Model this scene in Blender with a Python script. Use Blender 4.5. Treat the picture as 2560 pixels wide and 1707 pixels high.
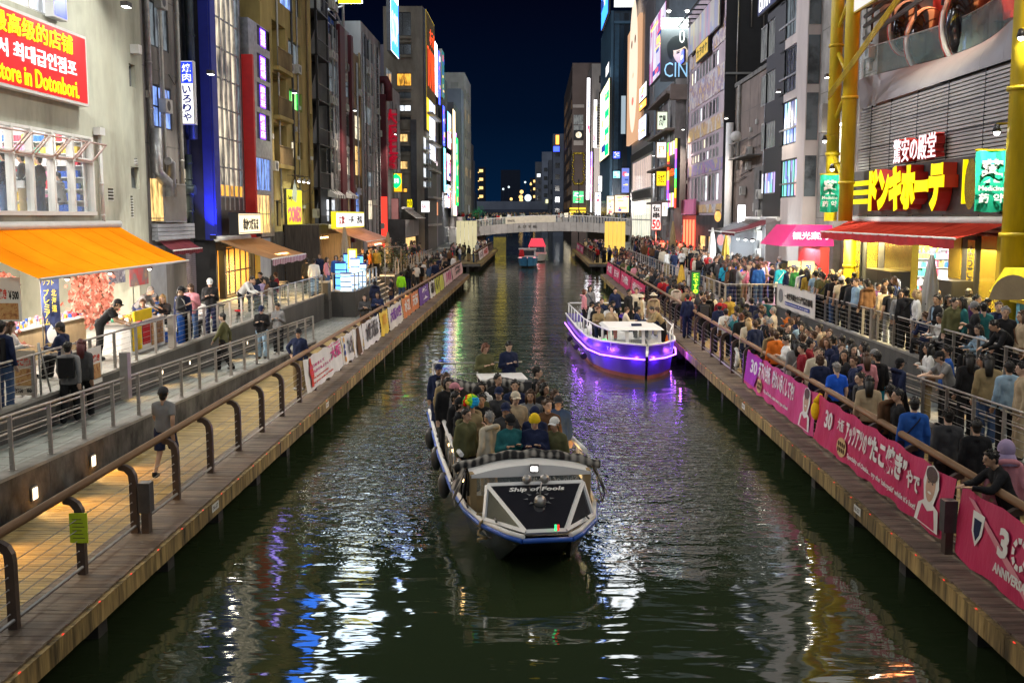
import bpy,bmesh,math,random
from mathutils import Vector,Matrix,Euler
random.seed(11)
for _o in list(bpy.data.objects):
 bpy.data.objects.remove(_o)
SC=bpy.context.scene
COL=SC.collection
R=math.radians
PI=math.pi
CAM_Z=6.1
cam=bpy.data.objects.new('camera',bpy.data.cameras.new('camera'))
COL.objects.link(cam)
cam.location=(0,0,CAM_Z)
cam.rotation_euler=(R(90-6.825),0,R(1.25))
cam.data.sensor_width=36
cam.data.lens=36.72
cam.data.clip_start=0.1
cam.data.clip_end=4000
SC.camera=cam
W=bpy.data.worlds.new('World')
SC.world=W
W.use_nodes=True
nt=W.node_tree
nt.nodes.clear()
tc=nt.nodes.new('ShaderNodeTexCoord')
sx=nt.nodes.new('ShaderNodeSeparateXYZ')
rp=nt.nodes.new('ShaderNodeValToRGB')
bg=nt.nodes.new('ShaderNodeBackground')
wo=nt.nodes.new('ShaderNodeOutputWorld')
nt.links.new(tc.outputs['Generated'],sx.inputs[0])
nt.links.new(sx.outputs['Z'],rp.inputs[0])
nt.links.new(rp.outputs[0],bg.inputs[0])
nt.links.new(bg.outputs[0],wo.inputs[0])
e=rp.color_ramp.elements
e[0].position=0.0;e[0].color=(0.0012,0.0110,0.036,1)
e[1].position=0.5;e[1].color=(0.0006,0.0012,0.006,1)
k=e.new(0.09);k.color=(0.0005,0.0042,0.0155,1)
k=e.new(0.20);k.color=(0.0006,0.0012,0.0062,1)
bg.inputs[1].default_value=1.0
sun=bpy.data.objects.new('sun',bpy.data.lights.new('sun','SUN'))
COL.objects.link(sun)
sun.data.energy=0.85
sun.data.angle=R(110)
sun.data.color=(0.93,0.97,1.0)
sun.rotation_euler=(R(48),0,R(4))
SC.view_settings.view_transform='Standard'
SC.view_settings.look='None'
SC.view_settings.exposure=0.3
SC.view_settings.gamma=1.0
SC.view_settings.use_curve_mapping=False
SC.render.engine='CYCLES'
cy=SC.cycles
cy.use_denoising=True
cy.max_bounces=6
cy.diffuse_bounces=2
cy.glossy_bounces=3
cy.transmission_bounces=4
cy.transparent_max_bounces=8
cy.sample_clamp_indirect=3.0
cy.sample_clamp_direct=12.0
cy.caustics_reflective=False
cy.caustics_refractive=False
LAMP_GAIN=2.6
_FOC=2611.0
_RM=Euler((R(90-6.825),0,R(1.25))).to_matrix()
def ray(px,py):
 return _RM@Vector(((px-1280)/_FOC,-(py-853.5)/_FOC,-1))
def onX(px,py,X):
 d=ray(px,py);t=X/d.x
 return(d.y*t,CAM_Z+d.z*t)
def onY(px,py,Y):
 d=ray(px,py);t=Y/d.y
 return(d.x*t,CAM_Z+d.z*t)
def onZ(px,py,Z):
 d=ray(px,py);t=(Z-CAM_Z)/d.z
 return(d.x*t,d.y*t)
MATS={}
def _new(key):
 m=bpy.data.materials.new(key)
 m.use_nodes=True
 MATS[key]=m
 b=m.node_tree.nodes['Principled BSDF']
 return m,m.node_tree,b
def _obj_noise(t,scale,stretch=(1,1,1),detail=4.0,rough=0.6,coord='Object'):
 co=t.nodes.new('ShaderNodeTexCoord')
 mp=t.nodes.new('ShaderNodeMapping')
 mp.inputs['Scale'].default_value=(scale*stretch[0],scale*stretch[1],scale*stretch[2])
 nz=t.nodes.new('ShaderNodeTexNoise')
 nz.inputs['Scale'].default_value=1.0
 nz.inputs['Detail'].default_value=detail
 nz.inputs['Roughness'].default_value=rough
 t.links.new(t.nodes.new('ShaderNodeNewGeometry').outputs['Position']if coord=='World' else co.outputs[coord],mp.inputs[0])
 t.links.new(mp.outputs[0],nz.inputs['Vector'])
 return nz
def M(key,col=None,rough=0.7,metal=0.0,var=0.25,scale=2.0,stretch=(1,1,1),bump=0.15,spec=0.4):
 """A worn, slightly uneven surface."""
 if key in MATS:
  return MATS[key]
 m,t,b=_new(key)
 wd='World' if key.startswith(('plank','fascia','ret_wall'))else 'Object'
 nz=_obj_noise(t,scale,stretch,coord=wd)
 rr=t.nodes.new('ShaderNodeValToRGB')
 lo=1-var*1.3;hi=1+var*0.8
 rr.color_ramp.elements[0].position=0.3
 rr.color_ramp.elements[1].position=0.72
 rr.color_ramp.elements[0].color=(col[0]*lo,col[1]*lo,col[2]*lo,1)
 rr.color_ramp.elements[1].color=(min(col[0]*hi,1),min(col[1]*hi,1),min(col[2]*hi,1),1)
 t.links.new(nz.outputs['Fac'],rr.inputs[0])
 if wd=='World' or key.endswith('_wall'):
  n3=_obj_noise(t,.45 if wd=='World' else .35,(1,1,.3),6.0,.7,coord='World');r3=t.nodes.new('ShaderNodeValToRGB')
  r3.color_ramp.elements[0].position=.36;r3.color_ramp.elements[0].color=(.42,.40,.38,1);r3.color_ramp.elements[1].position=.56
  mm=t.nodes.new('ShaderNodeMixRGB');mm.blend_type='MULTIPLY';mm.inputs[0].default_value=.75
  t.links.new(n3.outputs['Fac'],r3.inputs[0]);t.links.new(rr.outputs[0],mm.inputs[1]);t.links.new(r3.outputs[0],mm.inputs[2])
  t.links.new(mm.outputs[0],b.inputs['Base Color'])
 else:
  t.links.new(rr.outputs[0],b.inputs['Base Color'])
 b.inputs['Roughness'].default_value=rough
 b.inputs['Metallic'].default_value=metal
 b.inputs['Specular IOR Level'].default_value=spec
 if bump:
  bp=t.nodes.new('ShaderNodeBump')
  bp.inputs['Strength'].default_value=bump
  bp.inputs['Distance'].default_value=0.02
  n2=_obj_noise(t,scale*9,stretch)
  t.links.new(n2.outputs['Fac'],bp.inputs['Height'])
  t.links.new(bp.outputs[0],b.inputs['Normal'])
 return m
def E(key,col=None,strength=1.0,sample=True):
 """Something that gives off light."""
 if key in MATS:
  return MATS[key]
 m,t,b=_new(key)
 b.inputs['Base Color'].default_value=(col[0]*0.5,col[1]*0.5,col[2]*0.5,1)
 b.inputs['Emission Color'].default_value=(*col,1)
 b.inputs['Emission Strength'].default_value=strength
 b.inputs['Roughness'].default_value=0.4
 if not sample:
  m.cycles.emission_sampling='NONE'
 return m
def ECELL(key,cols,strength,sx_,sy_,sample=True,gap=0.0):
 """Lit print made of irregular patches of colour (posters, shelves, screens): cell colours from a ramp."""
 if key in MATS:
  return MATS[key]
 m,t,b=_new(key)
 co=t.nodes.new('ShaderNodeTexCoord')
 mp=t.nodes.new('ShaderNodeMapping')
 mp.inputs['Scale'].default_value=(sx_,sx_,sy_)
 vo=t.nodes.new('ShaderNodeTexVoronoi')
 vo.distance='CHEBYCHEV'
 vo.inputs['Randomness'].default_value=0.75
 vo.inputs['Scale'].default_value=1.0
 t.links.new(co.outputs['Object'],mp.inputs[0]);t.links.new(mp.outputs[0],vo.inputs['Vector'])
 sp=t.nodes.new('ShaderNodeSeparateColor')
 t.links.new(vo.outputs['Color'],sp.inputs[0])
 rr=t.nodes.new('ShaderNodeValToRGB');rr.color_ramp.interpolation='CONSTANT'
 el=rr.color_ramp.elements
 while len(el)<len(cols):
  el.new(0.5)
 for i,c in enumerate(cols):
  el[i].position=i/len(cols)
 for i,c in enumerate(cols):
  el[i].color=(*c,1)
 t.links.new(sp.outputs[0],rr.inputs[0])
 b.inputs['Base Color'].default_value=(0.3,0.3,0.3,1)
 t.links.new(rr.outputs[0],b.inputs['Emission Color'])
 b.inputs['Emission Strength'].default_value=strength
 b.inputs['Roughness'].default_value=0.35
 if not sample:
  m.cycles.emission_sampling='NONE'
 return m
def GLASS(key,tint=(0.8,0.9,0.9),alpha=0.18,rough=0.05):
 """Thin pane: mostly see-through, with a mirror sheen."""
 if key in MATS:
  return MATS[key]
 m,t,b=_new(key)
 b.inputs['Base Color'].default_value=(*tint,1)
 b.inputs['Roughness'].default_value=rough
 b.inputs['Alpha'].default_value=alpha
 b.inputs['Specular IOR Level'].default_value=0.9
 return m
def CLOTH(key,col):
 k='cloth_'+key
 return MATS[k]if k in MATS else M(k,col,0.85,var=0.14,scale=1.7,bump=0.55,spec=0.2)
class Fr:
 """A wall's own axes: u along it, z up, n outward. rd is the way writing runs along u."""
 def __init__(s,o,u,n,rd):
  s.o=Vector(o);s.u=Vector(u);s.n=Vector(n);s.rd=rd;s.w=Vector((0,0,1))
 def P(s,u,z,n=0.0):
  return s.o+s.u*u+s.w*z+s.n*n
def FL(X):return Fr((X,0,0),(0,1,0),(1,0,0),1)
def FR_(X):return Fr((X,0,0),(0,1,0),(-1,0,0),-1)
def FE(Y):return Fr((0,Y,0),(1,0,0),(0,-1,0),1)
class MB:
 def __init__(s):
  s.v=[];s.f=[];s.m=[];s.sm=[]
 def quad(s,a,b,c,d,mi=0,smooth=False):
  i=len(s.v);s.v+=[tuple(a),tuple(b),tuple(c),tuple(d)]
  s.f.append((i,i+1,i+2,i+3));s.m.append(mi);s.sm.append(smooth)
  return s
 def poly(s,pts,mi=0):
  i=len(s.v);s.v+=[tuple(p)for p in pts]
  s.f.append(tuple(range(i,i+len(pts))));s.m.append(mi);s.sm.append(False)
  return s
 def hexa(s,p,mi=0):
  i=len(s.v);s.v+=[tuple(q)for q in p]
  for q in((0,3,2,1),(4,5,6,7),(0,1,5,4),(1,2,6,5),(2,3,7,6),(3,0,4,7)):
   s.f.append(tuple(i+k for k in q));s.m.append(mi);s.sm.append(False)
  return s
 def box(s,x0,x1,y0,y1,z0,z1,mi=0):
  return s.hexa([(x0,y0,z0),(x1,y0,z0),(x1,y1,z0),(x0,y1,z0),(x0,y0,z1),(x1,y0,z1),(x1,y1,z1),(x0,y1,z1)],mi)
 def fbox(s,fr,u0,u1,z0,z1,n0,n1,mi=0):
  P=fr.P
  return s.hexa([P(u0,z0,n0),P(u1,z0,n0),P(u1,z0,n1),P(u0,z0,n1),P(u0,z1,n0),P(u1,z1,n0),P(u1,z1,n1),P(u0,z1,n1)],mi)
 def frect(s,fr,u0,u1,z0,z1,n,mi=0):
  P=fr.P
  return s.quad(P(u0,z0,n),P(u1,z0,n),P(u1,z1,n),P(u0,z1,n),mi)
 def tube(s,pts,r,seg=8,mi=0,r2=None,cap=True,smooth=True):
  pts=[Vector(p)for p in pts]
  n=len(pts);base=len(s.v)
  prev=None
  for i,p in enumerate(pts):
   d=(pts[min(i+1,n-1)]-pts[max(i-1,0)]).normalized()
   ref=Vector((0,0,1))if abs(d.z)<0.92 else Vector((1,0,0))
   a=d.cross(ref).normalized()if prev is None else(prev-d*prev.dot(d)).normalized()
   prev=a
   b=d.cross(a)
   rr=r if r2 is None else r+(r2-r)*i/max(n-1,1)
   for k in range(seg):
    t=2*PI*k/seg
    q=p+a*(math.cos(t)*rr)+b*(math.sin(t)*rr)
    s.v.append(tuple(q))
  for i in range(n-1):
   for k in range(seg):
    k2=(k+1)%seg
    s.f.append((base+i*seg+k,base+i*seg+k2,base+(i+1)*seg+k2,base+(i+1)*seg+k))
    s.m.append(mi);s.sm.append(smooth)
  if cap:
   s.f.append(tuple(base+k for k in range(seg))[::-1]);s.m.append(mi);s.sm.append(False)
   s.f.append(tuple(base+(n-1)*seg+k for k in range(seg)));s.m.append(mi);s.sm.append(False)
  return s
 def ball(s,c,r,seg=10,rings=6,mi=0,sc=(1,1,1),z0=-1.0,z1=1.0,mat=None):
  """Ellipsoid (or a band of one, z0..z1 in unit heights)."""
  base=len(s.v);c=Vector(c)
  a0=math.asin(z0);a1=math.asin(z1)
  for i in range(rings+1):
   a=a0+(a1-a0)*i/rings
   for k in range(seg):
    t=2*PI*k/seg
    q=Vector((math.cos(a)*math.cos(t)*r*sc[0],math.cos(a)*math.sin(t)*r*sc[1],math.sin(a)*r*sc[2]))
    if mat is not None:
     q=mat@q
    s.v.append(tuple(c+q))
  for i in range(rings):
   for k in range(seg):
    k2=(k+1)%seg
    s.f.append((base+i*seg+k,base+i*seg+k2,base+(i+1)*seg+k2,base+(i+1)*seg+k))
    s.m.append(mi);s.sm.append(True)
  return s
 def cone(s,p,q,ra,rb,seg=10,mi=0,caps=True):
  return s.tube([p,q],ra,seg,mi,r2=rb,cap=caps)
 def grid(s,fn,nu,nv,mi=0,smooth=True):
  base=len(s.v)
  for j in range(nv+1):
   for i in range(nu+1):
    s.v.append(tuple(fn(i/nu,j/nv)))
  for j in range(nv):
   for i in range(nu):
    a=base+j*(nu+1)+i
    s.f.append((a,a+1,a+nu+2,a+nu+1));s.m.append(mi);s.sm.append(smooth)
  return s
 def mesh(s,name,mats):
  me=bpy.data.meshes.new(name)
  me.from_pydata(s.v,[],s.f)
  for m in(mats if isinstance(mats,(list,tuple))else[mats]):
   me.materials.append(m)
  me.polygons.foreach_set('material_index',s.m)
  me.polygons.foreach_set('use_smooth',s.sm)
  me.update()
  return me
 def build(s,name,mats,parent=None,loc=None):
  o=bpy.data.objects.new(name,s.mesh(name,mats))
  COL.objects.link(o)
  if loc is not None:
   o.location=loc
  if parent is not None:
   o.parent=parent
  return o
def local(o):
 """Move a mesh's origin to the middle of its foot so the thing turns and moves about its own base."""
 me=o.data
 vs=[v.co for v in me.vertices]
 c=Vector(((min(v.x for v in vs)+max(v.x for v in vs))/2,(min(v.y for v in vs)+max(v.y for v in vs))/2,min(v.z for v in vs)))
 me.transform(Matrix.Translation(-c))
 o.location=o.location+c
 return o
def tag(o,label=None,cat=None,group=None,kind=None):
 if label:o['label']=label
 if cat:o['category']=cat
 if group:o['group']=group
 if kind:o['kind']=kind
 return o
def thing(name,label,cat,loc=(0,0,0),rotz=0.0,group=None):
 o=bpy.data.objects.new(name,None)
 o.empty_display_size=0.2
 COL.objects.link(o)
 o.location=loc;o.rotation_euler=(0,0,rotz)
 return tag(o,label,cat,group)
def struct(o):
 o['kind']='structure'
 return o
def inst(name,me,parent=None,loc=(0,0,0),rotz=0.0,mats=None,mtx=None):
 """One more object on shared mesh data; mats are this object's own materials."""
 o=bpy.data.objects.new(name,me)
 COL.objects.link(o)
 if parent is not None:
  o.parent=parent
 if mtx is not None:
  o.matrix_local=mtx
 else:
  o.location=loc;o.rotation_euler=(0,0,rotz)
 if mats:
  for i,m in enumerate(mats):
   if i<len(o.material_slots):
    o.material_slots[i].link='OBJECT'
    o.material_slots[i].material=m
 return o
def copy_tree(o,parent=None,label=None):
 c=o.copy()
 COL.objects.link(c)
 if parent is not None:
  c.parent=parent
 if label:
  c['label']=label
 for ch in list(o.children):
  copy_tree(ch,c)
 return c
_TX={}
def glyphs(s,bold=0.0,ext=0.5,res=2,shear=0.0,spacing=1.0):
 """Flat letters as a unit box: list of points and faces."""
 k=(s,bold,ext,res,shear,spacing)
 if k in _TX:
  return _TX[k]
 c=bpy.data.curves.new('letters','FONT')
 c.body=s;c.offset=bold;c.extrude=ext*0.1;c.resolution_u=res;c.shear=shear
 c.space_character=spacing;c.space_line=0.95
 o=bpy.data.objects.new('letters',c)
 me=bpy.data.meshes.new_from_object(o)
 vs=[v.co.copy()for v in me.vertices]
 fs=[tuple(p.vertices)for p in me.polygons]
 bpy.data.objects.remove(o);bpy.data.curves.remove(c);bpy.data.meshes.remove(me)
 if vs:
  x0=min(v.x for v in vs);x1=max(v.x for v in vs);y0=min(v.y for v in vs);y1=max(v.y for v in vs)
  vs=[((v.x-x0)/max(x1-x0,1e-6),(v.y-y0)/max(y1-y0,1e-6),1.0 if v.z>0 else 0.0)for v in vs]
 _TX[k]=(vs,fs)
 return _TX[k]
def letters(fr,s,u0,u1,z0,z1,n,mat,parent,name='lettering',bold=0.012,ext=0.02,z_end=None,shear=0.0,spacing=1.0,rd=None):
 """Writing that fills u0..u1 x z0..z1 on a wall; z_end = (z0, z1) at the far end when the line slopes."""
 vs,fs=glyphs(s,bold,0.5,2,shear,spacing)
 a,b=min(u0,u1),max(u0,u1)
 rd=rd or fr.rd
 b_=MB()
 for x,y,w in vs:
  u=a+(b-a)*x if rd>0 else b-(b-a)*x
  b_.v.append(tuple(fr.P(u,z0+(z1-z0)*y,n+ext*w)))
 b_.f=list(fs);b_.m=[0]*len(fs);b_.sm=[False]*len(fs)
 return b_.build(name,mat,parent)
def column_letters(fr,s,u0,u1,z0,z1,n,mat,parent,bold=0.012,ext=0.02,gap=0.08,name='lettering'):
 """Upright writing, one character below the other."""
 h=(z1-z0)/len(s)
 b_=MB();a,b=min(u0,u1),max(u0,u1)
 for i,ch in enumerate(s):
  vs,fs=glyphs(ch,bold)
  t=z1-i*h-h*gap/2;bt=z1-(i+1)*h+h*gap/2
  if ch in 'ーっぃ':
   t-=h*0.1;bt+=h*0.1
  base=len(b_.v)
  for x,y,w in vs:
   u=a+(b-a)*x if fr.rd>0 else b-(b-a)*x
   b_.v.append(tuple(fr.P(u,bt+(t-bt)*y,n+ext*w)))
  b_.f+=[tuple(base+q for q in f)for f in fs]
 b_.m=[0]*len(b_.f);b_.sm=[False]*len(b_.f)
 return b_.build(name,mat,parent)
def holed(b,fr,u0,u1,z0,z1,holes,depth=0.18,mi=0,n=0.0):
 """A wall face with recessed openings (u0,u1,z0,z1), reveals included."""
 hs=[(max(min(h[0],h[1]),u0),min(max(h[0],h[1]),u1),max(h[2],z0),min(h[3],z1))for h in holes]
 hs=[h for h in hs if h[1]-h[0]>0.02 and h[3]-h[2]>0.02]
 us=sorted({u0,u1,*[h[0]for h in hs],*[h[1]for h in hs]})
 zs=sorted({z0,z1,*[h[2]for h in hs],*[h[3]for h in hs]})
 for i in range(len(us)-1):
  j=0
  while j<len(zs)-1:
   um=(us[i]+us[i+1])/2
   def inside(jj):
    zm=(zs[jj]+zs[jj+1])/2
    return any(h[0]<um<h[1]and h[2]<zm<h[3]for h in hs)
   if inside(j):
    j+=1;continue
   k=j
   while k<len(zs)-1 and not inside(k):
    k+=1
   b.frect(fr,us[i],us[i+1],zs[j],zs[k],n,mi)
   j=k
 P=fr.P
 for h in hs:
  a,c,lo,hi=h
  for(p,q)in(((a,lo),(c,lo)),((c,lo),(c,hi)),((c,hi),(a,hi)),((a,hi),(a,lo))):
   b.quad(P(p[0],p[1],n),P(q[0],q[1],n),P(q[0],q[1],n-depth),P(p[0],p[1],n-depth),mi)
 return b
def window(parent,fr,u0,u1,z0,z1,pane,frame=None,cols=2,rows=1,n=-0.09,ft=0.05,name='window'):
 """Frame with bars, its pane behind; the pane is a sub-part."""
 frame=frame or MATS['alu_frame']
 b=MB()
 d0,d1=n,n+0.05
 b.fbox(fr,u0,u1,z0,z0+ft,d0,d1);b.fbox(fr,u0,u1,z1-ft,z1,d0,d1)
 for i in range(cols+1):
  uc=u0+(u1-u0)*i/cols
  a=max(u0,uc-ft/2);c=min(u1,uc+ft/2)
  b.fbox(fr,a,c,z0+ft,z1-ft,d0+0.004,d1-0.004)
 for j in range(1,rows):
  zc=z0+(z1-z0)*j/rows
  b.fbox(fr,u0+0.01,u1-0.01,zc-ft/2,zc+ft/2,d0+0.008,d1-0.008)
 f=b.build(name,frame,parent)
 MB().frect(fr,u0+0.01,u1-0.01,z0+0.01,z1-0.01,n+0.02).build('pane',pane,f)
 return f
def walls(parent,fr,u0,u1,z0,z1,holes,mat,depth=8.0,reveal=0.11,name='wall',front=True,back=True):
 """Front with openings plus sides, back and roof of one block."""
 b=MB()
 if front:
  holed(b,fr,u0,u1,z0,z1,holes,reveal)
 P=fr.P
 for u in(u0,u1):
  b.quad(P(u,z0,0),P(u,z1,0),P(u,z1,-depth),P(u,z0,-depth))
 b.quad(P(u0,z1,0),P(u1,z1,0),P(u1,z1,-depth),P(u0,z1,-depth))
 if back:
  b.quad(P(u0,z0,-depth),P(u1,z0,-depth),P(u1,z1,-depth),P(u0,z1,-depth))
 return b.build(name,mat,parent)
def lamp(kind,loc,power,col=(1,0.9,0.75),size=0.1,rot=(0,0,0),spot=None,parent=None,blend=0.5):
 l=bpy.data.lights.new('lamp_light',kind)
 l.energy=power*LAMP_GAIN;l.color=col
 if kind=='AREA':
  l.size=size if not isinstance(size,tuple)else size[0]
  if isinstance(size,tuple):
   l.shape='RECTANGLE';l.size_y=size[1]
 else:
  l.shadow_soft_size=size
 if kind=='SPOT':
  l.spot_size=spot or R(100);l.spot_blend=blend
 o=bpy.data.objects.new('lamp_light',l)
 COL.objects.link(o)
 o.location=loc;o.rotation_euler=rot
 if parent is not None:
  o.parent=parent
 return o
M('alu_frame',(0.30,0.30,0.30),0.4,0.6,var=0.1,bump=0)
M('dark_frame',(0.03,0.03,0.035),0.4,0.2,var=0.1,bump=0)
M('white_frame',(0.75,0.74,0.70),0.45,var=0.06,bump=0)
M('steel',(0.42,0.40,0.38),0.32,0.85,var=0.15,scale=6,bump=0.03)
M('dark_steel',(0.09,0.085,0.085),0.45,0.5,var=0.2,scale=5,bump=0.05)
M('black',(0.012,0.012,0.014),0.5,var=0.2,bump=0.05)
M('conc',(0.30,0.285,0.26),0.85,var=0.3,scale=1.2,bump=0.3)
M('conc_dark',(0.13,0.125,0.115),0.85,var=0.35,scale=1.4,bump=0.35)
M('white_paint',(0.72,0.71,0.68),0.5,var=0.08,bump=0.03)
GLASS('clear_glass')
GLASS('rail_glass',(0.55,0.75,0.72),0.22)
def dark_pane(key,c=(0.012,0.016,0.02),r=0.12):
 if key in MATS:return MATS[key]
 m,t,b=_new(key)
 nz=_obj_noise(t,0.9)
 rr=t.nodes.new('ShaderNodeValToRGB')
 rr.color_ramp.elements[0].position=0.4;rr.color_ramp.elements[1].position=0.6
 rr.color_ramp.elements[0].color=(*[q*0.5 for q in c],1);rr.color_ramp.elements[1].color=(*[q*2.2 for q in c],1)
 t.links.new(nz.outputs['Fac'],rr.inputs[0]);t.links.new(rr.outputs[0],b.inputs['Base Color'])
 b.inputs['Roughness'].default_value=r;b.inputs['Specular IOR Level'].default_value=0.8
 return m
dark_pane('dark_pane')
dark_pane('grey_pane',(0.05,0.06,0.065),0.2)
def lit_pane(key,col,s,col2=None,scale=1.6):
 """A room behind glass: brighter and darker patches, curtains, things on the sill."""
 if key in MATS:return MATS[key]
 m,t,b=_new(key)
 nz=_obj_noise(t,scale,(1.6,1.6,0.5),3.0,0.7)
 rr=t.nodes.new('ShaderNodeValToRGB')
 c2=col2 or tuple(q*0.25 for q in col)
 rr.color_ramp.elements[0].position=0.36;rr.color_ramp.elements[1].position=0.56
 rr.color_ramp.elements[0].color=(*c2,1);rr.color_ramp.elements[1].color=(*col,1)
 t.links.new(nz.outputs['Fac'],rr.inputs[0])
 t.links.new(rr.outputs[0],b.inputs['Emission Color'])
 b.inputs['Base Color'].default_value=(0.02,0.02,0.02,1)
 b.inputs['Emission Strength'].default_value=s
 b.inputs['Roughness'].default_value=0.1
 m.cycles.emission_sampling='NONE'
 return m
lit_pane('warm_pane',(1.0,0.62,0.22),1.35)
lit_pane('orange_pane',(1.0,0.45,0.05),1.26)
lit_pane('white_pane',(0.9,0.95,1.0),1.44)
lit_pane('cream_pane',(1.0,0.85,0.6),1.35)
lit_pane('blue_pane',(0.25,0.42,1.0),1.04,(0.02,0.03,0.1))
lit_pane('dim_pane',(0.16,0.19,0.21),0.90,(0.01,0.012,0.015))
lit_pane('green_pane',(0.02,1.0,0.12),0.8,(0.0,0.12,0.02),2.5)
def PANE(k):return MATS[k]
E('lamp_white',(1,0.97,0.92),9.0,False)
E('lamp_warm',(1,0.62,0.25),7.0,False)
E('sign_white',(1.0,0.98,0.95),1.25)
E('sign_black',(0.004,0.004,0.004),0.0,False)
# WATER, DECKS, PROMENADES
def tile_mat(key,c1,c2,sx_,sy_,mortar=0.02,rough=0.6,mcol=(0.05,0.05,0.05),offset=0.5):
 m,t,b=_new(key)
 co=t.nodes.new('ShaderNodeTexCoord');mp=t.nodes.new('ShaderNodeMapping')
 mp.inputs['Scale'].default_value=(sx_,sy_,1)
 br=t.nodes.new('ShaderNodeTexBrick')
 br.offset=offset
 br.inputs['Scale'].default_value=1.0
 br.inputs['Mortar Size'].default_value=mortar
 br.inputs['Brick Width'].default_value=1.0
 br.inputs['Row Height'].default_value=1.0
 br.inputs['Color1'].default_value=(*c1,1);br.inputs['Color2'].default_value=(*c2,1);br.inputs['Mortar'].default_value=(*mcol,1)
 t.links.new(co.outputs['Object'],mp.inputs[0]);t.links.new(mp.outputs[0],br.inputs['Vector'])
 nz=_obj_noise(t,0.7,detail=6.0)
 mx=t.nodes.new('ShaderNodeMixRGB');mx.blend_type='MULTIPLY';mx.inputs[0].default_value=0.55
 rr=t.nodes.new('ShaderNodeValToRGB')
 rr.color_ramp.elements[0].position=0.3;rr.color_ramp.elements[0].color=(0.45,0.44,0.42,1)
 rr.color_ramp.elements[1].position=0.65
 t.links.new(nz.outputs['Fac'],rr.inputs[0])
 t.links.new(br.outputs['Color'],mx.inputs[1]);t.links.new(rr.outputs[0],mx.inputs[2])
 t.links.new(mx.outputs[0],b.inputs['Base Color'])
 b.inputs['Roughness'].default_value=rough
 bp=t.nodes.new('ShaderNodeBump');bp.inputs['Strength'].default_value=0.3;bp.inputs['Distance'].default_value=0.01
 iv=t.nodes.new('ShaderNodeMath');iv.operation='SUBTRACT';iv.inputs[0].default_value=1.0
 t.links.new(br.outputs['Fac'],iv.inputs[1]);t.links.new(iv.outputs[0],bp.inputs['Height'])
 t.links.new(bp.outputs[0],b.inputs['Normal'])
 return m
tile_mat('promenade_tile',(0.30,0.30,0.27),(0.21,0.22,0.20),1.7,2.2,0.025)
tile_mat('ramp_tile',(0.30,0.32,0.29),(0.26,0.28,0.26),1.4,1.4,0.02)
tile_mat('block_wall',(0.085,0.08,0.075),(0.06,0.058,0.055),1.1,2.0,0.03,0.85)
M('plank_tan',(0.42,0.285,0.09),0.6,var=0.45,scale=2.5,stretch=(1,6,1),bump=0.25)
M('plank_tan2',(0.34,0.235,0.075),0.6,var=0.5,scale=2.5,stretch=(1,6,1),bump=0.25)
M('plank_dark',(0.22,0.165,0.12),0.65,var=0.35,scale=2.5,stretch=(1,6,1),bump=0.3)
M('plank_dark2',(0.16,0.12,0.09),0.65,var=0.35,scale=2.5,stretch=(1,6,1),bump=0.3)
M('fascia_wood',(0.33,0.23,0.09),0.75,var=0.75,scale=2.2,stretch=(2,3.0,0.35),bump=0.35)
M('handrail_wood',(0.24,0.135,0.07),0.45,var=0.22,scale=1.2,stretch=(6,0.6,6),bump=0.08)
M('post_brown',(0.085,0.06,0.05),0.4,0.3,var=0.2,scale=6,bump=0.05)
M('ret_wall',(0.10,0.095,0.088),0.85,var=0.75,scale=1.6,stretch=(1,1,0.8),bump=0.5)
M('coping',(0.26,0.25,0.23),0.75,var=0.35,scale=1.2,bump=0.25)
M('pile_mat',(0.035,0.033,0.03),0.8,var=0.4,bump=0.3)
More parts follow.
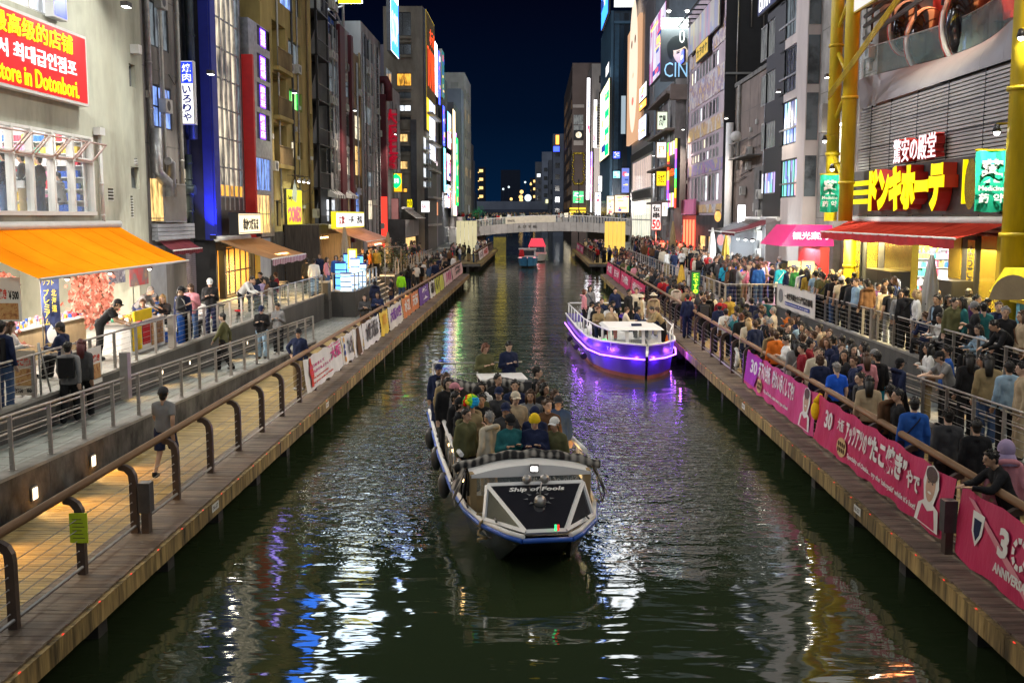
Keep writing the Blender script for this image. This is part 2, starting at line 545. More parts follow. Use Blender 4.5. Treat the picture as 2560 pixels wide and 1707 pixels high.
def water_mat():
 m,t,b=_new('canal_water')
 N=t.nodes
 b.inputs['Base Color'].default_value=(0.024,0.036,0.015,1)
 b.inputs['Roughness'].default_value=0.035
 b.inputs['IOR'].default_value=1.55
 b.inputs['Specular IOR Level'].default_value=1.0
 co=N.new('ShaderNodeTexCoord')
 def noise(sc,stretch,detail,rough,dist=0.0):
  mp=N.new('ShaderNodeMapping');mp.inputs['Scale'].default_value=(sc*stretch[0],sc*stretch[1],1)
  mp.inputs['Rotation'].default_value=(0,0,R(stretch[2]))
  nz=N.new('ShaderNodeTexNoise');nz.inputs['Scale'].default_value=1;nz.inputs['Detail'].default_value=detail
  nz.inputs['Roughness'].default_value=rough;nz.inputs['Distortion'].default_value=dist
  t.links.new(co.outputs['Object'],mp.inputs[0]);t.links.new(mp.outputs[0],nz.inputs['Vector'])
  return nz.outputs['Fac']
 def mul(a,v):
  q=N.new('ShaderNodeMath');q.operation='MULTIPLY'
  t.links.new(a,q.inputs[0])
  if isinstance(v,(int,float)):q.inputs[1].default_value=v
  else:t.links.new(v,q.inputs[1])
  return q.outputs[0]
 def add(a,c):
  q=N.new('ShaderNodeMath');q.operation='ADD'
  t.links.new(a,q.inputs[0]);t.links.new(c,q.inputs[1])
  return q.outputs[0]
 swell=mul(noise(0.42,(0.6,1.3,8),2.0,0.5),0.060)
 mid=mul(noise(1.25,(0.5,1.6,-5),2.0,0.5,0.5),0.020)
 small=mul(noise(5.0,(0.4,1.4,6),2.0,0.5,0.3),0.0022)
 h=add(add(swell,mid),small)
 for(x,y,sx_,sy_,amt)in((-3.0,27,3.2,10.0,0.060),(2.5,27,3.6,11.0,0.065),(0.2,38,4.6,13,0.035),(-0.5,75,5.5,45,0.036),(1.0,125,5,25,0.03)):
  mp=N.new('ShaderNodeMapping');mp.inputs['Location'].default_value=(-x/sx_,-y/sy_,0)
  mp.inputs['Scale'].default_value=(1/sx_,1/sy_,1)
  gr=N.new('ShaderNodeTexGradient');gr.gradient_type='SPHERICAL'
  t.links.new(co.outputs['Object'],mp.inputs[0]);t.links.new(mp.outputs[0],gr.inputs[0])
  h=add(h,mul(mul(noise(4.2,(0.8,1.15,20),2.5,0.6,0.8),gr.outputs['Fac']),amt))
 bp=N.new('ShaderNodeBump');bp.inputs['Strength'].default_value=1.0;bp.inputs['Distance'].default_value=1.0
 t.links.new(h,bp.inputs['Height']);t.links.new(bp.outputs[0],b.inputs['Normal'])
 return m
water=MB().quad((-14,-30,0),(14,-30,0),(14,420,0),(-14,420,0)).build('water',water_mat())
struct(water)
bed=struct(MB().quad((-600,-60,-0.6),(600,-60,-0.6),(600,2500,-0.6),(-600,2500,-0.6)).build('ground',MATS['conc_dark']))
DECK=0.9;UP=2.1
def rampL(y):return 0.95+(42.4-y)*0.026
def rampR(y):return 0.95+(34.0-y)*0.032
def boards(parent,x0,x1,y0,y1,pitch,m1,m2,single,z=DECK):
 """Boards laid across the walk: the nearest are parts of their own, the rest one piece of geometry."""
 w=x1-x0
 me=MB().box(0,w,0,pitch-0.008,-0.03,0).mesh('plank',MATS[m1])
 rest=MB();y=y0;i=0
 while y<y1:
  dz=random.uniform(-0.003,0.003)
  if i<single:
   o=inst('plank',me,parent,(x0+random.uniform(-.006,.006),y,z+dz),0,[MATS[m1 if random.random()<0.6 else m2]])
  else:
   rest.box(x0,x1,y,y+pitch-0.008,z-0.03,z+dz,0 if random.random()<0.6 else 1)
  y+=pitch;i+=1
 r=rest.build('planking',[MATS[m1],MATS[m2]],parent)
 r['kind']='stuff'
E('led_red',(1.0,0.04,0.02),1.0,False)
for sgn,nm in((-1,'left'),(1,'right')):
 for(ya,yb)in((2,95),(116,168)):
  b=MB()
  xo,xi=6.02*sgn,10.8*sgn
  b.box(min(xo,xi),max(xo,xi),ya,yb,0.56,DECK-0.035)
  dk=struct(b.build('boardwalk',MATS['conc_dark']))
  if ya==2:
   a,c=sorted((6.0*sgn,6.88*sgn))
   boards(dk,a,c,9.0,yb,0.125,'plank_dark','plank_dark2',60)
   a,c=sorted((6.89*sgn,8.95*sgn))
   boards(dk,a,c,9.0,yb,0.105,'plank_tan','plank_tan2',70)
   a,c=sorted((8.96*sgn,10.8*sgn))
   MB().box(a,c,ya,yb,DECK-0.034,DECK-0.004).build('paving',MATS['promenade_tile'],dk)
  else:
   MB().box(min(xo,xi),max(xo,xi),ya,yb,DECK-0.034,DECK).build('paving',MATS['plank_tan2'],dk)
  b=MB();y=ya
  while y<yb:
   b.box(*sorted((5.955*sgn+random.uniform(-.004,.004),6.018*sgn)),y,min(y+0.298,yb),0.55,DECK-0.045);y+=0.3
  b.box(*sorted((5.93*sgn,6.2*sgn)),ya,yb,DECK-0.043,DECK-0.034)
  b.build('edge_beam',MATS['fascia_wood'],dk)['kind']='stuff'
  b=MB().box(*sorted((7.3*sgn,7.6*sgn)),ya,yb,-0.5,0.56)
  b.build('quay_wall',MATS['pile_mat'],dk)
  pm=MB().box(-0.22,0.22,-0.16,0.16,-0.5,0.56).mesh('pile',MATS['pile_mat'])
  y=ya+1.0
  while y<yb:
   inst('pile',pm,dk,(6.55*sgn,y,0));y+=2.9
  lm=MB().box(-0.008,0.008,-0.022,0.022,0,0.012).mesh('edge_light',MATS['led_red'])
  y=11.4
  while y<60 and ya==2:
   inst('edge_light',lm,dk,(5.94*sgn,y,DECK-0.035));y+=1.12
  if ya==2:
   for yy,nmn in((18.9,'depth_mark'),(29.5,'depth_mark')):
    MB().box(*sorted((5.945*sgn,5.955*sgn)),yy-0.22,yy+0.16,0.66,0.80).build('number_plate',MATS['white_paint'],dk)
    fr=FL(-5.944)if sgn<0 else FR_(5.944)
    letters(fr,'N-57',yy-0.17,yy+0.11,0.69,0.77,0,MATS['sign_black'],dk,ext=0.002)
 struct(MB().box(*sorted((8.2*sgn,10.8*sgn)),95,116,0.5,DECK).build('landing',MATS['conc']))
 s=sgn
 b=MB()
 b.box(*sorted((10.8*s,40*s)),-8,168,-0.5,UP)
 struct(b.build('promenade',MATS['promenade_tile']))
def slab(b,x0,x1,ya,yb,za,zb,bot,mi=0):
 b.hexa([(x0,ya,bot),(x1,ya,bot),(x1,yb,bot),(x0,yb,bot),(x0,ya,za),(x1,ya,za),(x1,yb,zb),(x0,yb,zb)],mi)
b=MB();slab(b,-10.8,-9.25,2,44,rampL(2),rampL(44),0.7)
struct(b.build('ramp',MATS['ramp_tile']))
b=MB()
y=2.0
while y<42.4:
 slab(b,-9.27,-9.0,y,min(y+2.39,42.5),rampL(y)+0.03,rampL(min(y+2.39,42.5))+0.03,0.7);y+=2.4
lw=thing('retaining_wall','stained dark concrete retaining wall below the sloping ramp beside the tan boardwalk','wall')
b.build('wall_block',MATS['ret_wall'],lw)
b=MB();slab(b,-9.31,-8.97,2,42.5,rampL(2)+0.07,rampL(42.5)+0.07,0.0)
b2=MB();b2.hexa([(-9.31,2,rampL(2)+.032),(-8.97,2,rampL(2)+.032),(-8.97,42.5,rampL(42.5)+.032),(-9.31,42.5,rampL(42.5)+.032),(-9.31,2,rampL(2)+.09),(-8.97,2,rampL(2)+.09),(-8.97,42.5,rampL(42.5)+.09),(-9.31,42.5,rampL(42.5)+.09)])
b2.build('coping',MATS['coping'],lw)
uw=thing('retaining_wall','dark block wall between the sloping ramp and the promenade with small lamps along it','wall')
MB().box(-10.82,-10.72,2,53,0.7,UP+0.06).build('wall_block',MATS['block_wall'],uw)
MB().box(-10.86,-10.68,2,53,UP+0.062,UP+0.13).build('coping',MATS['coping'],uw)
b=MB().box(-10.8,-9.42,54,61.5,0.7,UP).box(-10.8,-9.42,70,95,0.7,UP)
struct(b.build('terrace',MATS['promenade_tile']))
tw=thing('terrace_wall','dark stone block wall carrying the cafe terrace above the boardwalk','wall')
MB().box(-10.8,-9.3,53.9,53.99,0.85,UP+0.12).box(-9.41,-9.3,54,61.5,0.85,UP+0.12).build('wall_block',MATS['block_wall'],tw)
MB().box(-9.41,-9.3,70,95,0.85,UP+0.12).build('wall_block',MATS['block_wall'],tw)
st=MB()
for i in range(6):
 st.box(-10.8,-9.3+0.0-i*0.25,61.5,70,0.86+i*0.2,0.86+(i+1)*0.2-0.003)
sto=struct(st.build('steps',MATS['conc_dark']))
for i in range(6):
 MB().box(-9.33-i*0.25,-9.31-i*0.25,61.7,69.8,0.86+(i+1)*0.2-0.002,0.86+(i+1)*0.2+0.004).build('step_edge',MATS['white_paint'],sto)
pl=thing('stone_pillar','square dark stone pillar at the end of the promenade railing','pillar',(-10.9,53.2,0))
MB().box(-0.5,0.42,-0.4,0.4,0.9,1.8).build('lower_block',MATS['block_wall'],pl)
MB().box(-0.47,0.39,-0.37,0.37,1.83,2.72).build('upper_block',MATS['block_wall'],pl)
MB().box(-0.5,0.42,-0.4,0.4,2.722,2.80).build('coping',MATS['conc'],pl)
b=MB();slab(b,9.25,10.8,2,34,rampR(2),rampR(34),0.7)
struct(b.build('ramp',MATS['ramp_tile']))
rw=thing('retaining_wall','low dark concrete wall under the ramp rail on the crowded right bank','wall')
b=MB();slab(b,9.0,9.27,2,34,rampR(2)+0.06,rampR(34)+0.06,0.7);b.build('wall_block',MATS['ret_wall'],rw)
uw2=thing('retaining_wall','dark block wall behind the ramp on the crowded right bank','wall')
MB().box(10.72,10.82,2,46.3,0.7,UP+0.06).build('wall_block',MATS['block_wall'],uw2)
MB().box(10.68,10.86,2,46.3,UP+0.062,UP+0.13).build('coping',MATS['coping'],uw2)
struct(MB().box(8.5,10.8,46.4,95,0.7,UP).build('terrace',MATS['promenade_tile']))
tw2=thing('terrace_wall','dark wall carrying the right bank terrace full of people','wall')
MB().box(8.38,8.49,46.3,95,0.85,UP+0.1).build('wall_block',MATS['block_wall'],tw2)
MB().box(8.38,10.7,46.28,46.38,0.85,UP+0.1).build('wall_block',MATS['block_wall'],tw2)
# RAILINGS
def canal_rail(sgn,ya,yb,label,first,spacing=2.03,cables=5):
 """Timber handrail on curved flat steel posts, cables between."""
 t=thing('railing',label,'railing',(6.62*sgn,ya,DECK),0)
 prof=[(0.07,0),(0.07,0.86),(0.055,0.98),(0.0,1.08),(-0.10,1.14),(-0.22,1.15),(-0.22,1.06),(-0.12,1.04),(-0.06,0.97),(-0.05,0.86),(-0.05,0)]
 pb=MB()
 P0=[(-x*sgn,-0.05,z)for x,z in prof];P1=[(-x*sgn,0.05,z)for x,z in prof]
 pb.poly(P0);pb.poly(P1[::-1])
 for i in range(len(prof)):
  j=(i+1)%len(prof);pb.quad(P0[i],P0[j],P1[j],P1[i])
 for z in(0.2,0.36,0.52,0.68,0.84):
  pb.ball((0.01*sgn,-0.055,z),0.014,6,3,1);pb.ball((0.01*sgn,0.055,z),0.014,6,3,1)
 pm=pb.mesh('post',[MATS['post_brown'],MATS['steel']])
 y=first
 while y<yb:
  inst('post',pm,t,(0,y-ya,0));y+=spacing
 hx=0.2*sgn
 MB().tube([(hx,q,1.19)for q in(0,(yb-ya)/2,yb-ya)],0.064,12).build('handrail',MATS['handrail_wood'],t)
 for i in range(cables):
  z=0.2+i*0.16
  MB().tube([(0.01*sgn,0,z),(0.01*sgn,yb-ya,z)],0.006,5).build('cable',MATS['steel'],t)
 MB().tube([(-0.03*sgn,0,0.12),(-0.03*sgn,yb-ya,0.12)],0.025,8).build('lower_tube',MATS['steel'],t)
 return t
canal_rail(-1,4,95,'timber topped canal railing on brown curved posts along the empty left boardwalk',4.51)
canal_rail(1,4,95,'timber topped canal railing along the packed right boardwalk carrying pink banners',4.25)
canal_rail(-1,117,166,'far canal railing on the left bank near the bridge',118,3.0,3)
canal_rail(1,117,166,'far canal railing on the right bank near the bridge',118,3.0,3)
_postm={}
def steel_rail(label,pts,h=0.95,spacing=1.45,cables=6,mat='steel',inner=None,glass=None,thick=(),post_r=0.028,group=None):
 """Steel posts, a round top rail, cables, along a path of floor points."""
 pts=[Vector(p)for p in pts]
 t=thing('railing',label,'railing',pts[0],0,group)
 o=pts[0]
 rel=[p-o for p in pts]
 if(h,post_r,mat)not in _postm:
  _postm[(h,post_r,mat)]=MB().box(-post_r*1.3,post_r*1.3,-post_r*0.7,post_r*0.7,0,h).box(-0.06,0.06,-0.05,0.05,0.0,0.012).mesh('post',MATS[mat])
 for i in range(len(rel)-1):
  a,c=rel[i],rel[i+1]
  L=(c-a).length;n=max(1,round(L/spacing))
  for k in range(n+(1 if i==len(rel)-2 else 0)):
   p=a+(c-a)*(k/n)
   inst('post',_postm[(h,post_r,mat)],t,p,math.atan2((c-a).y,(c-a).x)+PI/2 if abs((c-a).x)>abs((c-a).y)else 0)
   if glass and glass[0]<=(p+o).y<=glass[1]and k<n:
    q=a+(c-a)*((k+1)/n)
    MB().quad(p+Vector((0,.05,.12)),q+Vector((0,-.05,.12)),q+Vector((0,-.05,h-.12)),p+Vector((0,.05,h-.12))).build('glass_panel',MATS['rail_glass'],t)
 up=Vector((0,0,1))
 MB().tube([p+up*h for p in rel],0.027,8).build('top_rail',MATS[mat],t)
 for k in range(cables):
  z=0.12+(h-0.2)*k/max(cables-1,1)
  MB().tube([p+up*z for p in rel],0.005,4).build('cable',MATS[mat],t)
 if inner is not None:
  for z in(h-0.14,h-0.36):
   MB().tube([p+up*z+Vector((inner,0,0))for p in rel],0.02,6).build('grab_rail',MATS[mat],t)
 for yy in thick:
  MB().box(-0.09,0.09,yy-o.y-0.1,yy-o.y+0.1,-0.02,h+0.05).build('thick_post',MATS[mat],t)
 return t
M('rail_steel',(0.40,0.37,0.34),0.38,0.7,var=0.12,scale=5,bump=0.03)
steel_rail('steel cable railing sloping along the ramp edge above the tan boardwalk',[(-9.14,3,rampL(3)+.09),(-9.14,42.7,rampL(42.7)+.09)],0.98,1.45,6,'rail_steel',-0.16,thick=(22.9,))
steel_rail('level steel railing with glass panels along the left promenade edge',[(-10.77,3,UP+.13),(-10.77,52.6,UP+.13)],0.92,1.45,6,'rail_steel',glass=(37,52),thick=(30.6,42.3))
steel_rail('steel railing lit blue beside the neon fish tanks on the cafe terrace',[(-10.5,54.1,UP+.12),(-9.36,54.1,UP+.12),(-9.36,61.5,UP+.12)],0.92,1.3,2,'rail_steel')
steel_rail('terrace railing beyond the steps hung with bunting',[(-9.36,70,UP+.12),(-9.36,95,UP+.12)],0.92,1.6,4,'rail_steel')
steel_rail('steel cable railing along the right ramp with people leaning on it',[(9.14,6,rampR(6)+.06),(9.14,27.3,rampR(27.3)+.06)],0.98,1.45,6,'rail_steel',0.16)
steel_rail('level steel railing along the right promenade in front of the yellow tower',[(10.77,6,UP+.13),(10.77,46.3,UP+.13)],0.92,1.5,6,'rail_steel',thick=(33.3,))
steel_rail('steel railing round the right terrace corner',[(10.7,46.33,UP+.1),(8.43,46.33,UP+.1),(8.43,94,UP+.1)],0.92,1.5,5,'rail_steel')
struct(MB().box(-10.8,10.8,-40,-6,2.5,5.0).build('bridge_behind',MATS['conc']))
def wall_light(x,y,z,sgn,label,w=0.16,h=0.2,power=14,grp='square lamps set in the left ramp wall'):
 t=thing('wall_lamp',label,'lamp',(x,y,z),0,grp)
 MB().box(*sorted((0,0.03*sgn)),-w/2-.03,w/2+.03,-h/2-.03,h/2+.03).build('housing',MATS['alu_frame'],t)
 MB().box(*sorted((0.031*sgn,0.04*sgn)),-w/2,w/2,-h/2,h/2).build('diffuser',MATS['lamp_warm2'],t)
 lamp('SPOT',(0.12*sgn,0,-0.02),power,(1,0.55,0.16),0.05,(0,R(-38*sgn),0),R(125),t,0.8)
E('lamp_warm2',(1,0.78,0.5),4.0,False)
for i,(y,d)in enumerate(((15.3,'nearest the viewer, at the left edge'),(18.1,'lighting the boards left of the middle brown post'),(20.6,'lighting the boards behind the walker in shorts'))):
 wall_light(-8.985,y,1.17,1,'square warm lamp in the ramp wall '+d,power=190)
for i,y in enumerate((26.8,29.4,31.8,36.0,38.3)):
 wall_light(-10.70,y,rampL(y)+0.38,1,'small orange lamp low on the promenade wall behind the ramp rail, %s from the viewer'%('first','second','third','fourth','fifth')[i],0.07,0.09,10,'small orange lamps along the left promenade wall')
for i,y in enumerate((25.6,28.2)):
 wall_light(10.70,y,rampR(y)+0.38,-1,'small orange lamp low on the wall behind the right ramp, %s one'%('nearer','farther')[i],0.07,0.09,22,'small orange lamps along the right promenade wall')
 # FAR BRIDGE
M('bridge_panel',(0.36,0.34,0.32),0.6,var=0.22,scale=0.5,bump=0.1)
M('bridge_rail',(0.62,0.60,0.58),0.45,var=0.1,bump=0.02)
BY=165.0
def camber(x):return 4.15+1.75*(1-min(1,((x-3.5)/15.0)**2))*0.62
br=thing('footbridge','pale curved footbridge across the canal with people along its rails','bridge')
b=MB();nseg=30
xs=[-11.5+i*(27.0/nseg)for i in range(nseg+1)]
for i in range(nseg):
 a,c=xs[i],xs[i+1]
 za,zb=camber(a),camber(c)
 b.hexa([(a+.02,BY,za-1.45),(c-.02,BY,zb-1.45),(c-.02,BY+0.25,zb-1.45),(a+.02,BY+0.25,za-1.45),(a+.02,BY,za),(c-.02,BY,zb),(c-.02,BY+0.25,zb),(a+.02,BY+0.25,za)])
b.build('girder_panels',MATS['bridge_panel'],br)['kind']='stuff'
b=MB()
for i in range(nseg):
 a,c=xs[i],xs[i+1]
 b.hexa([(a,BY+.26,camber(a)-1.3),(c,BY+.26,camber(c)-1.3),(c,BY+7,camber(c)-1.3),(a,BY+7,camber(a)-1.3),(a,BY+.26,camber(a)-.1),(c,BY+.26,camber(c)-.1),(c,BY+7,camber(c)-.1),(a,BY+7,camber(a)-.1)])
b.build('deck_slab',MATS['conc'],br)
MB().tube([(x,BY+.12,camber(x)+1.02)for x in xs],0.07,6).build('top_rail',MATS['bridge_rail'],br)
b=MB();x=-11.4
while x<15.4:
 z=camber(x);b.box(x,x+.06,BY+.09,BY+.15,z,z+1.0);x+=0.24
b.build('balusters',MATS['bridge_rail'],br)['kind']='stuff'
bn=thing('cloth_banner','long cream banner tied along the footbridge rail','banner')
M('cream_cloth',(0.62,0.56,0.44),0.8,var=0.1,bump=0.05)
b=MB();u0,_=onY(1264,550,BY);u1,_=onY(1389,550,BY)
b.grid(lambda u,v:(u0+(u1-u0)*u,BY-0.05-0.02*math.sin(u*30),camber(u0+(u1-u0)*u)-0.05+1.02*v),20,2)
b.build('cloth',MATS['cream_cloth'],bn)
fe=FE(BY-0.1)
letters(fe,'WHITE',u0+.25,u0+1.4,camber(u0)+.3,camber(u0)+.65,0,MATS['dark_steel'],bn,ext=.01)
letters(fe,'えびす橋',*[onY(p,570,BY)[0]for p in(1294,1342)],camber(3)-0.95,camber(3)-0.5,0.0,MATS['dark_steel'],br,ext=.02,spacing=1.6)
pz=thing('bridge_plaza','grey round plaza wall behind the footbridge topped by the crowd','wall')
def arc(cx,cy_,rad,a0,a1,n):return[(cx+rad*math.cos(a0+(a1-a0)*i/n),cy_+rad*math.sin(a0+(a1-a0)*i/n))for i in range(n+1)]
A=[(-17,171.5)]+arc(2.0,186,15.0,R(218),R(322),18)+[(19,171.5)]
b=MB()
for(p,q)in zip(A[:-1],A[1:]):
 b.quad((*p,4.6),(*q,4.6),(*q,5.95),(*p,5.95))
b.build('parapet',MATS['bridge_panel'],pz)
MB().box(-17,19,172.2,195,3.6,4.95).build('plaza_floor',MATS['conc'],pz)
for sgn in(-1,1):
 ab=thing('bridge_abutment','grey concrete abutment of the footbridge on the %s bank'%('left' if sgn<0 else 'right'),'wall')
 MB().box(*sorted((8.3*sgn+(0.6 if sgn>0 else 0),30*sgn)),173,178,0,4.0).build('pier',MATS['bridge_panel'],ab)
 MB().box(*sorted(((11.4 if sgn<0 else 14.9)*sgn,30*sgn)),164.8,172,2.1,6.0).build('wing_wall',MATS['bridge_panel'],ab)
b=MB()
for i in range(12):
 b.box(-11.4,-9.6,155+i*0.75,155.9+i*.75+3,2.1+i*0.19,2.1+(i+1)*0.19)
struct(b.build('steps',MATS['bridge_rail']))
steel_rail('white stair railing left of the footbridge steps',[(-11.5,155,2.2),(-11.5,164,4.3)],1.0,1.2,6,'bridge_rail')
steel_rail('white stair railing right of the footbridge steps',[(-9.5,155,2.2),(-9.5,164,4.3)],1.0,1.2,6,'bridge_rail')
steel_rail('white fence on the upper landing left of the bridge steps',[(-16,154,3.2),(-11.6,154,3.2)],1.3,1.2,8,'bridge_rail')
M('far_grey',(0.22,0.25,0.33),0.8,var=0.2,scale=0.2,bump=0)
M('far_dark',(0.09,0.11,0.17),0.8,var=0.3,scale=0.15,bump=0)
M('far_mid',(0.13,0.14,0.17),0.8,var=0.3,scale=0.15,bump=0)
hw=thing('road_bridge','long grey road bridge closing the far end of the canal','bridge')
MB().box(-60,60,395,410,8.6,11.7).build('girder',MATS['far_grey'],hw)
MB().box(-60,60,394,395,5.2,8.5).build('lower_screen',MATS['far_dark'],hw)
MB().box(4,5.5,394.6,394.9,11.0,12.4).build('lit_sign',E('far_sign',(1,.95,.5),1.2,False),hw)
# LEFT BANK BUILDINGS
def FX(X,px0,px1,pt,pb):
 pm=(px0+px1)/2
 a=onX(px0,pt,X)[0];c=onX(px1,pt,X)[0]
 return(min(a,c),max(a,c),onX(pm,pb,X)[1],onX(pm,pt,X)[1])
def FY(Y,px0,px1,pt,pb):
 pm=(px0+px1)/2;py=(pt+pb)/2
 return(onY(px0,py,Y)[0],onY(px1,py,Y)[0],onY(pm,pb,Y)[1],onY(pm,pt,Y)[1])
def sign(label,fr,r,n,thk,face,side='dark_steel',name='sign',group=None,face2=None,border=None):
 """Sign box: r = (u0,u1,z0,z1) on the wall's axes, standing n off it."""
 u0,u1,z0,z1=r
 t=thing(name,label,'sign',fr.P((u0+u1)/2,z0,n),0,group)
 inv=-Vector(t.location)
 f2=Fr(fr.o+inv,fr.u,fr.n,fr.rd)
 MB().fbox(f2,u0,u1,z0,z1,n,n+thk).build('box',MATS[side],t)
 m=border if border is not None else min(0.06,(u1-u0)*0.06)
 MB().frect(f2,u0+m,u1-m,z0+m,z1-m,n+thk+0.006).build('face',MATS[face],t)
 if face2:
  MB().frect(f2,u0+m,u1-m,z0+m,z1-m,n-0.006).build('face',MATS[face2],t)
 if name=='lit_screen':
  rnd=random.Random(int(abs(u0*31+z0*7)))
  g=MB();w,h=u1-u0,z1-z0
  for k in range(9):
   a=u0+w*rnd.uniform(.08,.6);b_=z0+h*rnd.uniform(.04,.86)
   g.frect(f2,a,min(a+w*rnd.uniform(.12,.5),u1-m-.02),b_,min(b_+h*rnd.uniform(.02,.14),z1-m-.02),n+thk+.02+k*.012,rnd.randrange(4))
  g.build('printed_shapes',PRN,t)
 return t,f2
PRN=[E('prn_a',(.03,.10,.5),.7,False),E('prn_b',(.8,.12,.2),1.0,False),E('prn_c',(1,.75,.2),1.2,False),E('prn_d',(.75,.9,1),1.6,False)]
def bld(label,loc=(0,0,0),name='building'):
 return thing(name,label,'building')
M('cream_wall',(0.46,0.46,0.37),0.85,var=0.2,scale=0.6,stretch=(1,1,.5),bump=0.3)
M('grey_wall',(0.22,0.205,0.195),0.85,var=0.35,scale=0.8,stretch=(1,1,0.35),bump=0.25)
M('dark_wall',(0.035,0.035,0.038),0.7,var=0.4,scale=0.8,bump=0.2)
M('mustard_wall',(0.44,0.335,0.12),0.85,var=0.22,scale=0.7,stretch=(1,1,0.4),bump=0.2)
M('pale_wall',(0.40,0.395,0.39),0.8,var=0.18,scale=0.6,stretch=(1,1,0.4),bump=0.15)
M('tan_wall',(0.28,0.20,0.10),0.8,var=0.25,scale=0.8,bump=0.15)
M('beige_wall',(0.29,0.255,0.20),0.8,var=0.18,scale=0.5,stretch=(1,1,0.4),bump=0.15)
M('maroon',(0.085,0.008,0.014),0.6,var=0.25,bump=0.1)
M('blue_paint',(0.02,0.03,0.27),0.5,var=0.12,bump=0.05)
M('red_paint',(0.55,0.025,0.02),0.45,var=0.12,bump=0.05)
M('teal_pipe',(0.055,0.075,0.08),0.45,0.4,var=0.3,scale=3,bump=0.1)
M('zinc',(0.42,0.42,0.43),0.35,0.8,var=0.25,scale=4,bump=0.1)
M('siding',(0.36,0.37,0.40),0.7,var=0.12,bump=0.1)
M('dark_wood',(0.045,0.037,0.032),0.8,var=0.5,scale=3,stretch=(4,4,0.3),bump=0.4)
M('acunit',(0.42,0.41,0.38),0.5,var=0.15,bump=0.05)
E('red_sign',(0.80,0.004,0.006),0.85)
E('yellow_letter',(1.0,0.80,0.0),1.15,False)
E('white_letter',(1.0,1.0,1.0),1.15,False)
E('blue_face',(0.01,0.05,0.85),1.1)
E('blue_letter',(0.01,0.02,0.35),0.3,False)
def canvas(key,col,trans=0.5):
 if key in MATS:return MATS[key]
 m=bpy.data.materials.new(key);m.use_nodes=True;MATS[key]=m
 t=m.node_tree;t.nodes.clear()
 o=t.nodes.new('ShaderNodeOutputMaterial');d=t.nodes.new('ShaderNodeBsdfDiffuse');s=t.nodes.new('ShaderNodeBsdfTranslucent')
 mx=t.nodes.new('ShaderNodeMixShader');mx.inputs[0].default_value=trans
 bp=t.nodes.new('ShaderNodeBump');bp.inputs['Strength'].default_value=.6;bp.inputs['Distance'].default_value=.05;nb=_obj_noise(t,2.2,(.4,2.2,1));t.links.new(nb.outputs['Fac'],bp.inputs['Height']);t.links.new(bp.outputs[0],d.inputs['Normal'])
 nz=_obj_noise(t,1.4,(1,0.4,1));rr=t.nodes.new('ShaderNodeValToRGB')
 rr.color_ramp.elements[0].position=.3;rr.color_ramp.elements[1].position=.7
 rr.color_ramp.elements[0].color=(*[q*.82 for q in col],1);rr.color_ramp.elements[1].color=(*col,1)
 t.links.new(nz.outputs['Fac'],rr.inputs[0])
 t.links.new(rr.outputs[0],d.inputs[0]);t.links.new(rr.outputs[0],s.inputs[0])
 t.links.new(d.outputs[0],mx.inputs[1]);t.links.new(s.outputs[0],mx.inputs[2]);t.links.new(mx.outputs[0],o.inputs[0])
 return m
def awning(label,X0,X1,y0,y1,z0,z1,mat,hood='white_paint',valance=0.25,vmat=None,arms=True,sag=0.04,y0f=None,y1f=None,stripes=0):
 """Cloth sheet from the wall (X0,z0) out to its front bar (X1,z1)."""
 y0f=y0 if y0f is None else y0f;y1f=y1 if y1f is None else y1f
 t=thing('awning',label,'awning',(X0,(y0+y1)/2,z0))
 L=-Vector(t.location)
 def S(u,v):
  ya=y0+(y0f-y0)*v;yb=y1+(y1f-y1)*v
  return Vector((X0+(X1-X0)*v,ya+(yb-ya)*u,z0+(z1-z0)*v-sag*math.sin(PI*v)*(1+.5*math.sin(u*7))-0.022*math.sin(u*25)*v))+L
 MB().grid(S,24,8).build('cloth',mat,t)
 sm_=MB()
 for k in range(1,int(abs(y1-y0)/1.3)):
  uu=k/int(abs(y1-y0)/1.3);sm_.tube([S(uu,v/6)+Vector((0,0,.004))for v in range(7)],.005,4)
 if sm_.v:sm_.build('seam',mat,t)
 sg=1 if X1>X0 else-1
 hb=MB().tube([Vector((X0+.02*sg,y0-.1,z0+.05))+L,Vector((X0+.02*sg,y1+.1,z0+.05))+L],0.13,10)
 hb.build('hood',MATS[hood],t)
 MB().tube([S(0,1.0),S(1,1.0)],0.035,8).build('front_bar',MATS[hood],t)
 if valance:
  def V(u,v):return S(u,1.0)+Vector((0.02*sg+0.015*math.sin(u*90),0,-v*valance-0.02*abs(math.sin(u*45))*v))
  MB().grid(V,60,2).build('valance',vmat or mat,t)
 if arms:
  for u in(0.08,0.92):
   e0=Vector((X0+.05*sg,y0+(y1-y0)*u,z0-.15))+L;e2=S(u,0.97)+Vector((0,0,-.05))
   e1=(e0+e2)/2+Vector((0,0.35*(1 if u<.5 else-1),-.05))
   MB().tube([e0,e1,e2],0.028,6).build('arm',MATS['alu_frame'],t)
 return t,L
def ac_unit(parent,fr,u,z,n,w=0.8,h=0.6,d=0.3):
 b=MB().fbox(fr,u,u+w,z,z+h,n,n+d)
 o=b.build('air_conditioner',MATS['acunit'],parent)
 g=MB();c=fr.P(u+w*0.42,z+h/2,n+d+0.005)
 for k in range(12):
  a0=2*PI*k/12;a1=2*PI*(k+1)/12
  g.poly([c,c+fr.u*math.cos(a0)*h*.38+Vector((0,0,math.sin(a0)*h*.38)),c+fr.u*math.cos(a1)*h*.38+Vector((0,0,math.sin(a1)*h*.38))])
 g.build('fan_grille',MATS['dark_frame'],o)
 return o
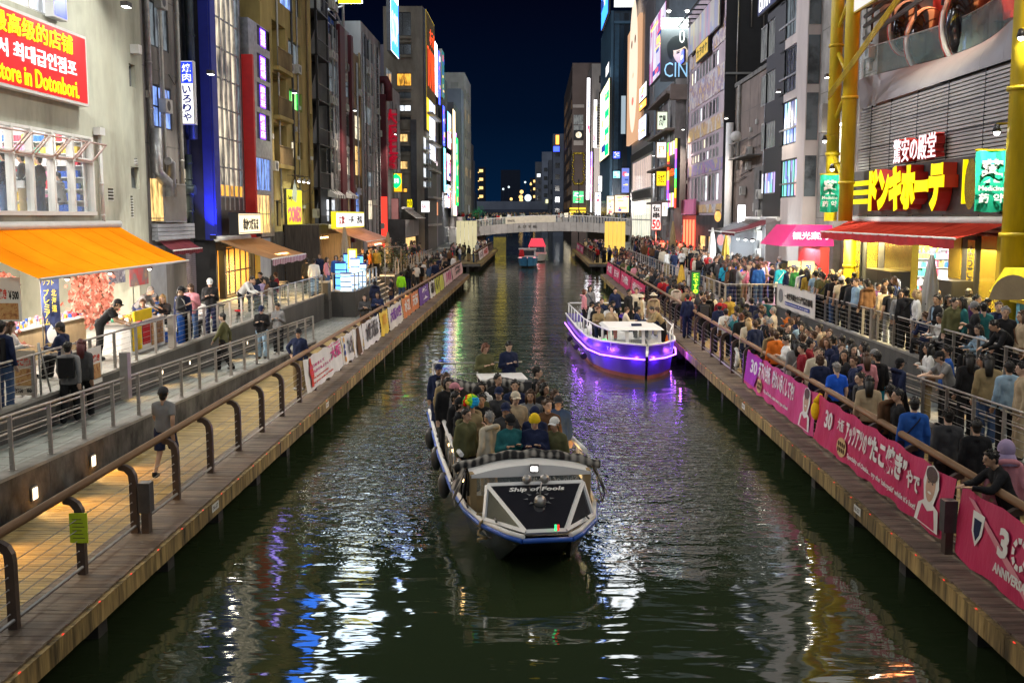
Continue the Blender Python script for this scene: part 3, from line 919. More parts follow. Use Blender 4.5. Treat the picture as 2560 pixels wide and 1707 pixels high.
def clutter(parent,fr,u0,u1,z0,z1,n,d=.02):
 '''Air conditioners, pipes, vents and cables on a wall.'''
 for k in range(n):
  u=random.uniform(u0,u1-1);z=random.uniform(z0,z1-1);q=k%4
  if q==0:ac_unit(parent,fr,u,z,d,.8,.55)
  elif q==1:pipe(parent,[fr.P(u,z0,.06+d),fr.P(u,z1,.06+d)],random.uniform(.035,.08),random.choice(['acunit','dark_steel','zinc']),'drainpipe',5)
  elif q==2:MB().fbox(fr,u,u+.4,z,z+.3,d,d+.12).fbox(fr,u+.05,u+.35,z+.05,z+.08,d+.121,d+.14).build('vent_hood',MATS['acunit'],parent)
  else:MB().tube([fr.P(u,z,d+.03),fr.P(u+(u1-u)*.5,z-.35,d+.05),fr.P(u1,z+.1,d+.03)],.018,4).build('cable',MATS['black'],parent)
def pipe(parent,pts,r,mat='zinc',name='pipe',collars=0):
 b=MB().tube(pts,r,10)
 pts=[Vector(p)for p in pts]
 for i in range(collars):
  p=pts[0]+(pts[-1]-pts[0])*((i+.5)/collars)
  d=(pts[-1]-pts[0]).normalized()*.04
  b.tube([p-d,p+d],r*1.15,10)
 return b.build(name,MATS[mat],parent)
X=-14.5;fr=FL(X)
b1=bld('tall cream plastered building with a red sign and a glazed shop floor')
shop=(24.0,34.3,6.15,8.66)
hl=[shop]
for q in((322,337,161,218),(327,347,418,472),(335,343,396,412),(270,283,471,502),(326,332,490,544)):
 hl.append(FX(X,*q))
holed_up=(22.0,32.2,12.0,13.4)
hl.append(holed_up)
hl.append((24.0,38.0,2.1,5.35))
yE=onX(360,300,X)[0]
walls(b1,fr,14,yE,UP,27,hl,MATS['cream_wall'],0.4,0.22,back=False)
MB().fbox(fr,yE,yE+.01,UP,27,-12,0).build('side_wall',MATS['cream_wall'],b1)
for h in hl[1:3]:
 window(b1,fr,*h,MATS['grey_pane'],MATS['alu_frame'],1,1,-0.2,0.04)
for h in hl[3:6]:
 g=MB();n_=max(4,int((h[3]-h[2])/0.09))
 for k in range(n_):
  z=h[2]+(h[3]-h[2])*k/n_
  g.fbox(fr,h[0],h[1],z,z+0.03,-0.1,0.01)
 g.build('vent_louvre',MATS['white_paint'],b1)
bars=[24.0,25.9,27.2,29.02,30.17,31.5,32.85,34.3]
g=MB()
for y in bars:
 g.fbox(fr,y-0.06,y+0.06,shop[2],shop[3],-0.16,0.06)
g.fbox(fr,shop[0],shop[1],7.82,7.94,-0.158,0.07);g.fbox(fr,shop[0],shop[1],shop[2]-.02,shop[2]+.1,-0.15,0.12)
g.fbox(fr,shop[0],shop[1],shop[3]-.08,shop[3],-0.154,0.05)
sf=g.build('shop_window',MATS['white_frame'],b1)
M('pink_frame',(0.62,0.46,0.42),0.5,var=0.08,bump=0)
for a,c in zip(bars[:-1],bars[1:]):
 MB().frect(fr,a+.07,c-.07,shop[2]+.1,7.82,-0.05).build('pane',MATS['clear_glass'],sf)
 p=fr.P
 o=MB()
 t0,t1,e0,e1=p(a+.1,7.88,.08),p(c-.1,7.88,.08),p(a+.1,8.4,.55),p(c-.1,8.4,.55)
 o.tube([t0,t1],.03,6).tube([e0,e1],.03,6).tube([t0,e0],.03,6).tube([t1,e1],.03,6)
 tl=o.build('tilted_window',MATS['pink_frame'],b1)
 MB().quad(t0,t1,e1,e0).build('pane',MATS['clear_glass'],tl)
M('room_white',(0.78,0.78,0.76),0.7,var=0.05,bump=0)
rm=MB()
rm.box(-20,-14.72,23.6,34.5,6.0,6.1).box(-20,-14.72,23.6,34.5,9.2,9.25).box(-20.1,-20,23.6,34.5,6.0,9.2).box(-20,-14.72,34.42,34.5,6.1,9.2).box(-20,-14.72,23.5,23.6,6.1,9.2)
rm.build('shop_room',MATS['room_white'],b1)
for y in(25.5,28.2,30.9,33.4):
 o=MB().box(-19.4,-15.2,y,y+.18,9.1,9.19).build('ceiling_lamp',MATS['lamp_white'],b1)
 lamp('AREA',(-17.3,y+.09,9.0),55,(1,1,.98),(4,.3),parent=b1)
prod=ECELL('goods_print',[(0.05,0.2,0.8),(0.9,0.1,0.15),(0.95,0.9,0.85),(0.1,0.55,0.3),(0.95,0.7,0.1),(0.8,0.3,0.55),(0.3,0.6,0.9),(0.9,0.9,0.9)],0.55,7,7,False)
gm=[CLOTH('goods%d'%i,c)for i,c in enumerate([(0.03,0.10,0.42),(0.5,0.05,0.07),(0.62,0.60,0.57),(0.05,0.28,0.17),(0.6,0.42,0.08),(0.5,0.2,0.3)])]
t=thing('shop_shelf','white shelf wall packed with blue, red and white goods behind the upper shop window','shelf',(-16.9,34.1,6.1))
g=MB()
for j in range(7):g.box(-2.2,2.2,-.05,.3,0.1+j*.38,0.125+j*.38)
for k in range(6):g.box(-2.2+k*.88,-2.17+k*.88,-.06,.3,.1,2.75)
g.box(-2.2,2.2,.28,.3,0.1,2.75);g.build('rack',MATS['white_paint'],t)
g=MB()
for j in range(7):
 x=-2.15
 while x<2.0:
  w=random.uniform(.07,.14);col=(0 if x>1.1 and j<4 else random.choice([2,2,1,5,0,3,4]));hh=random.uniform(.17,.28)
  for _ in range(random.randint(2,4)):
   if x>2.0:break
   g.box(x,x+w*.88,-.03,.2,.13+j*.38,.13+j*.38+hh,col);x+=w
g.build('goods',gm,t)['kind']='stuff'
t=thing('shop_shelf','low display rack along the back of the upper shop floor','shelf',(-18.6,29,6.1))
g=MB()
for j in range(5):g.box(-.2,.2,-5,5,.1+j*.45,.13+j*.45)
g.build('rack',MATS['white_paint'],t);g=MB()
for j in range(5):
 y=-4.9
 while y<4.8:
  w=random.uniform(.1,.2);g.box(.0,.2,y,y+w*.9,.135+j*.45,.135+j*.45+random.uniform(.2,.36),random.randrange(6));y+=w
g.build('goods',gm,t)['kind']='stuff'
window(b1,fr,*holed_up,MATS['white_pane'],MATS['white_frame'],7,1,-0.15,0.09)
sign('plain blue vertical sign strip above the right end of the red board',fr,(31.4,32.35,11.95,16),0.05,0.25,'blue_face','white_paint')
t,f2=sign('big red board with yellow and white lettering on the cream wall',fr,(22.5,33.6,9.55,11.72),0.06,0.24,'red_sign','white_paint',name='shop_sign',border=0.09)
nf=0.06+0.24+0.012
letters(f2,'最高级的店铺',27.75,32.55,11.0,11.56,nf,MATS['yellow_letter'],t,bold=.012)
letters(f2,'에서 최대급인점포',27.3,32.75,10.36,10.84,nf,MATS['white_letter'],t,bold=.015)
letters(f2,'est store in Dotonbori.',26.9,32.85,9.72,10.24,nf,MATS['yellow_letter'],t,bold=.012)
t=thing('flood_lamp','white arm floodlight sticking out over the red board','lamp',(-14.4,33.9,13.0))
MB().tube([(0,-.6,.1),(1.2,.3,.15)],.04,6).build('arm',MATS['white_paint'],t)
MB().box(1.1,1.6,.1,.55,.08,.2).build('head',MATS['lamp_white'],t)
lamp('SPOT',(1.5,.3,0),620,(1,1,.94),.2,(0,R(38),0),R(150),t,.9)
t=thing('flood_lamp','second floodlight above the cream wall, higher than the red board','lamp',(-13.0,28.5,13.2))  # out of view, added to brighten the cream wall
MB().tube([(-1.4,0,.1),(0,0,.15)],.04,6).build('arm',MATS['white_paint'],t)
MB().box(-.2,.3,-.3,.3,.08,.2).build('head',MATS['lamp_white'],t)
lamp('SPOT',(0.1,0,0),480,(1,1,.94),.2,(0,R(35),0),R(150),t,.9)
pipe(b1,[fr.P(34.75,5.6,.12),fr.P(34.75,8.75,.12)],.06,'white_paint','drainpipe',3)
MB().fbox(fr,34.5,34.9,8.75,9.0,.02,.25).build('rain_head',MATS['white_paint'],b1)
MB().fbox(fr,onX(325,120,X)[0],onX(334,120,X)[0],*[onX(329,p,X)[1]for p in(135,113)],0,.3).build('vent_box',MATS['white_paint'],b1)
MB().box(-19,-18.9,24,38,UP,5.4).box(-18.9,-14.75,37.95,38.05,UP,5.4).box(-18.9,-14.75,24,38,5.36,5.42).build('ground_floor_room',MATS['cream_wall'],b1)
canvas('orange_canvas',(0.92,0.275,0.008),0.5)
awning('huge plain orange awning over the snack stalls on the left bank',-14.42,-12.0,25.1,36.0,5.78,4.58,MATS['orange_canvas'],valance=0.0,sag=0.06)
X=-15.5;fr=FL(X);y0=yE+.05;y1=46.2
b2_=bld('narrow grey concrete building with silver ducts and two sliding windows')
hs=[FX(X,371,418,10,122),FX(X,381,427,217,322),FX(X,375,443,445,556)]
walls(b2_,fr,y0,y1,UP,25,hs,MATS['grey_wall'],8)
window(b2_,fr,*hs[0],MATS['dim_pane'],MATS['dark_frame'],3,1,ft=.07)
window(b2_,fr,*hs[1],MATS['blue_pane'],MATS['dark_frame'],3,2,ft=.07)
window(b2_,fr,*hs[2],MATS['warm_pane'],MATS['dark_frame'],2,1,ft=.06)
g=MB()
u0,u1,z0,z1=FX(X,385,441,462,553)
k=u0
while k<u1:
 g.fbox(fr,k,k+.05,z0,z1,.35,.4);k+=.11
g.fbox(fr,u0,u1,z0-.05,z0,0,.42);g.fbox(fr,u0,u1,z1,z1+.05,.34,.42)
g.build('balcony_slats',MATS['alu_frame'],b2_)
for k,px in enumerate((362,443)):
 yy=onX(px,300,X)[0]+(.25 if k==0 else 0)
 pipe(b2_,[fr.P(yy,7.6 if k==0 else 5.4,.16),fr.P(yy,24,.16)],.11 if k==0 else .08,'zinc' if k==0 else 'acunit','drainpipe',9)
pipe(b2_,[fr.P(42.2,9.6,.3),fr.P(42.2,7.9,.3),fr.P(42.6,7.55,.45),fr.P(42.9,7.5,.45),fr.P(42.9,6.9,.45)],.24,'zinc','duct',0)
pipe(b2_,[fr.P(43.6,6.9,.4),fr.P(43.6,8.3,.4),fr.P(43.2,8.35,.4)],.17,'zinc','duct',0)
u0,u1,z0,z1=FX(X,376,470,558,598)
g=MB()
for k in range(4):
 g.fbox(fr,u0,u1,z0+(z1-z0)*k/4,z0+(z1-z0)*(k+1)/4-.02,.04,.3)
g.build('siding_board',MATS['siding'],b2_)
g=MB().fbox(fr,y0,43.5,UP,4.9,.02,.06).build('ground_floor_siding',MATS['siding'],b2_)
awning('small closed dark red awning with a white cover over a shop door',-15.45,-14.8,42.6,46.3,5.15,4.7,M('wine_cloth',(0.13,0.012,0.02),.8),valance=.18,arms=False)
X=-16.0;fr=FL(X)
b3=bld('dark set back building with thick vertical pipes and a roller shutter')
hs=[FX(X,462,472,470,570),(46.4,48.5,5.9,8.3)]
walls(b3,fr,46.25,48.9,UP,25,hs[1:],MATS['dark_wall'],8)
window(b3,fr,*hs[1],MATS['cream_pane'],MATS['dark_frame'],2,2)
g=MB();z=UP
while z<4.7:
 g.fbox(fr,46.3,48.8,z,z+.075,.05,.085);z+=.09
g.build('roller_shutter',M('shutter',(.30,.27,.32),.5,.3),b3)
E('shop_violet',(0.35,0.25,1.0),1.0,False)
X=-15.0;fr=FL(X)
b4=bld('slim glass fronted tower between a blue edge and a red fin')
y0,y1=48.95,54.3
walls(b4,fr,y0,y1,5.0,30,[(49.9,53.9,7.0,29)],MATS['dark_steel'],8,.2)
fe=FE(y0-.02)
MB().fbox(fe,-17.3,-15.0,5.0,30,0,.06).build('dark_end_wall',MATS['dark_wall'],b4)
MB().fbox(fe,-15.42,-14.98,5.0,30,.065,.12).build('blue_end_wall',MATS['blue_paint'],b4)
MB().fbox(fr,y0-.05,49.7,5.0,30,.02,.1).build('blue_edge',MATS['blue_paint'],b4)
for k in range(6):
 y=49.9+k*.8
 MB().fbox(fr,y-.07,y+.07,6.4,29,-.1,.03).build('fin',MATS['zinc'],b4)
lit_pane('strip_pane',(1.0,.84,.60),.95,(.05,.05,.055),0.7)
for k in range(5):
 f=MB()
 for j in range(16):
  z=7.0+j*1.4
  f.fbox(fr,49.98+k*.8,50.62+k*.8,z,z+.08,-.1,-.01)
 w=f.build('window',MATS['alu_frame'],b4)
 MB().frect(fr,49.98+k*.8,50.62+k*.8,7.0,29,-.045).build('pane',MATS['strip_pane' if k<4 else 'dim_pane'],w)
 MB().frect(fr,49.98+k*.8,50.62+k*.8,6.3,7.6,-.02).build('lower_pane',MATS['orange_pane'],w)
MB().fbox(fr,54.3,54.6,5.0,14.3,-.6,.55).build('red_fin',MATS['red_paint'],b4)
for(y,x,c,pw)in((48.3,-14.9,(0.06,0.08,1.0),420),(53.4,-14.1,(1.0,0.04,0.02),500)):
 t=thing('uplight','small %s floodlight at the foot of the glass tower'%('blue' if c[2]>.5 else 'red'),'lamp',(x,y,5.15))
 MB().box(-.12,.12,-.12,.12,-.1,.1).build('housing',MATS['black'],t)
 MB().box(-.1,.1,-.1,.1,.101,.11).build('lens',E('lens_blue' if c[2]>.5 else 'lens_red',c,4,False),t)
 lamp('SPOT',(0,.0,.15),pw,c,.1,(R(180-(18 if c[2]>.5 else 14)),0,0),R(80),t,.8)
for k,(x,r_,za,zb)in enumerate(((-16.22,.26,7.9,25),(-16.6,.2,7.2,25),(-15.66,.2,9.6,25),(-15.9,.16,5.2,8.9))):
 pipe(b3,[(x,48.5-.1*k,za),(x,48.5-.1*k,zb)],r_,'teal_pipe','pipe',5)
pipe(b3,[(-16.35,48.3,8.1),(-16.3,48.2,7.6),(-15.95,48.1,7.3),(-15.6,48.1,7.3)],.24,'teal_pipe')
fe=FE(47.6)
r=FY(47.6,456,491,155,313)
t,f2=sign('lit blue and white upright box sign beside thick pipes',fe,r,0,.35,'sign_white','white_paint',name='box_sign')
zb=r[2]+(r[3]-r[2])*.645
MB().frect(f2,r[0]+.03,r[1]-.03,zb,r[3]-.05,.362).build('blue_field',MATS['blue_face'],t)
column_letters(f2,'焼肉',r[0]+.14,r[1]-.1,zb+.06,r[3]-.12,.366,MATS['white_letter'],t,ext=.01)
column_letters(f2,'いろりや',r[0]+.12,r[1]-.12,r[2]+.12,zb-.08,.366,MATS['blue_letter'],t,bold=.03,ext=.01)
b=bld('wooden fronted skewer restaurant with glass doors below the glass tower',name='restaurant')
X=-15.0;fr=FL(X)
walls(b,fr,48.95,59.0,UP,4.98,[(49.2,50.3,UP+.02,4.5),(50.6,55.6,UP+.05,4.6)],MATS['dark_wall'],5,.3)
MB().box(-18.2,-18.1,49,56.5,UP,4.9).box(-18.2,-15.3,56,56.1,UP,4.9).build('inner_wall',CLOTH('amber_wall',(.72,.42,.12)),b)
lamp('AREA',(-16.5,50.2,4.6),190,(1,.58,.14),1.5,parent=b);lamp('AREA',(-16.5,53.8,4.6),150,(1,.62,.2),2.5,parent=b)
for k in range(5):
 y=50.6+k
 window(b,fr,y+.03,y+.97,UP+.1,4.55,MATS['clear_glass'],MATS['black'],1,2,-.2,.07,'door')
MB().fbox(fr,55.75,56.7,UP,4.6,.01,.05).build('ochre_panel',CLOTH('ochre',(.62,.38,.06)),b)
MB().fbox(fr,56.75,59.0,UP,4.9,.01,.05).build('pale_panel',MATS['pale_wall'],b)
canvas('tan_canvas',(0.42,0.25,0.14),0.35)
def STRIPE(key,c1,c2,n,axis=1):
 if key in MATS:return MATS[key]
 m,t_,b_=_new(key)
 co=t_.nodes.new('ShaderNodeTexCoord');wv=t_.nodes.new('ShaderNodeTexWave');wv.bands_direction='XYZ'[axis]
 wv.inputs['Scale'].default_value=n;rr=t_.nodes.new('ShaderNodeValToRGB');rr.color_ramp.interpolation='CONSTANT'
 rr.color_ramp.elements[1].position=.5;rr.color_ramp.elements[0].color=(*c1,1);rr.color_ramp.elements[1].color=(*c2,1)
 t_.links.new(co.outputs['Object'],wv.inputs[0]);t_.links.new(wv.outputs['Fac'],rr.inputs[0]);t_.links.new(rr.outputs[0],b_.inputs['Base Color'])
 b_.inputs['Roughness'].default_value=.9
 return m
awning('tan sloping awning with striped edge over the skewer cafe tables',-14.9,-12.0,48.8,56.2,5.0,4.15,MATS['tan_canvas'],valance=.28,vmat=STRIPE('mauve_stripe',(.5,.4,.42),(.25,.08,.14),1.6),y0f=47.6,y1f=54.6)
lamp('AREA',(-13.4,51.5,4.3),190,(1,.68,.32),2.0)
t,f2=sign('lit cream box sign with brush lettering above the tan awning',fr,(49.5,53.6,5.2,6.28),.5,.45,'cream_sign' if 'cream_sign' in MATS else E('cream_sign',(1,.84,.55),1.15).name,'black',name='box_sign')
letters(f2,'串かつだるま',50.3,53.0,5.42,6.02,.965,MATS['sign_black'],t,bold=.03)
MB().fbox(f2,49.62,53.48,5.3,5.33,.957,.962).fbox(f2,49.62,53.48,6.15,6.18,.957,.962).build('border_line',MATS['tan_wall'],t)
b=bld('narrow grey glazed building with purple lit window panels',name='building')
X=-14.7;fr=FL(X)
hs=[]
for(pt,pb)in((72,120),(140,200),(212,272),(285,350)):
 hs.append(FX(X,642,674,pt,pb))
low=FX(X,640,676,395,478);low2=FX(X,640,676,486,585)
walls(b,fr,54.65,59.0,5.0,16.2,hs+[low,low2],MATS['zinc'],8)
purple=E('purple_face',(0.20,0.05,1.0),3.15)
for i,h in enumerate(hs):
 w=window(b,fr,*h,MATS['black'],MATS['dark_frame'],3,3,-.1,.03)
 ua=h[0]+(h[1]-h[0])*.30;ub=h[0]+(h[1]-h[0])*.72
 MB().frect(fr,ua,ub,h[2]+.05,h[3]-.05,-.05).build('purple_panel',purple,w)
 column_letters(fr,('電話館','遊戯場','麻雀荘','喫茶店')[i],ua+.1,ub-.1,h[2]+.1,h[3]-.1,-.045,MATS['white_letter'],w,ext=.01)
window(b,fr,*low,MATS['blue_pane'],MATS['zinc'],5,1);window(b,fr,*low2,MATS['warm_pane'],MATS['zinc'],4,2)
X=-15.2;fr=FL(X)
b5=bld('mustard yellow apartment block with railed balconies and a big yellow advert')
y0,y1=59.05,72.3
W5=[('dim_pane',FX(X,720,751,106,162)),('green_pane',FX(X,723,754,229,275)),('cream_pane',FX(X,727,742,353,396)),('dark_pane',FX(X,744,756,356,398)),('blue_pane',FX(X,699,731,-40,20)),('dark_pane',FX(X,738,750,-30,44)),('dark_pane',FX(X,768,780,284,322)),('white_pane',FX(X,771,779,372,408)),('dark_pane',FX(X,690,701,500,566)),('dark_pane',FX(X,752,760,502,570))]
bal=[FX(X,679,713,60,172),FX(X,681,714,190,292),FX(X,684,716,312,412)]
walls(b5,fr,y0,y1,5.2,30,[w[1]for w in W5]+bal,MATS['mustard_wall'],8,.25)
for k,r in W5:
 window(b5,fr,*r,MATS[k],MATS['dark_frame'],2,1,-.2,.06)
for u0,u1,z0,z1 in bal:
 MB().fbox(fr,u0,u1,z0,z1,-1.5,-1.45).fbox(fr,u0,u1,z0-.01,z0,-1.5,0).fbox(fr,u1,u1+.01,z0,z1,-1.5,-.26).fbox(fr,u0,u1,z1,z1+.01,-1.5,-.26).build('balcony_recess',MATS['mustard_wall'],b5)
 MB().fbox(fr,u0+.4,u0+1.4,z0,z0+2.0,-1.44,-1.4).build('balcony_door',MATS['dark_pane'],b5)
 g=MB().fbox(fr,u0-.1,u1+.1,z0-.25,z0-.02,.001,.4).build('balcony_slab',MATS['mustard_wall'],b5)
 g=MB();y=u0-.05
 while y<u1:
  g.fbox(fr,y,y+.04,z0,z0+1.0,.34,.37);y+=.16
 g.fbox(fr,u0-.1,u1+.1,z0+1.0,z0+1.06,.32,.39)
 g.build('balcony_rail',MATS['tan_wall'],b5)
g=MB();y=y0
while y<y1:
 g.fbox(fr,y,y+.24,UP,5.18,0,.05+random.uniform(0,.02));y+=.25
g.build('timber_cladding',MATS['dark_wood'],b5)['kind']='stuff'
pipe(b5,[fr.P(70.6,5.4,.1),fr.P(70.6,29,.1)],.07,'tan_wall','drainpipe',8)
pipe(b5,[fr.P(66,8.4,.05),fr.P(71,8.2,.05)],.03,'tan_wall','cable_duct')
for(y,z)in((67.3,9.7),(67.9,12.9),(68.6,6.6),(71.3,9.9)):
 MB().fbox(fr,y,y+.45,z,z+.22,.01,.12).build('vent_hood',MATS['acunit'],b5)
ac_unit(b5,fr,70.2,6.0,.3)
E('advert_yellow',(1.0,.9,.02),.55)
r=FX(X,709,748,473,570)
t,f2=sign('bright yellow advert with a grey cone drawing and pink letters on mustard wall',fr,r,.06,.1,'advert_yellow','dark_steel',name='advert_board')
letters(f2,'つOMEO',r[0]+.3,r[1]-.3,r[2]+.35,r[2]+1.35,.168,E('mauve_letter',(.62,.12,.2),.6,False),t,bold=.05)
g=MB()
uc=(r[0]+r[1])/2;zc=r[2]+2.1
f3=Fr(f2.o,f2.u,f2.n,1)
g.poly([f3.P(uc-.75,zc-.3,.168),f3.P(uc+.5,zc-.55,.168),f3.P(uc+.75,zc+.1,.168),f3.P(uc+.2,zc+.95,.168),f3.P(uc-.5,zc+.2,.168)])
g.build('grey_drawing',CLOTH('cone_grey',(.45,.5,.5)),t)
letters(f2,'Fairy',r[0]+.25,r[0]+1.6,r[3]-.75,r[3]-.4,.168,MATS['sign_black'],t,shear=.3)
for k in range(3):
 l=thing('sign_lamp','%s of the three small lamps on a rod over the yellow advert'%('nearest','middle','farthest')[k],'lamp',fr.P(r[0]+.6+k*1.3,r[3]+.5,.1),0,'lamps over the yellow advert')
 MB().tube([(0,0,.3),(.7,0,.3),(.8,0,.1)],.025,6).build('arm',MATS['dark_steel'],l)
 MB().cone((.8,0,.12),(.72,0,-.05),.05,.13,8).build('shade',MATS['alu_frame'],l)
 MB().ball((.73,0,-.05),.09,8,4).build('bulb',MATS['lamp_white'],l)
 lamp('SPOT',(.8,0,-.12),130,(.95,.95,.6),.06,(0,R(25),0),R(140),l)
X=-15.0;fr=FL(X)
b6=bld('black steel fire escape stair tower beside the mustard block',name='fire_escape')
g=MB()
for y in(72.6,76.5):
 for n_ in(0.0,-1.4):
  g.fbox(fr,y,y+.16,UP,28,n_,n_+.16)
g.build('upright',MATS['black'],b6)
for k in range(8):
 z=5.0+k*3.0
 MB().fbox(fr,72.6,76.6,z,z+.08,-1.4,.2).build('landing',MATS['black'],b6)
 p=MB();p.hexa([fr.P(72.8,z+.1,-1.2),fr.P(76.2,z+2.9,-1.2),fr.P(76.2,z+2.9,-.5),fr.P(72.8,z+.1,-.5),fr.P(72.8,z+.3,-1.2),fr.P(76.2,z+3.1,-1.2),fr.P(76.2,z+3.1,-.5),fr.P(72.8,z+.3,-.5)])
 p.build('stair_flight',MATS['dark_steel'],b6)
 q=MB()
 for j in range(12):
  q.fbox(fr,72.7+j*.33,72.73+j*.33,z+.08,z+1.1,.15,.18)
 q.fbox(fr,72.6,76.6,z+1.1,z+1.15,.14,.2)
 q.build('rail',MATS['dark_steel'],b6)
bk=bld('pale grey wall block behind the fire escape stairs')
walls(bk,FL(-16.6),72.35,77,UP,27,[],MATS['pale_wall'],5)
for k in range(5):
 MB().fbox(FL(-16.6),73.4,74.6,6+k*3.6,7.6+k*3.6,.005,.03).build('window',MATS['cream_pane' if k in(1,3)else 'dim_pane'],bk)
X=-15.0;fr=FL(X)
b7=bld('grey block with dark maroon pilasters and air conditioners over its windows')
colA=[FX(X,820,842,a,c)for a,c in((34,92),(156,232),(268,330),(374,434),(497,556))]
colB=[FX(X,857,873,a,c)for a,c in((184,242),(285,340),(389,438),(498,550))]
zt7=onX(846,57,X)[1]
walls(b7,fr,77.0,86.2,UP,zt7,colA+colB,MATS['pale_wall'],8)
for i,r in enumerate(colA+colB):
 window(b7,fr,*r,MATS[['dark_pane','dim_pane','dark_pane','grey_pane','white_pane','dim_pane','dark_pane','cream_pane','warm_pane'][i]],MATS['alu_frame'],2,2,-.16,.09)
 ac_unit(b7,fr,r[0]+.1,r[3]+.1,.02,1.0,.55)
 if i<5:ac_unit(b7,fr,r[0]+1.4,r[3]+.1,.02,.9,.55)
for(pa,pb,zb_)in((844,856,10.5),(872,877,8)):
 ya,yb=onX(pa,300,X)[0],onX(pb,300,X)[0]
 MB().fbox(fr,ya,yb,zb_-4,zt7-.3,.02,.3).build('maroon_pilaster',MATS['maroon'],b7)
for r in(colA[4],colB[3]):
 g=MB()
 for k in range(8):
  ya=r[0]-.2+(r[1]-r[0]+.4)*k/8;yb=r[0]-.2+(r[1]-r[0]+.4)*(k+1)/8
  P=fr.P
  g.hexa([P(ya,r[3]+.12,.03),P(yb,r[3]+.12,.03),P(yb,r[3]+.02,.7),P(ya,r[3]+.02,.7),P(ya,r[3]+.7,.03),P(yb,r[3]+.7,.03),P(yb,r[3]+.25,.7),P(ya,r[3]+.25,.7)],k%2)
 g.build('window_hood',[MATS['white_paint'],MATS['dark_steel']],b7)
X=-15.2;fr=FL(X)
b8=bld('narrow tan building with thin pipes and old windows')
walls(b8,fr,86.25,92.4,UP,onX(868,118,X)[1],[FX(X,887,900,a,c)for a,c in((290,350),(365,440),(480,550))],MATS['tan_wall'],8)
for k,(a,c)in enumerate(((290,350),(365,440),(480,550))):
 window(b8,fr,*FX(X,887,900,a,c),MATS[('cream_pane','warm_pane','blue_pane')[k]],MATS['dark_frame'],2,2)
for y in(87.2,88.1,91.5):
 pipe(b8,[fr.P(y,4,.1),fr.P(y,20,.1)],.09,'tan_wall','pipe',6)
b9=bld('tall pale building whose blank bluish side rises above its neighbours')
X=-15.1;fr=FL(X)
zt9=onY(880,53,92.5)[1]
h9=[FX(X,908,931,98,150),FX(X,909,932,186,234),FX(X,911,930,268,312),FX(X,922,933,330,390),FX(X,918,934,430,468),FX(X,918,934,500,550)]
walls(b9,fr,92.5,104,UP,zt9,h9,MATS['pale_wall'],8)
for k,r in enumerate(h9):
 window(b9,fr,*r,MATS[('dark_pane','grey_pane','dim_pane','dark_pane','dim_pane','cream_pane')[k]],MATS['alu_frame'],3,1)
sgn_b=MATS['acunit']
for(yy,q,d)in((92.0,(878,904,138,262),'upper'),(98.0,(903,925,315,415),'lower')):
 r=FY(yy,*q)
 M('blank_board',(.30,.28,.25),.7,var=.15,bump=.05)
 sign('%s blank grey sign board jutting from the pale building'%d,FE(yy),r,0,.3,'blank_board','dark_steel',name='blank_sign')
g=MB()
for k in range(40):
 g.box(-15.0,-14.5,98.9,98.94,3+k*.45,3.04+k*.45)
g.box(-15.0,-14.95,98.88,98.96,3,21).box(-14.55,-14.5,98.88,98.96,3,21)
g.build('ladder',MATS['alu_frame'],b9)
rb=thing('billboard','lit rooftop billboard with a yellow foot on a steel lattice','billboard',(-15.5,86,24))
g=MB()
for y in(84,88,92):
 for x in(-5,-1):
  g.tube([(x,y-86,-3.5),(x,y-86,9)],.12,6)
 g.tube([(-5,y-86,-3),(-1,y-86,1)],.08,5).tube([(-5,y-86,1),(-1,y-86,-3)],.08,5)
g.tube([(-1,-2,0),(-1,6,0)],.1,6).tube([(-1,-2,-2),(-1,6,0)],.08,5).tube([(-1,-2,0),(-1,6,-2)],.08,5).tube([(-1,-2,-2),(-1,6,-2)],.1,6)
g.build('lattice',MATS['zinc'],rb)
E('board_white',(.72,.86,1.0),5.46);E('board_yellow',(1,.85,.02),1.3);E('board_blue',(.03,.2,1.0),3.36)
r=FY(83.5,846,905,-190,10)
f2=FE(-2.5);f2.o=f2.o-Vector((rb.location.x,0,0))
MB().fbox(f2,r[0],r[1],r[2]-24,r[3]-24,0,.3).build('panel',MATS['board_white'],rb)
MB().fbox(f2,r[0],r[1],r[2]-24-.05,r[2]-24+1.2,.31,.36).build('yellow_band',MATS['board_yellow'],rb)
f3=FL(-.7);
MB().fbox(f3,-1.5,6.5,.4,7.5,0,.3).build('side_panel',MATS['board_white'],rb)
MB().fbox(f3,-1.5,6.5,.2,1.2,.31,.36).build('yellow_band',MATS['board_yellow'],rb)
for(y0_,y1_,z0_,z1_,mm,lb)in((41,44.5,15.5,21,'board_white','lit white rooftop board above the narrow grey building'),(62,66,19.5,25,'board_blue','lit blue rooftop board above the mustard block'),(66.5,71,23,27.5,'board_white','second lit white board on the mustard block')):
 sign(lb,FL(-15.1),(y0_,y1_,z0_,z1_),.1,.3,mm,'dark_steel',name='billboard')
X=-15.0;fr=FL(X)
b10=bld('grey building carrying a maroon pipe frame and red neon characters')
walls(b10,fr,104.05,117.8,UP,19.5,[FX(X,966,980,175,245)],MATS['pale_wall'],8)
window(b10,fr,*FX(X,966,980,175,245),MATS['dim_pane'],MATS['alu_frame'],2,2)
rp_=thing('pipe_arch','maroon pipe arch standing in front of the red neon building','sign frame')
xa,za=onY(946,200,103.6);xb,zb2=onY(957,540,103.6)
MB().tube([(xa-.2,103.6,3),(xa-.2,103.6,za-.6),(xa,103.6,za),(xa+.7,103.6,za),(xa+.95,103.6,za-.6),(xa+.95,103.6,za-2)],.42,10).build('arch',MATS['maroon'],rp_)
MB().box(xa-.3,xa+.75,103.2,103.9,3,za-1.4).build('column',MATS['maroon'],rp_)
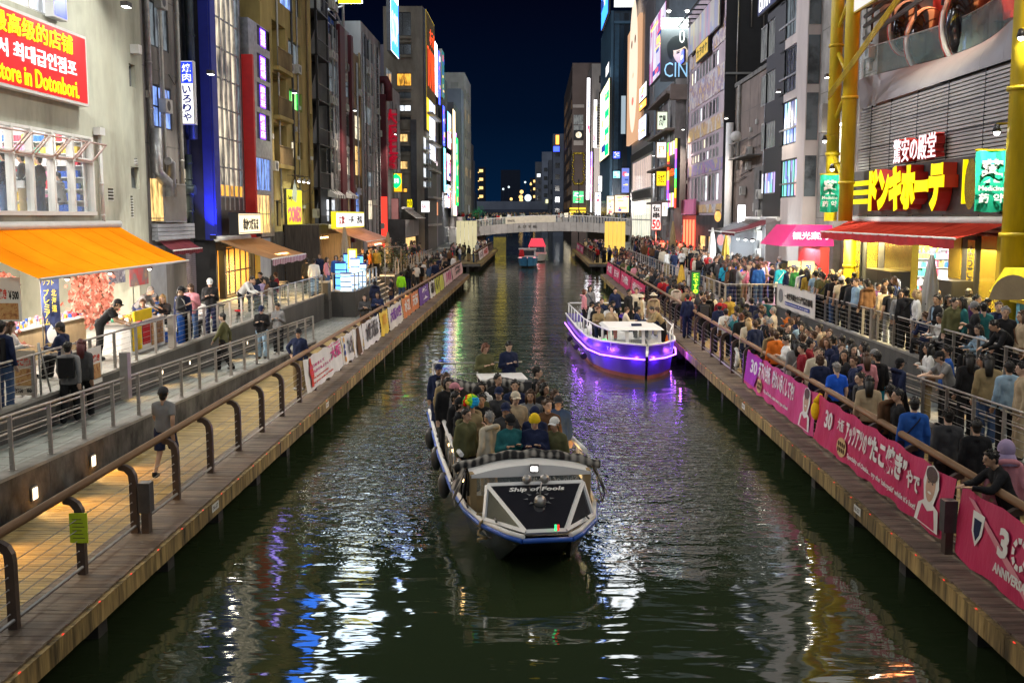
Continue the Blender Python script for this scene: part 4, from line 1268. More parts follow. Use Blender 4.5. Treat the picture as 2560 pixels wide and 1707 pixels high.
E('neon_red',(1.0,.02,.02),2.2);E('neon_dark_red',(.35,.0,.015),.75,False);E('neon_pink',(1.0,.35,.4),1.3,False)
MB().box(xa-.1,xa+.75,103.05,103.15,3.0,8.0).build('lit_foot',E('red_glow',(1,.05,.03),1.2),rp_)
r=FY(109,963,994,274,425)
t,f2=sign('dark red upright neon sign of four large characters',FE(109),r,0,.4,'pinkish' if 'pinkish' in MATS else M('pinkish',(.62,.36,.38),.6).name,'maroon',name='neon_sign')
column_letters(f2,'大阪王将',r[0]-.05,r[1]+.1,r[2],r[3],.5,MATS['neon_dark_red'],t,bold=.02,ext=.15,gap=.04)
r=FX(-14.2,964,984,-100,135)
t,f2=sign('very tall white and blue lit screen above the red neon',FL(-14.2),r,0,.4,'board_white','dark_steel',name='led_screen')
MB().frect(f2,r[0]+.1,r[1]-.1,r[2]+.1,r[2]+5.2,.42).build('blue_part',MATS['board_blue'],t)
letters(f2,'SOP',r[0]+.6,r[1]-.4,r[2]+1.0,r[2]+4.0,.425,MATS['white_letter'],t)
r=FY(112,976,1007,433,481)
t,f2=sign('lit orange sign with a green diamond beside the red neon',FE(112),r,0,.4,'amber_sign' if 'amber_sign' in MATS else E('amber_sign',(1,.5,.01),1.2).name,'dark_steel',name='box_sign')
uc,zc=(r[0]+r[1])/2,(r[2]+r[3])/2+.15
MB().poly([f2.P(uc+.55*math.cos(a*PI/8),zc+.7*math.sin(a*PI/8)*(1.15 if a in(4,12)else 1),.415)for a in range(16)]).build('green_diamond',E('neon_green',(0.0,1.0,.12),2.52),t)
letters(f2,'酒場',uc-.3,uc+.3,zc-.25,zc+.3,.42,MATS['white_letter'],t)
r=FY(110,977,998,496,584)
sign('tall pink blank board beside the striped awning',FE(110),r,0,.25,'pink_board' if 'pink_board' in MATS else M('pink_board',(.55,.25,.25),.5,var=.1).name,'maroon',name='blank_sign')
Y11=118.0;fe=FE(Y11)
b11=bld('beige concrete block with lit office windows facing the viewer')
x0,_=onY(960,200,Y11);x1,zt=onY(1056,16,Y11)
H=[('dark_pane',(985,1027,31,90)),('dark_pane',(988,1028,110,137)),('orange_pane',(992,1028,183,216)),('white_pane',(993,1027,262,279)),('warm_pane',(995,1019,334,356)),('warm_pane',(995,1019,402,424)),('orange_pane',(1000,1018,470,482)),('dark_pane',(1000,1027,292,300)),('grey_pane',(996,1027,230,246)),('grey_pane',(996,1027,366,380))]
H=[(k,FY(Y11,*q))for k,q in H]
walls(b11,fe,x0,x1,UP,zt,[h[1]for h in H],MATS['beige_wall'],11)
for k,r in H:window(b11,fe,*r,MATS[k],MATS['dark_frame'],2,1,-.15,.08)
for py in(95,104,142,222,250,285,322,328,362,385,430):
 z=onY(1010,py,Y11)[1]
 MB().fbox(fe,onY(986,py,Y11)[0],onY(1028,py,Y11)[0],z-.12,z,.003,.22).build('ledge',MATS['beige_wall'],b11)
r=FY(Y11,1028,1042,300,540);MB().fbox(fe,r[0],r[1],r[2],r[3],.003,.3).build('dark_pilaster',M('slate',(.06,.06,.065),.6),b11)
X=x1;fr=FL(X)
E('billboard_yellow',(1.0,.68,.01),1.2);E('orange_neon',(1.0,.07,.01),2.0)
r=(Y11+.3,Y11+10.5,onX(1056,322,X)[1],zt-.2)
t,f2=sign('tall yellow billboard with orange neon letters at the block corner',fr,r,.02,.3,'billboard_yellow','dark_steel',name='billboard')
ecell=ECELL('white_blue_print',[(.9,.95,1),(.6,.7,.95),(.9,.9,.9),(.3,.35,.6),(1,1,1)],1.6,1.2,.7)
MB().frect(f2,r[0]+3,r[1]-.3,r[2]-3.0,r[2]+11,.33).build('print',ecell,t)
MB().frect(f2,r[0]+.1,r[1]-.1,r[3]-9.5,r[3]-.1,.332).build('brown_field',CLOTH('olive_brown',(.20,.15,.06)),t)
letters(f2,'ホテル',r[0]+3.5,r[1]-1.0,r[3]-3.3,r[3]-1.5,.4,MATS['orange_neon'],t,bold=-.02,ext=.03)
letters(f2,'TOWN',r[0]+.8,r[1]-.8,r[3]-8.2,r[3]-3.8,.4,MATS['orange_neon'],t,bold=-.03,ext=.03,spacing=1.3)
H=[]
for k,(pa,pb)in enumerate(((342,376),(382,412),(418,446),(452,470))):
 for j,(qa,qb)in enumerate(((1051,1057),(1058,1064),(1065,1071))):
  H.append(FX(X,qa,qb,pa,pb))
g=bld('dark grid of small office windows under the yellow billboard')
walls(g,FL(X+.4),Y11+.2,Y11+10.8,UP,r[2]-3.2,H,MATS['slate'],3)
for k,r_ in enumerate(H):window(g,FL(X+.4),*r_,MATS['dim_pane' if k%3 else 'white_pane'],MATS['alu_frame'],2,1,-.1,.12)
for k in range(5):MB().fbox(FL(X+.4),Y11+.1,Y11+11,5+k*3.1,5.25+k*3.1,.002,.6).build('ledge',MATS['bridge_panel'],g)
r=FY(116.5,1053,1076,502,532)
t,f2=sign('white lit sign with pink letters at the corner above the striped awning',FE(116.5),r,0,.4,'sign_white','dark_steel',name='box_sign')
letters(f2,'BAR 1',r[0]+.15,r[1]-.15,r[2]+.4,r[3]-.35,.41,E('pink_letter',(.9,.05,.15),.8,False),t)
r=FY(115,1018,1031,498,520)
t,f2=sign('small yellow lit characters above the striped awning',FE(115),r,0,.1,'black','black',name='letter_sign')
letters(f2,'GOLD',r[0],r[1],r[2],r[3],.12,MATS['yellow_letter'],t,bold=.03)
canvas('striped_canvas',(.4,.35,.3),.3)
t,L=awning('black and white striped awning beneath yellow letters',-13.6,-12.2,108,117,6.9,5.9,STRIPE('awning_stripe',(.5,.45,.4),(.03,.03,.03),0.55),valance=0,arms=False)
fc=bld('slatted pale fence and shopfronts beneath the striped awning',name='shop')
walls(fc,FL(-13.2),106,118,UP,5.8,[(107,117,2.3,3.9)],MATS['dark_wall'],3)
MB().frect(FL(-13.2),107,117,2.3,3.9,-.15).build('shop_glass',MATS['warm_pane'],fc)
g=MB();y=106.1
while y<117.9:
 g.fbox(FL(-13.2),y,y+.14,4.0,5.75,.1,.16);y+=.34
g.build('fence_slats',MATS['bridge_panel'],fc)
def tower(label,x_face,y0_,y1_,zt_,mat,side,signs=(),wins=0,end_signs=(),depth=9,lit=0.25,wcol=('warm_pane','white_pane','dim_pane')):
 b_=bld(label)
 fr_=FL(x_face)if side<0 else FR_(x_face)
 H=[]
 if wins:
  nf_=int((zt_-6)/3.4)
  for i in range(nf_):
   for j in range(wins):
    w_=(y1_-y0_)/wins
    H.append((y0_+w_*(j+.2),y0_+w_*(j+.8),6.5+i*3.4,8.4+i*3.4))
 walls(b_,fr_,y0_,y1_,UP,zt_,H,MATS[mat],depth,.2)
 f_=MB()
 for r_ in H:
  p_=MATS[random.choice(wcol)]if random.random()<lit else MATS['dark_pane']
  fw=MB().fbox(fr_,r_[0],r_[1],r_[2],r_[2]+.12,-.15,-.02).fbox(fr_,r_[0],r_[1],r_[3]-.12,r_[3],-.15,-.02)
  fw.fbox(fr_,(r_[0]+r_[1])/2-.06,(r_[0]+r_[1])/2+.06,r_[2],r_[3],-.149,-.021)
  o=fw.build('window',MATS['alu_frame'],b_)
  MB().frect(fr_,*r_,-.12).build('pane',p_,o)
 for(lb,q,n_,m_,st)in signs:
  r_=FX(x_face,*q)
  s_,f2_=sign(lb,fr_,r_,n_,.35,m_,st,name='lit_screen')
 return b_
E('neon_blue',(.03,.06,1.0),3.99);E('neon_white',(1,.96,1.0),3.99);E('neon_violet',(.35,.1,1.0),3.36);E('neon_cream',(1,.8,.45),3.15);E('neon_cyan',(.2,.8,1.0),2.73);E('neon_orange',(1,.35,.05),2.94)
ECELL('screen_a',[(.9,.9,1),(.2,.4,1),(.9,.3,.3),(1,.9,.8),(.1,.7,.9),(.95,.6,.7)],2.8,.5,.35)
ECELL('screen_b',[(1,.9,.6),(.9,.2,.5),(.4,.2,.9),(1,1,.9),(1,.5,.2)],2.8,.4,.3)
M('violet_wall',(.28,.26,.33),.7,var=.1,scale=.3)
X=-13.2
tower('pale violet tower with tall blue and white screens',X,131,143,27,'violet_wall',-1,[('tall white screen at the top of the violet tower',(1079,1086,108,240),.05,'neon_white','zinc'),('slim blue screen right of the tall white one',(1088,1092,128,262),.05,'neon_blue','dark_steel'),('deep blue lit panel halfway up the violet tower',(1095,1100,265,365),.3,'neon_blue','dark_steel')])
Y12=131;r=FY(130.8,1075,1095,266,416)
sign('large blank lavender board facing the viewer',FE(130.8),r,0,.3,'violet_wall','dark_steel',name='blank_sign')
r=FY(130.5,1077,1089,422,478);sign('white lit board under the lavender one',FE(130.5),r,0,.3,'neon_white','dark_steel',name='lit_screen')
r=FY(130.3,1072,1089,483,503);t,f2=sign('small red and white board under the white one',FE(130.3),r,0,.3,'neon_orange','dark_steel',name='lit_screen')
letters(f2,'居酒屋',r[0]+.1,r[1]-.1,r[2]+.1,r[3]-.1,.31,MATS['white_letter'],t)
r=FY(130.1,1073,1097,505,540);sign('peach lit shop front beside the bridge',FE(130.1),r,0,.3,'peach' if 'peach' in MATS else E('peach',(1,.42,.22),.7).name,'dark_steel',name='lit_screen')
tower('teal edged tower with bright vertical screens',X,143.2,160,26,'far_mid',-1,[('pale cyan vertical screen beside the blue panel',(1102,1107,370,480),.05,'neon_cyan','dark_steel'),('teal upright screen edged in white near the top',(1097,1103,128,245),.05,'teal_face' if 'teal_face' in MATS else E('teal_face',(.02,.25,.25),.6).name,'white_paint'),('large multicolour screen with white ground',(1107,1116,282,372),.3,'screen_a','dark_steel'),('portrait screen in skin tones below the white one',(1110,1119,385,452),.05,'screen_b','dark_steel'),('blue screen with white shapes near the bridge',(1110,1119,462,520),.05,'screen_a','dark_steel')])
tower('tower covered by a cream and pink screen beyond the bridge',X+.3,168,184,24,'far_mid',-1,[('tall cream screen running down to the crowd',(1121,1127,275,540),.3,'neon_cream','dark_steel'),('tall violet and pink screen beside the cream one',(1128,1134,330,540),.1,'screen_b','dark_steel')])
tower('tower with a green and white screen strip beyond the bridge',X+.4,184.2,196,28,'far_grey',-1,[('thin green lit strip left of the glass tower',(1131,1136,345,515),.2,'neon_green','dark_steel')])
bt=tower('grey tower with a dark glass edge and gridded windows',X+.6,190,208,31.5,'bridge_panel',-1,wins=4,lit=.3)
g=bld('dark glazed stair column of the grey tower')
for k in range(9):
 r=FY(188,1131,1147,285+k*28,310+k*28)
 MB().fbox(FE(188),r[0],r[1],r[2],r[3],0,.3).build('window',MATS['dim_pane'],g)
 MB().fbox(FE(188),r[0]-.2,r[1]+.2,r[2]-.25,r[2],-.02,.4).build('frame_bar',MATS['bridge_panel'],g)
r=FY(187.5,1127,1147,206,282);MB().fbox(FE(187.5),r[0],r[1],r[2],r[3],0,.3).build('blank_panel',MATS['bridge_panel'],g)
for(px0,px1,pt,Y,mt)in((1148,1163,322,230,'far_mid'),(1160,1172,352,270,'far_mid'),(1166,1178,395,320,'far_grey'),(1176,1184,480,360,'far_dark')):
 xa,zt_=onY(px0,pt,Y);xb,_=onY(px1,pt,Y)
 b=bld('dark distant tower on the left bank, '+{230:'tallest and nearest of the four',270:'stepped below the tallest',320:'third in the row',360:'lowest, by the canal end'}[Y])
 H=[]
 for i in range(int(zt_/3.5)):
  for j in range(3):
   H.append((xa-6+(xb-xa+6)*(j+.25)/3,xa-6+(xb-xa+6)*(j+.75)/3,7+i*3.5,8.6+i*3.5))
 H=[h for h in H if h[3]<zt_-.5]
 walls(b,FE(Y),xa-6,xb,0,zt_,H,MATS[mt],20,.3)
 for h in H:
  if random.random()<.12:MB().frect(FE(Y),*h,-.2).build('window',MATS['white_pane'],b)
  else:MB().frect(FE(Y),*h,-.2).build('window',MATS['dark_pane'],b)
  # RIGHT BANK BUILDINGS
M('yellow_steel',(0.58,0.42,0.012),0.42,var=0.25,scale=1.1,stretch=(2,2,.35),bump=0.06)
M('louvre_grey',(0.50,0.48,0.46),0.45,0.4,var=0.15,scale=0.6,bump=0.03)
M('gold_panel',(0.75,0.55,0.08),0.22,0.85,var=0.15,bump=0.08)
M('brown_tile',(0.17,0.135,0.115),0.75,var=0.2,scale=0.8,bump=0.15)
M('panel_grey',(0.30,0.28,0.285),0.45,0.3,var=0.1,scale=0.5,bump=0.02)
M('band_pale',(0.50,0.44,0.41),0.75,var=0.12,scale=0.8,stretch=(1,1,.4),bump=0.1)
X=14.0;fr=FR_(X)
dq=bld('discount store tower with yellow steel columns and grey louvred front',name='store_tower')
Y0,Y1=30.6,46.2
MB().fbox(fr,Y0,Y1,5.55,10.66,-6,-.12).build('wall',MATS['dark_steel'],dq)
MB().fbox(fr,18,Y0-.01,UP,24,-6,-.6).build('side_wall',MATS['louvre_grey'],dq)
g=MB();z=5.6
while z<10.6:
 g.fbox(fr,Y0,Y1,z,z+.085,-.12,0.0);z+=.125
g.build('louvre_slats',MATS['louvre_grey'],dq)['kind']='stuff'
g=MB()
for y in(33.5,36.4,39.3,42.2,44.6):
 g.fbox(fr,y,y+.03,5.6,10.66,-.05,.012)
for z in(6.9,7.9,8.9,9.8):
 g.fbox(fr,Y0,Y1,z,z+.03,-.05,.011)
g.build('panel_joint',MATS['black'],dq)
g=MB();z=2.3
while z<22:
 g.fbox(fr,18,Y0-.05,z,z+.1,-.58,-.5);z+=.16
g.build('side_louvre',MATS['dark_steel'],dq)['kind']='stuff'
def wav(t):return 14.0+0.1-0.25+1.25*math.sin(PI*min(1,max(0,(t-.06)/.94)))**1.3
def BD(u,v):
 y=Y1-(Y1-Y0)*u
 return(14.0-.02+(wav(u)-14.0)*v*v,y,10.68+1.2*v)
nb=9
for i in range(nb):
 MB().grid(lambda u,v,i=i:BD((i+u*.995)/nb,v),6,6).build('band_panel',MATS['panel_grey'],dq)
for i in range(nb):
 MB().grid(lambda u,v,i=i:(wav((i+u*.99)/nb)+.02,Y1-(Y1-Y0)*(i+u*.99)/nb,11.92+1.15*v),4,1).build('glass_panel',MATS['rail_glass'],dq)
MB().tube([(wav(i/30)+.02,Y1-(Y1-Y0)*i/30,13.09)for i in range(31)],.03,6).build('balustrade_cap',MATS['steel'],dq)
MB().box(15.6,20,Y0,Y1,11.75,11.88).build('balcony_floor',MATS['dark_steel'],dq)
M('red_cabin',(.55,.04,.02),.5,var=.1,bump=0)
MB().box(16.9,17,Y0,Y1,11.9,17).build('red_wall',MATS['red_cabin'],dq)
for y in(32,35,38,41,44):
 MB().box(16.6,16.9,y,y+1.4,13.0,13.25).build('red_ledge',MATS['red_cabin'],dq)
lamp('AREA',(16.2,38,16.6),330,(1,.3,.1),(1.5,12),parent=dq)
for k,(y,z,rr_)in enumerate(((45.6,14.0,.95),(43.2,13.1,1.1),(38.9,13.0,1.4))):
 t=thing('wheel_cabin','%s glossy black round ferris cabin with a white and red rim behind the balcony glass'%('farthest','middle','nearest')[k],'cabin',(15.75,y,z),0,'black ferris cabins on the yellow tower')
 MB().ball((0,0,0),rr_,20,12,sc=(.72,.45,1.12)).build('shell',M('black_gloss',(.008,.008,.01),.12,var=.05,bump=0),t)
 for r_,w_,m_ in((1.02,.16,'white_paint'),(.99,.3,'red_cabin')):
  g=MB()
  pts=[(.72*rr_*r_*math.cos(a),.1+w_*1.4,1.12*rr_*r_*math.sin(a))for a in[2*PI*q/24 for q in range(25)]]
  g.tube(pts,.09,6,cap=False);g.build('rim',MATS[m_],t)
def steel_column(label,x,y,z0,z1,r,flanges):
 t=thing('steel_column',label,'column',(x,y,z0),0,'yellow steel columns of the store tower')
 MB().tube([(0,0,0),(0,0,z1-z0)],r,20).build('shaft',MATS['yellow_steel'],t)
 for z in flanges:
  MB().tube([(0,0,z-z0-.06),(0,0,z-z0+.06)],r*1.2,20).build('flange',MATS['yellow_steel'],t)
 return t
steel_column('thick yellow steel column nearest the viewer at the right edge',13.1,28.9,UP,24,.36,(5.6,9.5,13))
steel_column('outer of the two yellow columns at the far corner of the tower',13.0,46.6,5.9,24,.27,(8.8,13.4))
steel_column('inner of the two yellow columns at the far corner of the tower',13.1,44.7,5.9,24,.29,(7.5,11.0))
steel_column('yellow column standing left of the store entrance',13.5,45.2,UP,5.5,.25,(4,))
bt_=thing('steel_bracing','yellow struts and service rails between the tower columns','steelwork',(13.1,45.6,6))
for(ya,za,yb,zb_)in((46.6,10.2,44.8,11.6),(46.6,13.2,44.8,11.8),(46.6,14,44.8,15.4),(46.6,8.8,44.8,7.4)):
 MB().tube([(-.05,ya-45.6,za-6),(0,yb-45.6,zb_-6)],.1,8).build('strut',MATS['yellow_steel'],bt_)
for k in range(3):
 MB().tube([(-.5,.5,5.1+k*.12),(-.3,-14,9.5+k*.12)],.045,6).build('service_pipe',MATS['yellow_steel'],bt_)
br2=thing('steel_bracing','yellow struts and catwalk beside the near thick column','steelwork',(13.3,28.5,5))
for(ya,za,yb,zb_)in((28.9,10.6,26.6,13.5),(28.9,9.4,26.4,6.4),(28.9,6.9,26.4,4.4),(28.9,7.5,26,7.6),(28.9,10.4,26,11)):
 MB().tube([(0,ya-28.5,za-5),(.1,yb-28.5,zb_-5)],.1,8).build('strut',MATS['yellow_steel'],br2)
for z in(-.9,-.65,-.4):
 MB().tube([(-.1,.1,z),(-.1,-3.5,z)],.04,6).build('catwalk_rail',MATS['yellow_steel'],br2)
MB().box(-.4,.4,-3.5,.2,-1.2,-1.1).build('catwalk',MATS['yellow_steel'],br2)
tr=thing('roof_truss','tangle of yellow trusses and dark pipes over the balcony','steelwork',(15,38,15))
for k in range(7):
 y=-8+k*2.6
 MB().tube([(-1.4,y,-.2),(3.5,y+1.2,1.0)],.12,6).build('truss',MATS['yellow_steel' if k%2 else 'dark_steel'],tr)
 MB().tube([(-.8,y,.3),(-.8,y+.1,-1.6)],.05,6).build('hanger',MATS['dark_steel'],tr)
for dz in(-.3,-.7,-1.2):
 MB().tube([(-1,8,dz-.2),(-1.2,-9,dz+.5)],.09,6).build('dark_pipe',MATS['dark_steel'],tr)
MB().tube([(-.6,8,.5),(-.6,-9,.9)],.2,8).build('truss',MATS['yellow_steel'],tr)
lamp('AREA',(14.6,38,17.5),300,(1,.8,.2),(1,10),parent=tr)
t,f2=sign('white lit panel hung between the yellow columns at the top',FR_(13.2),(39.5,44.9,14.35,18),0,.15,'pale_lit' if 'pale_lit' in MATS else E('pale_lit',(.9,.86,.78),.55).name,'yellow_steel',name='billboard')
lt=thing('store_sign','huge raised yellow letters with red sides on the grey louvres','sign',(13.9,39,6.2))
f2=FR_(0);f2.o=Vector((-.0,-39,-6.2))
f2=Fr((0,-39,-6.2),(0,1,0),(-1,0,0),-1)
MB().fbox(f2,31.8,46.3,6.15,8.0,0,.06).build('back_panel',MATS['dark_steel'],lt)
E('dq_yellow',(1.0,.80,.0),1.0);M('dq_red',(.45,.02,.015),.5,var=.05,bump=0)
letters(f2,'ドンキホーテ',34.8,42.5,6.28,7.95,.08,MATS['dq_red'],lt,'letter_sides',bold=.08,ext=.45)
letters(f2,'ドンキホーテ',34.8,42.5,6.28,7.95,.535,MATS['dq_yellow'],lt,'letter_faces',bold=.075,ext=.03)
for k in range(3):
 for(a,c)in((44.1,46.2),(31.9,32.6)):
  MB().fbox(f2,a,c,6.62+k*.38,6.82+k*.38,.065,.1).build('yellow_stripe',MATS['dq_yellow'],lt)
MB().poly([f2.P(33.3+.45*math.cos(a*PI/10),7.1+.8*math.sin(a*PI/10),.3)for a in range(20)]).build('round_emblem',MATS['gold_panel'],lt)
MB().fbox(f2,34.1,34.2,6.5,7.9,.07,.2).build('yellow_stripe',MATS['dq_yellow'],lt)
l2=thing('store_sign','smaller white lit letters with red sides above the huge yellow ones','sign',(13.9,38.3,8.1))
f3=Fr((0,-38.3,-8.1),(0,1,0),(-1,0,0),-1)
letters(f3,'驚安の殿堂',36.2,40.4,8.08,8.95,.03,MATS['dq_red'],l2,'letter_sides',bold=.045,ext=.3)
letters(f3,'驚安の殿堂',36.2,40.4,8.08,8.95,.335,E('pinkwhite',(1,.82,.85),1.25),l2,'letter_faces',bold=.0,ext=.02)
canvas('red_canvas',(0.42,0.045,0.03),0.3)
awning('wide red awning with a crimped valance over the store entrance',13.85,11.7,30.9,46.6,5.92,5.48,MATS['red_canvas'],valance=.26,vmat=M('red_valance',(.5,.015,.02),.6,bump=.2),y0f=29.5,y1f=43.2)
en=bld('brightly lit store entrance with gold panels and shelves of goods',name='shop')
g=MB();g.box(20,20.1,30,47,UP,5.6).box(13.9,20,30.2,30.3,UP,5.5).box(13.9,20,46.8,46.9,UP,5.5).box(13.9,20,30,47,5.5,5.54)
g.build('inner_wall',MATS['room_white'],en)
for(a,c,m_)in((44.5,46.2,'gold_panel'),(43.6,44.4,'black'),(42.2,43.5,'gold_panel'),(41.4,42.1,'dark_steel'),(38.4,41.3,'gold_panel'),(34.0,35.0,'gold_panel'),(32.8,33.9,'black'),(31.4,32.5,'gold_panel')):
 MB().box(13.7,13.95,a,c,UP,5.5).build('front_panel',MATS[m_],en)
for k,(a,c)in enumerate(((38.3,41.2),(32.7,35.0))):
 t=thing('locker',('black pair of vending cabinets left of the bright store opening','black vending cabinets right of the bright store opening')[k],'cabinet',(13.3,(a+c)/2,UP))
 for q in range(2):
  MB().box(-.35,.35,(q-1)*(c-a)/2+.01,q*(c-a)/2-.01,0,2.0).build('cabinet',M('locker_black',(.006,.006,.007),.35,bump=0),t)
  MB().box(-.37,-.355,(q-1)*(c-a)/2+.3,q*(c-a)/2-.3,1.2,1.24).build('handle_bar',MATS['steel'],t)
 MB().box(-.37,-.36,-.25,.25,.8,1.5).build('notice',MATS['white_paint'],t)
for k in range(2):
 t=thing('shop_shelf',('white shelf wall of bright goods facing out of the store entrance','long shelf of goods deep inside the store entrance')[k],'shelf',((15.9,43.4,UP),(18.6,38.5,UP))[k])
 rz=(0,-PI/2)[k];t.rotation_euler=(0,0,rz);w_=(1.9,4.5)[k]
 MB().box(-w_,w_,.2,.3,0,3.0).build('rack',MATS['room_white'],t)
 g=MB()
 for j in range(8):
  x=-w_+.05
  while x<w_-.15:
   w=random.uniform(.07,.17);col=random.choice([0,1,2,2,3,4,5])
   for _ in range(random.randint(1,3)):
    if x<w_-.15:g.box(x,x+w*.9,.0,.19,.12+j*.36,.12+j*.36+random.uniform(.18,.3),col);x+=w
 g.build('goods',gm,t)['kind']='stuff'
 g=MB()
 for j in range(8):g.box(-w_,w_,-.02,.2,.09+j*.36,.11+j*.36)
 g.build('board',MATS['white_paint'],t)
lamp('AREA',(15.6,40.0,5.4),900,(1,1,.97),(2.5,4),parent=en);lamp('AREA',(13.0,43.8,5.2),300,(1,.85,.4),(1,3),parent=en);lamp('AREA',(13.0,32.5,5.1),260,(1,.8,.4),(1,3),parent=en)
t,f2=sign('smaller yellow letters hung inside the store entrance',FE(41.5),FY(41.5,2268,2352,598,634),0,.08,'black','black',name='store_sign')
r=FY(41.5,2268,2352,598,634);letters(f2,'ドンキホーテ',r[0]+.05,r[1]-.05,r[2]+.05,r[3]-.05,.09,MATS['dq_yellow'],t,bold=.05)
for(y,s)in((33.0,'right'),(44.45,'left'),(30.5,'near')):
 t,f2=sign('tall narrow gold strip of black writing on the %s entrance pillar'%s,FR_(13.68),(y-.3,y+.3,2.6,5.4),.02,.05,'gold_panel','black',name='letter_strip')
 column_letters(f2,'ようこそ道頓堀',y-.18,y+.18,2.8,5.2,.08,MATS['sign_black'],t,ext=.01)
M('green_flag',(.0,.28,.15),.75,var=.12,bump=.05)
for(x0_,x1_,yy,z0_,z1_,lb)in((12.35,13.2,29.9,6.25,7.92,'bright green hanging medicine flag on the near yellow column'),(12.15,12.92,45.2,6.3,7.85,'green hanging medicine flag on the far yellow columns')):
 t=thing('hanging_flag',lb,'flag',((x0_+x1_)/2,yy,z0_),0,'green medicine flags')
 w=(x1_-x0_)/2;h=z1_-z0_
 MB().grid(lambda u,v:(-w+2*w*u+.02*math.sin(v*5),.04*math.sin(u*9+v*3),h*v-.04*math.sin(u*PI)*(1-v)),14,14).build('cloth',MATS['green_flag'],t)
 f3=FE(-.075)
 letters(f3,'薬',-w*.75,w*.75,h*.47,h*.86,0,MATS['white_paint'],t,bold=.05,ext=.004)
 letters(f3,'Medicine',-w*.85,w*.85,h*.335,h*.42,0,MATS['white_paint'],t,bold=.03,ext=.004)
 letters(f3,'药',-w*.8,-w*.15,h*.13,h*.29,0,MATS['white_paint'],t,bold=.03,ext=.004)
 letters(f3,'약',w*.15,w*.8,h*.13,h*.29,0,MATS['white_paint'],t,bold=.03,ext=.004)
 MB().tube([(-w-.05,0,h+.02),(w+.35,0,h+.02)],.035,6).build('rod',MATS['yellow_steel'],t)
for(x,y,z,lb)in((12.6,29.3,8.5,'spot lamp over the near green flag'),(12.55,45.0,8.2,'spot lamp over the far green flag'),(12.8,28.6,10.9,'white spot lamp high on the near yellow column'),(12.3,45.4,9.4,'white spot lamp low on the far yellow columns')):
 t=thing('spot_lamp',lb,'lamp',(x,y,z))
 MB().cone((0,0,.1),(0,-.02,-.12),.06,.12,10).build('housing',MATS['black'],t)
 MB().ball((0,-.03,-.13),.09,8,4).build('bulb',MATS['lamp_white'],t)
 MB().tube([(0,0,.1),(.5,.1,.15)],.03,6).build('arm',MATS['yellow_steel'],t)
 lamp('SPOT',(0,-.1,-.2),330,(1,.98,.9),.08,(R(8),0,0),R(150),t,.9)
lamp('SPOT',(11.2,45.3,6.0),500,(1,.95,.85),.2,(R(-80),0,R(155)),R(90))
X=14.9;fr=FR_(X)
b=bR2=bld('plain grey concrete building behind the yellow columns')
walls(b,fr,46.95,56.2,UP,26,[FX(X,2084,2098,300,330)],MATS['conc'],8)
MB().fbox(fr,51.5,52.4,UP,26,.003,.35).build('pilaster',MATS['conc'],b)
MB().fbox(fr,52.6,53.2,10.2,11.6,.003,.8).build('balcony_box',MATS['conc'],b)
t=thing('tube_lamp','white fluorescent tube on the concrete wall beside the columns','lamp',(14.6,50.5,10.45))
MB().box(-.06,.06,-.9,.9,-.05,.05).build('tube',MATS['lamp_white'],t)
lamp('AREA',(-.1,0,-.1),90,(1,1,.95),(.2,1.6),parent=t)
X=14.2;fr=FR_(X)
b=bld('grey office building with pale bands and projecting bay windows')
rows=[(-5,96,'dim_pane'),(120,232,'grey_pane'),(252,362,'screen_pane'),(398,494,'screen_pane')]
ECELL('screen_pane',[(.02,.05,.25),(.1,.75,.6),(.05,.1,.7),(.6,.65,.9),(.9,.35,.3),(.3,.55,1),(.9,.9,.95),(.45,.3,.9)],1.1,2.2,.7,False)
H=[FX(X,1950,1992,a,c)for a,c,_ in rows]
walls(b,fr,56.3,61.3,3.6,24,H,MATS['band_pale'],8)
for r,(_,_,k)in zip(H,rows):
 window(b,fr,*r,MATS[k],MATS['dark_frame'],5,1,-.1,.09)
 zc=r[2]+(r[3]-r[2])*.36
 MB().fbox(fr,r[0],r[1],zc-.05,zc+.05,-.09,.01).build('transom',MATS['alu_frame'],b)
 MB().fbox(FE(56.28),14.25,14.85,r[2],r[3],0,.04).build('side_window',MATS['grey_pane'],b)
MB().fbox(FE(56.27),14.2,14.9,3.6,24,-.02,.0).build('end_wall',MATS['band_pale'],b)
X=14.25;fr=FR_(X)
b=bld('black panelled building with rows of curtained windows')
rows=[(57,144,'cream_dim'),(182,258,'cream_dim'),(306,372,'cream_dim'),(430,485,'screen_pane')]
lit_pane('cream_dim',(.30,.31,.30),.55,(.10,.105,.11),2.2)
H=[FX(X,1901,1938,a,c)for a,c,_ in rows]
walls(b,fr,61.35,66.3,UP,24,H,MATS['black'],8)
for r,(_,_,k)in zip(H,rows):window(b,fr,*r,MATS[k],MATS['alu_frame'],5,1,-.12,.07)
r=FX(14.1,1903,1955,0,34)
t,f2=sign('navy lit sign with white letters at the top of the black building',FR_(14.1),(r[0],r[1],r[2]+.3,r[2]+3),0,.2,'navy_face' if 'navy_face' in MATS else E('navy_face',(.01,.015,.07),.8).name,'black',name='box_sign')
letters(f2,'ERVIN',r[0]+2.2,r[1]-.5,r[2]+.5,r[2]+1.9,.21,MATS['white_letter'],t)
X=15.0;fr=FR_(X)
b=bR5=bld('low brown old building with a white pole and a dish aerial',name='building')
zt=onX(1860,208,X)[1]
H=[FX(X,1812,1822,252,300),FX(X,1806,1814,350,400),FX(X,1804,1816,448,500)]
walls(b,fr,66.4,83.4,UP,zt,H,MATS['brown_tile'],8)
for r,k in zip(H,('grey_pane','screen_pane','dim_pane')):window(b,fr,*r,MATS[k],MATS['alu_frame'],2,1)
MB().fbox(fr,66.4,83.4,zt+.003,zt+.3,-.3,.12).build('parapet',MATS['conc_dark'],b)
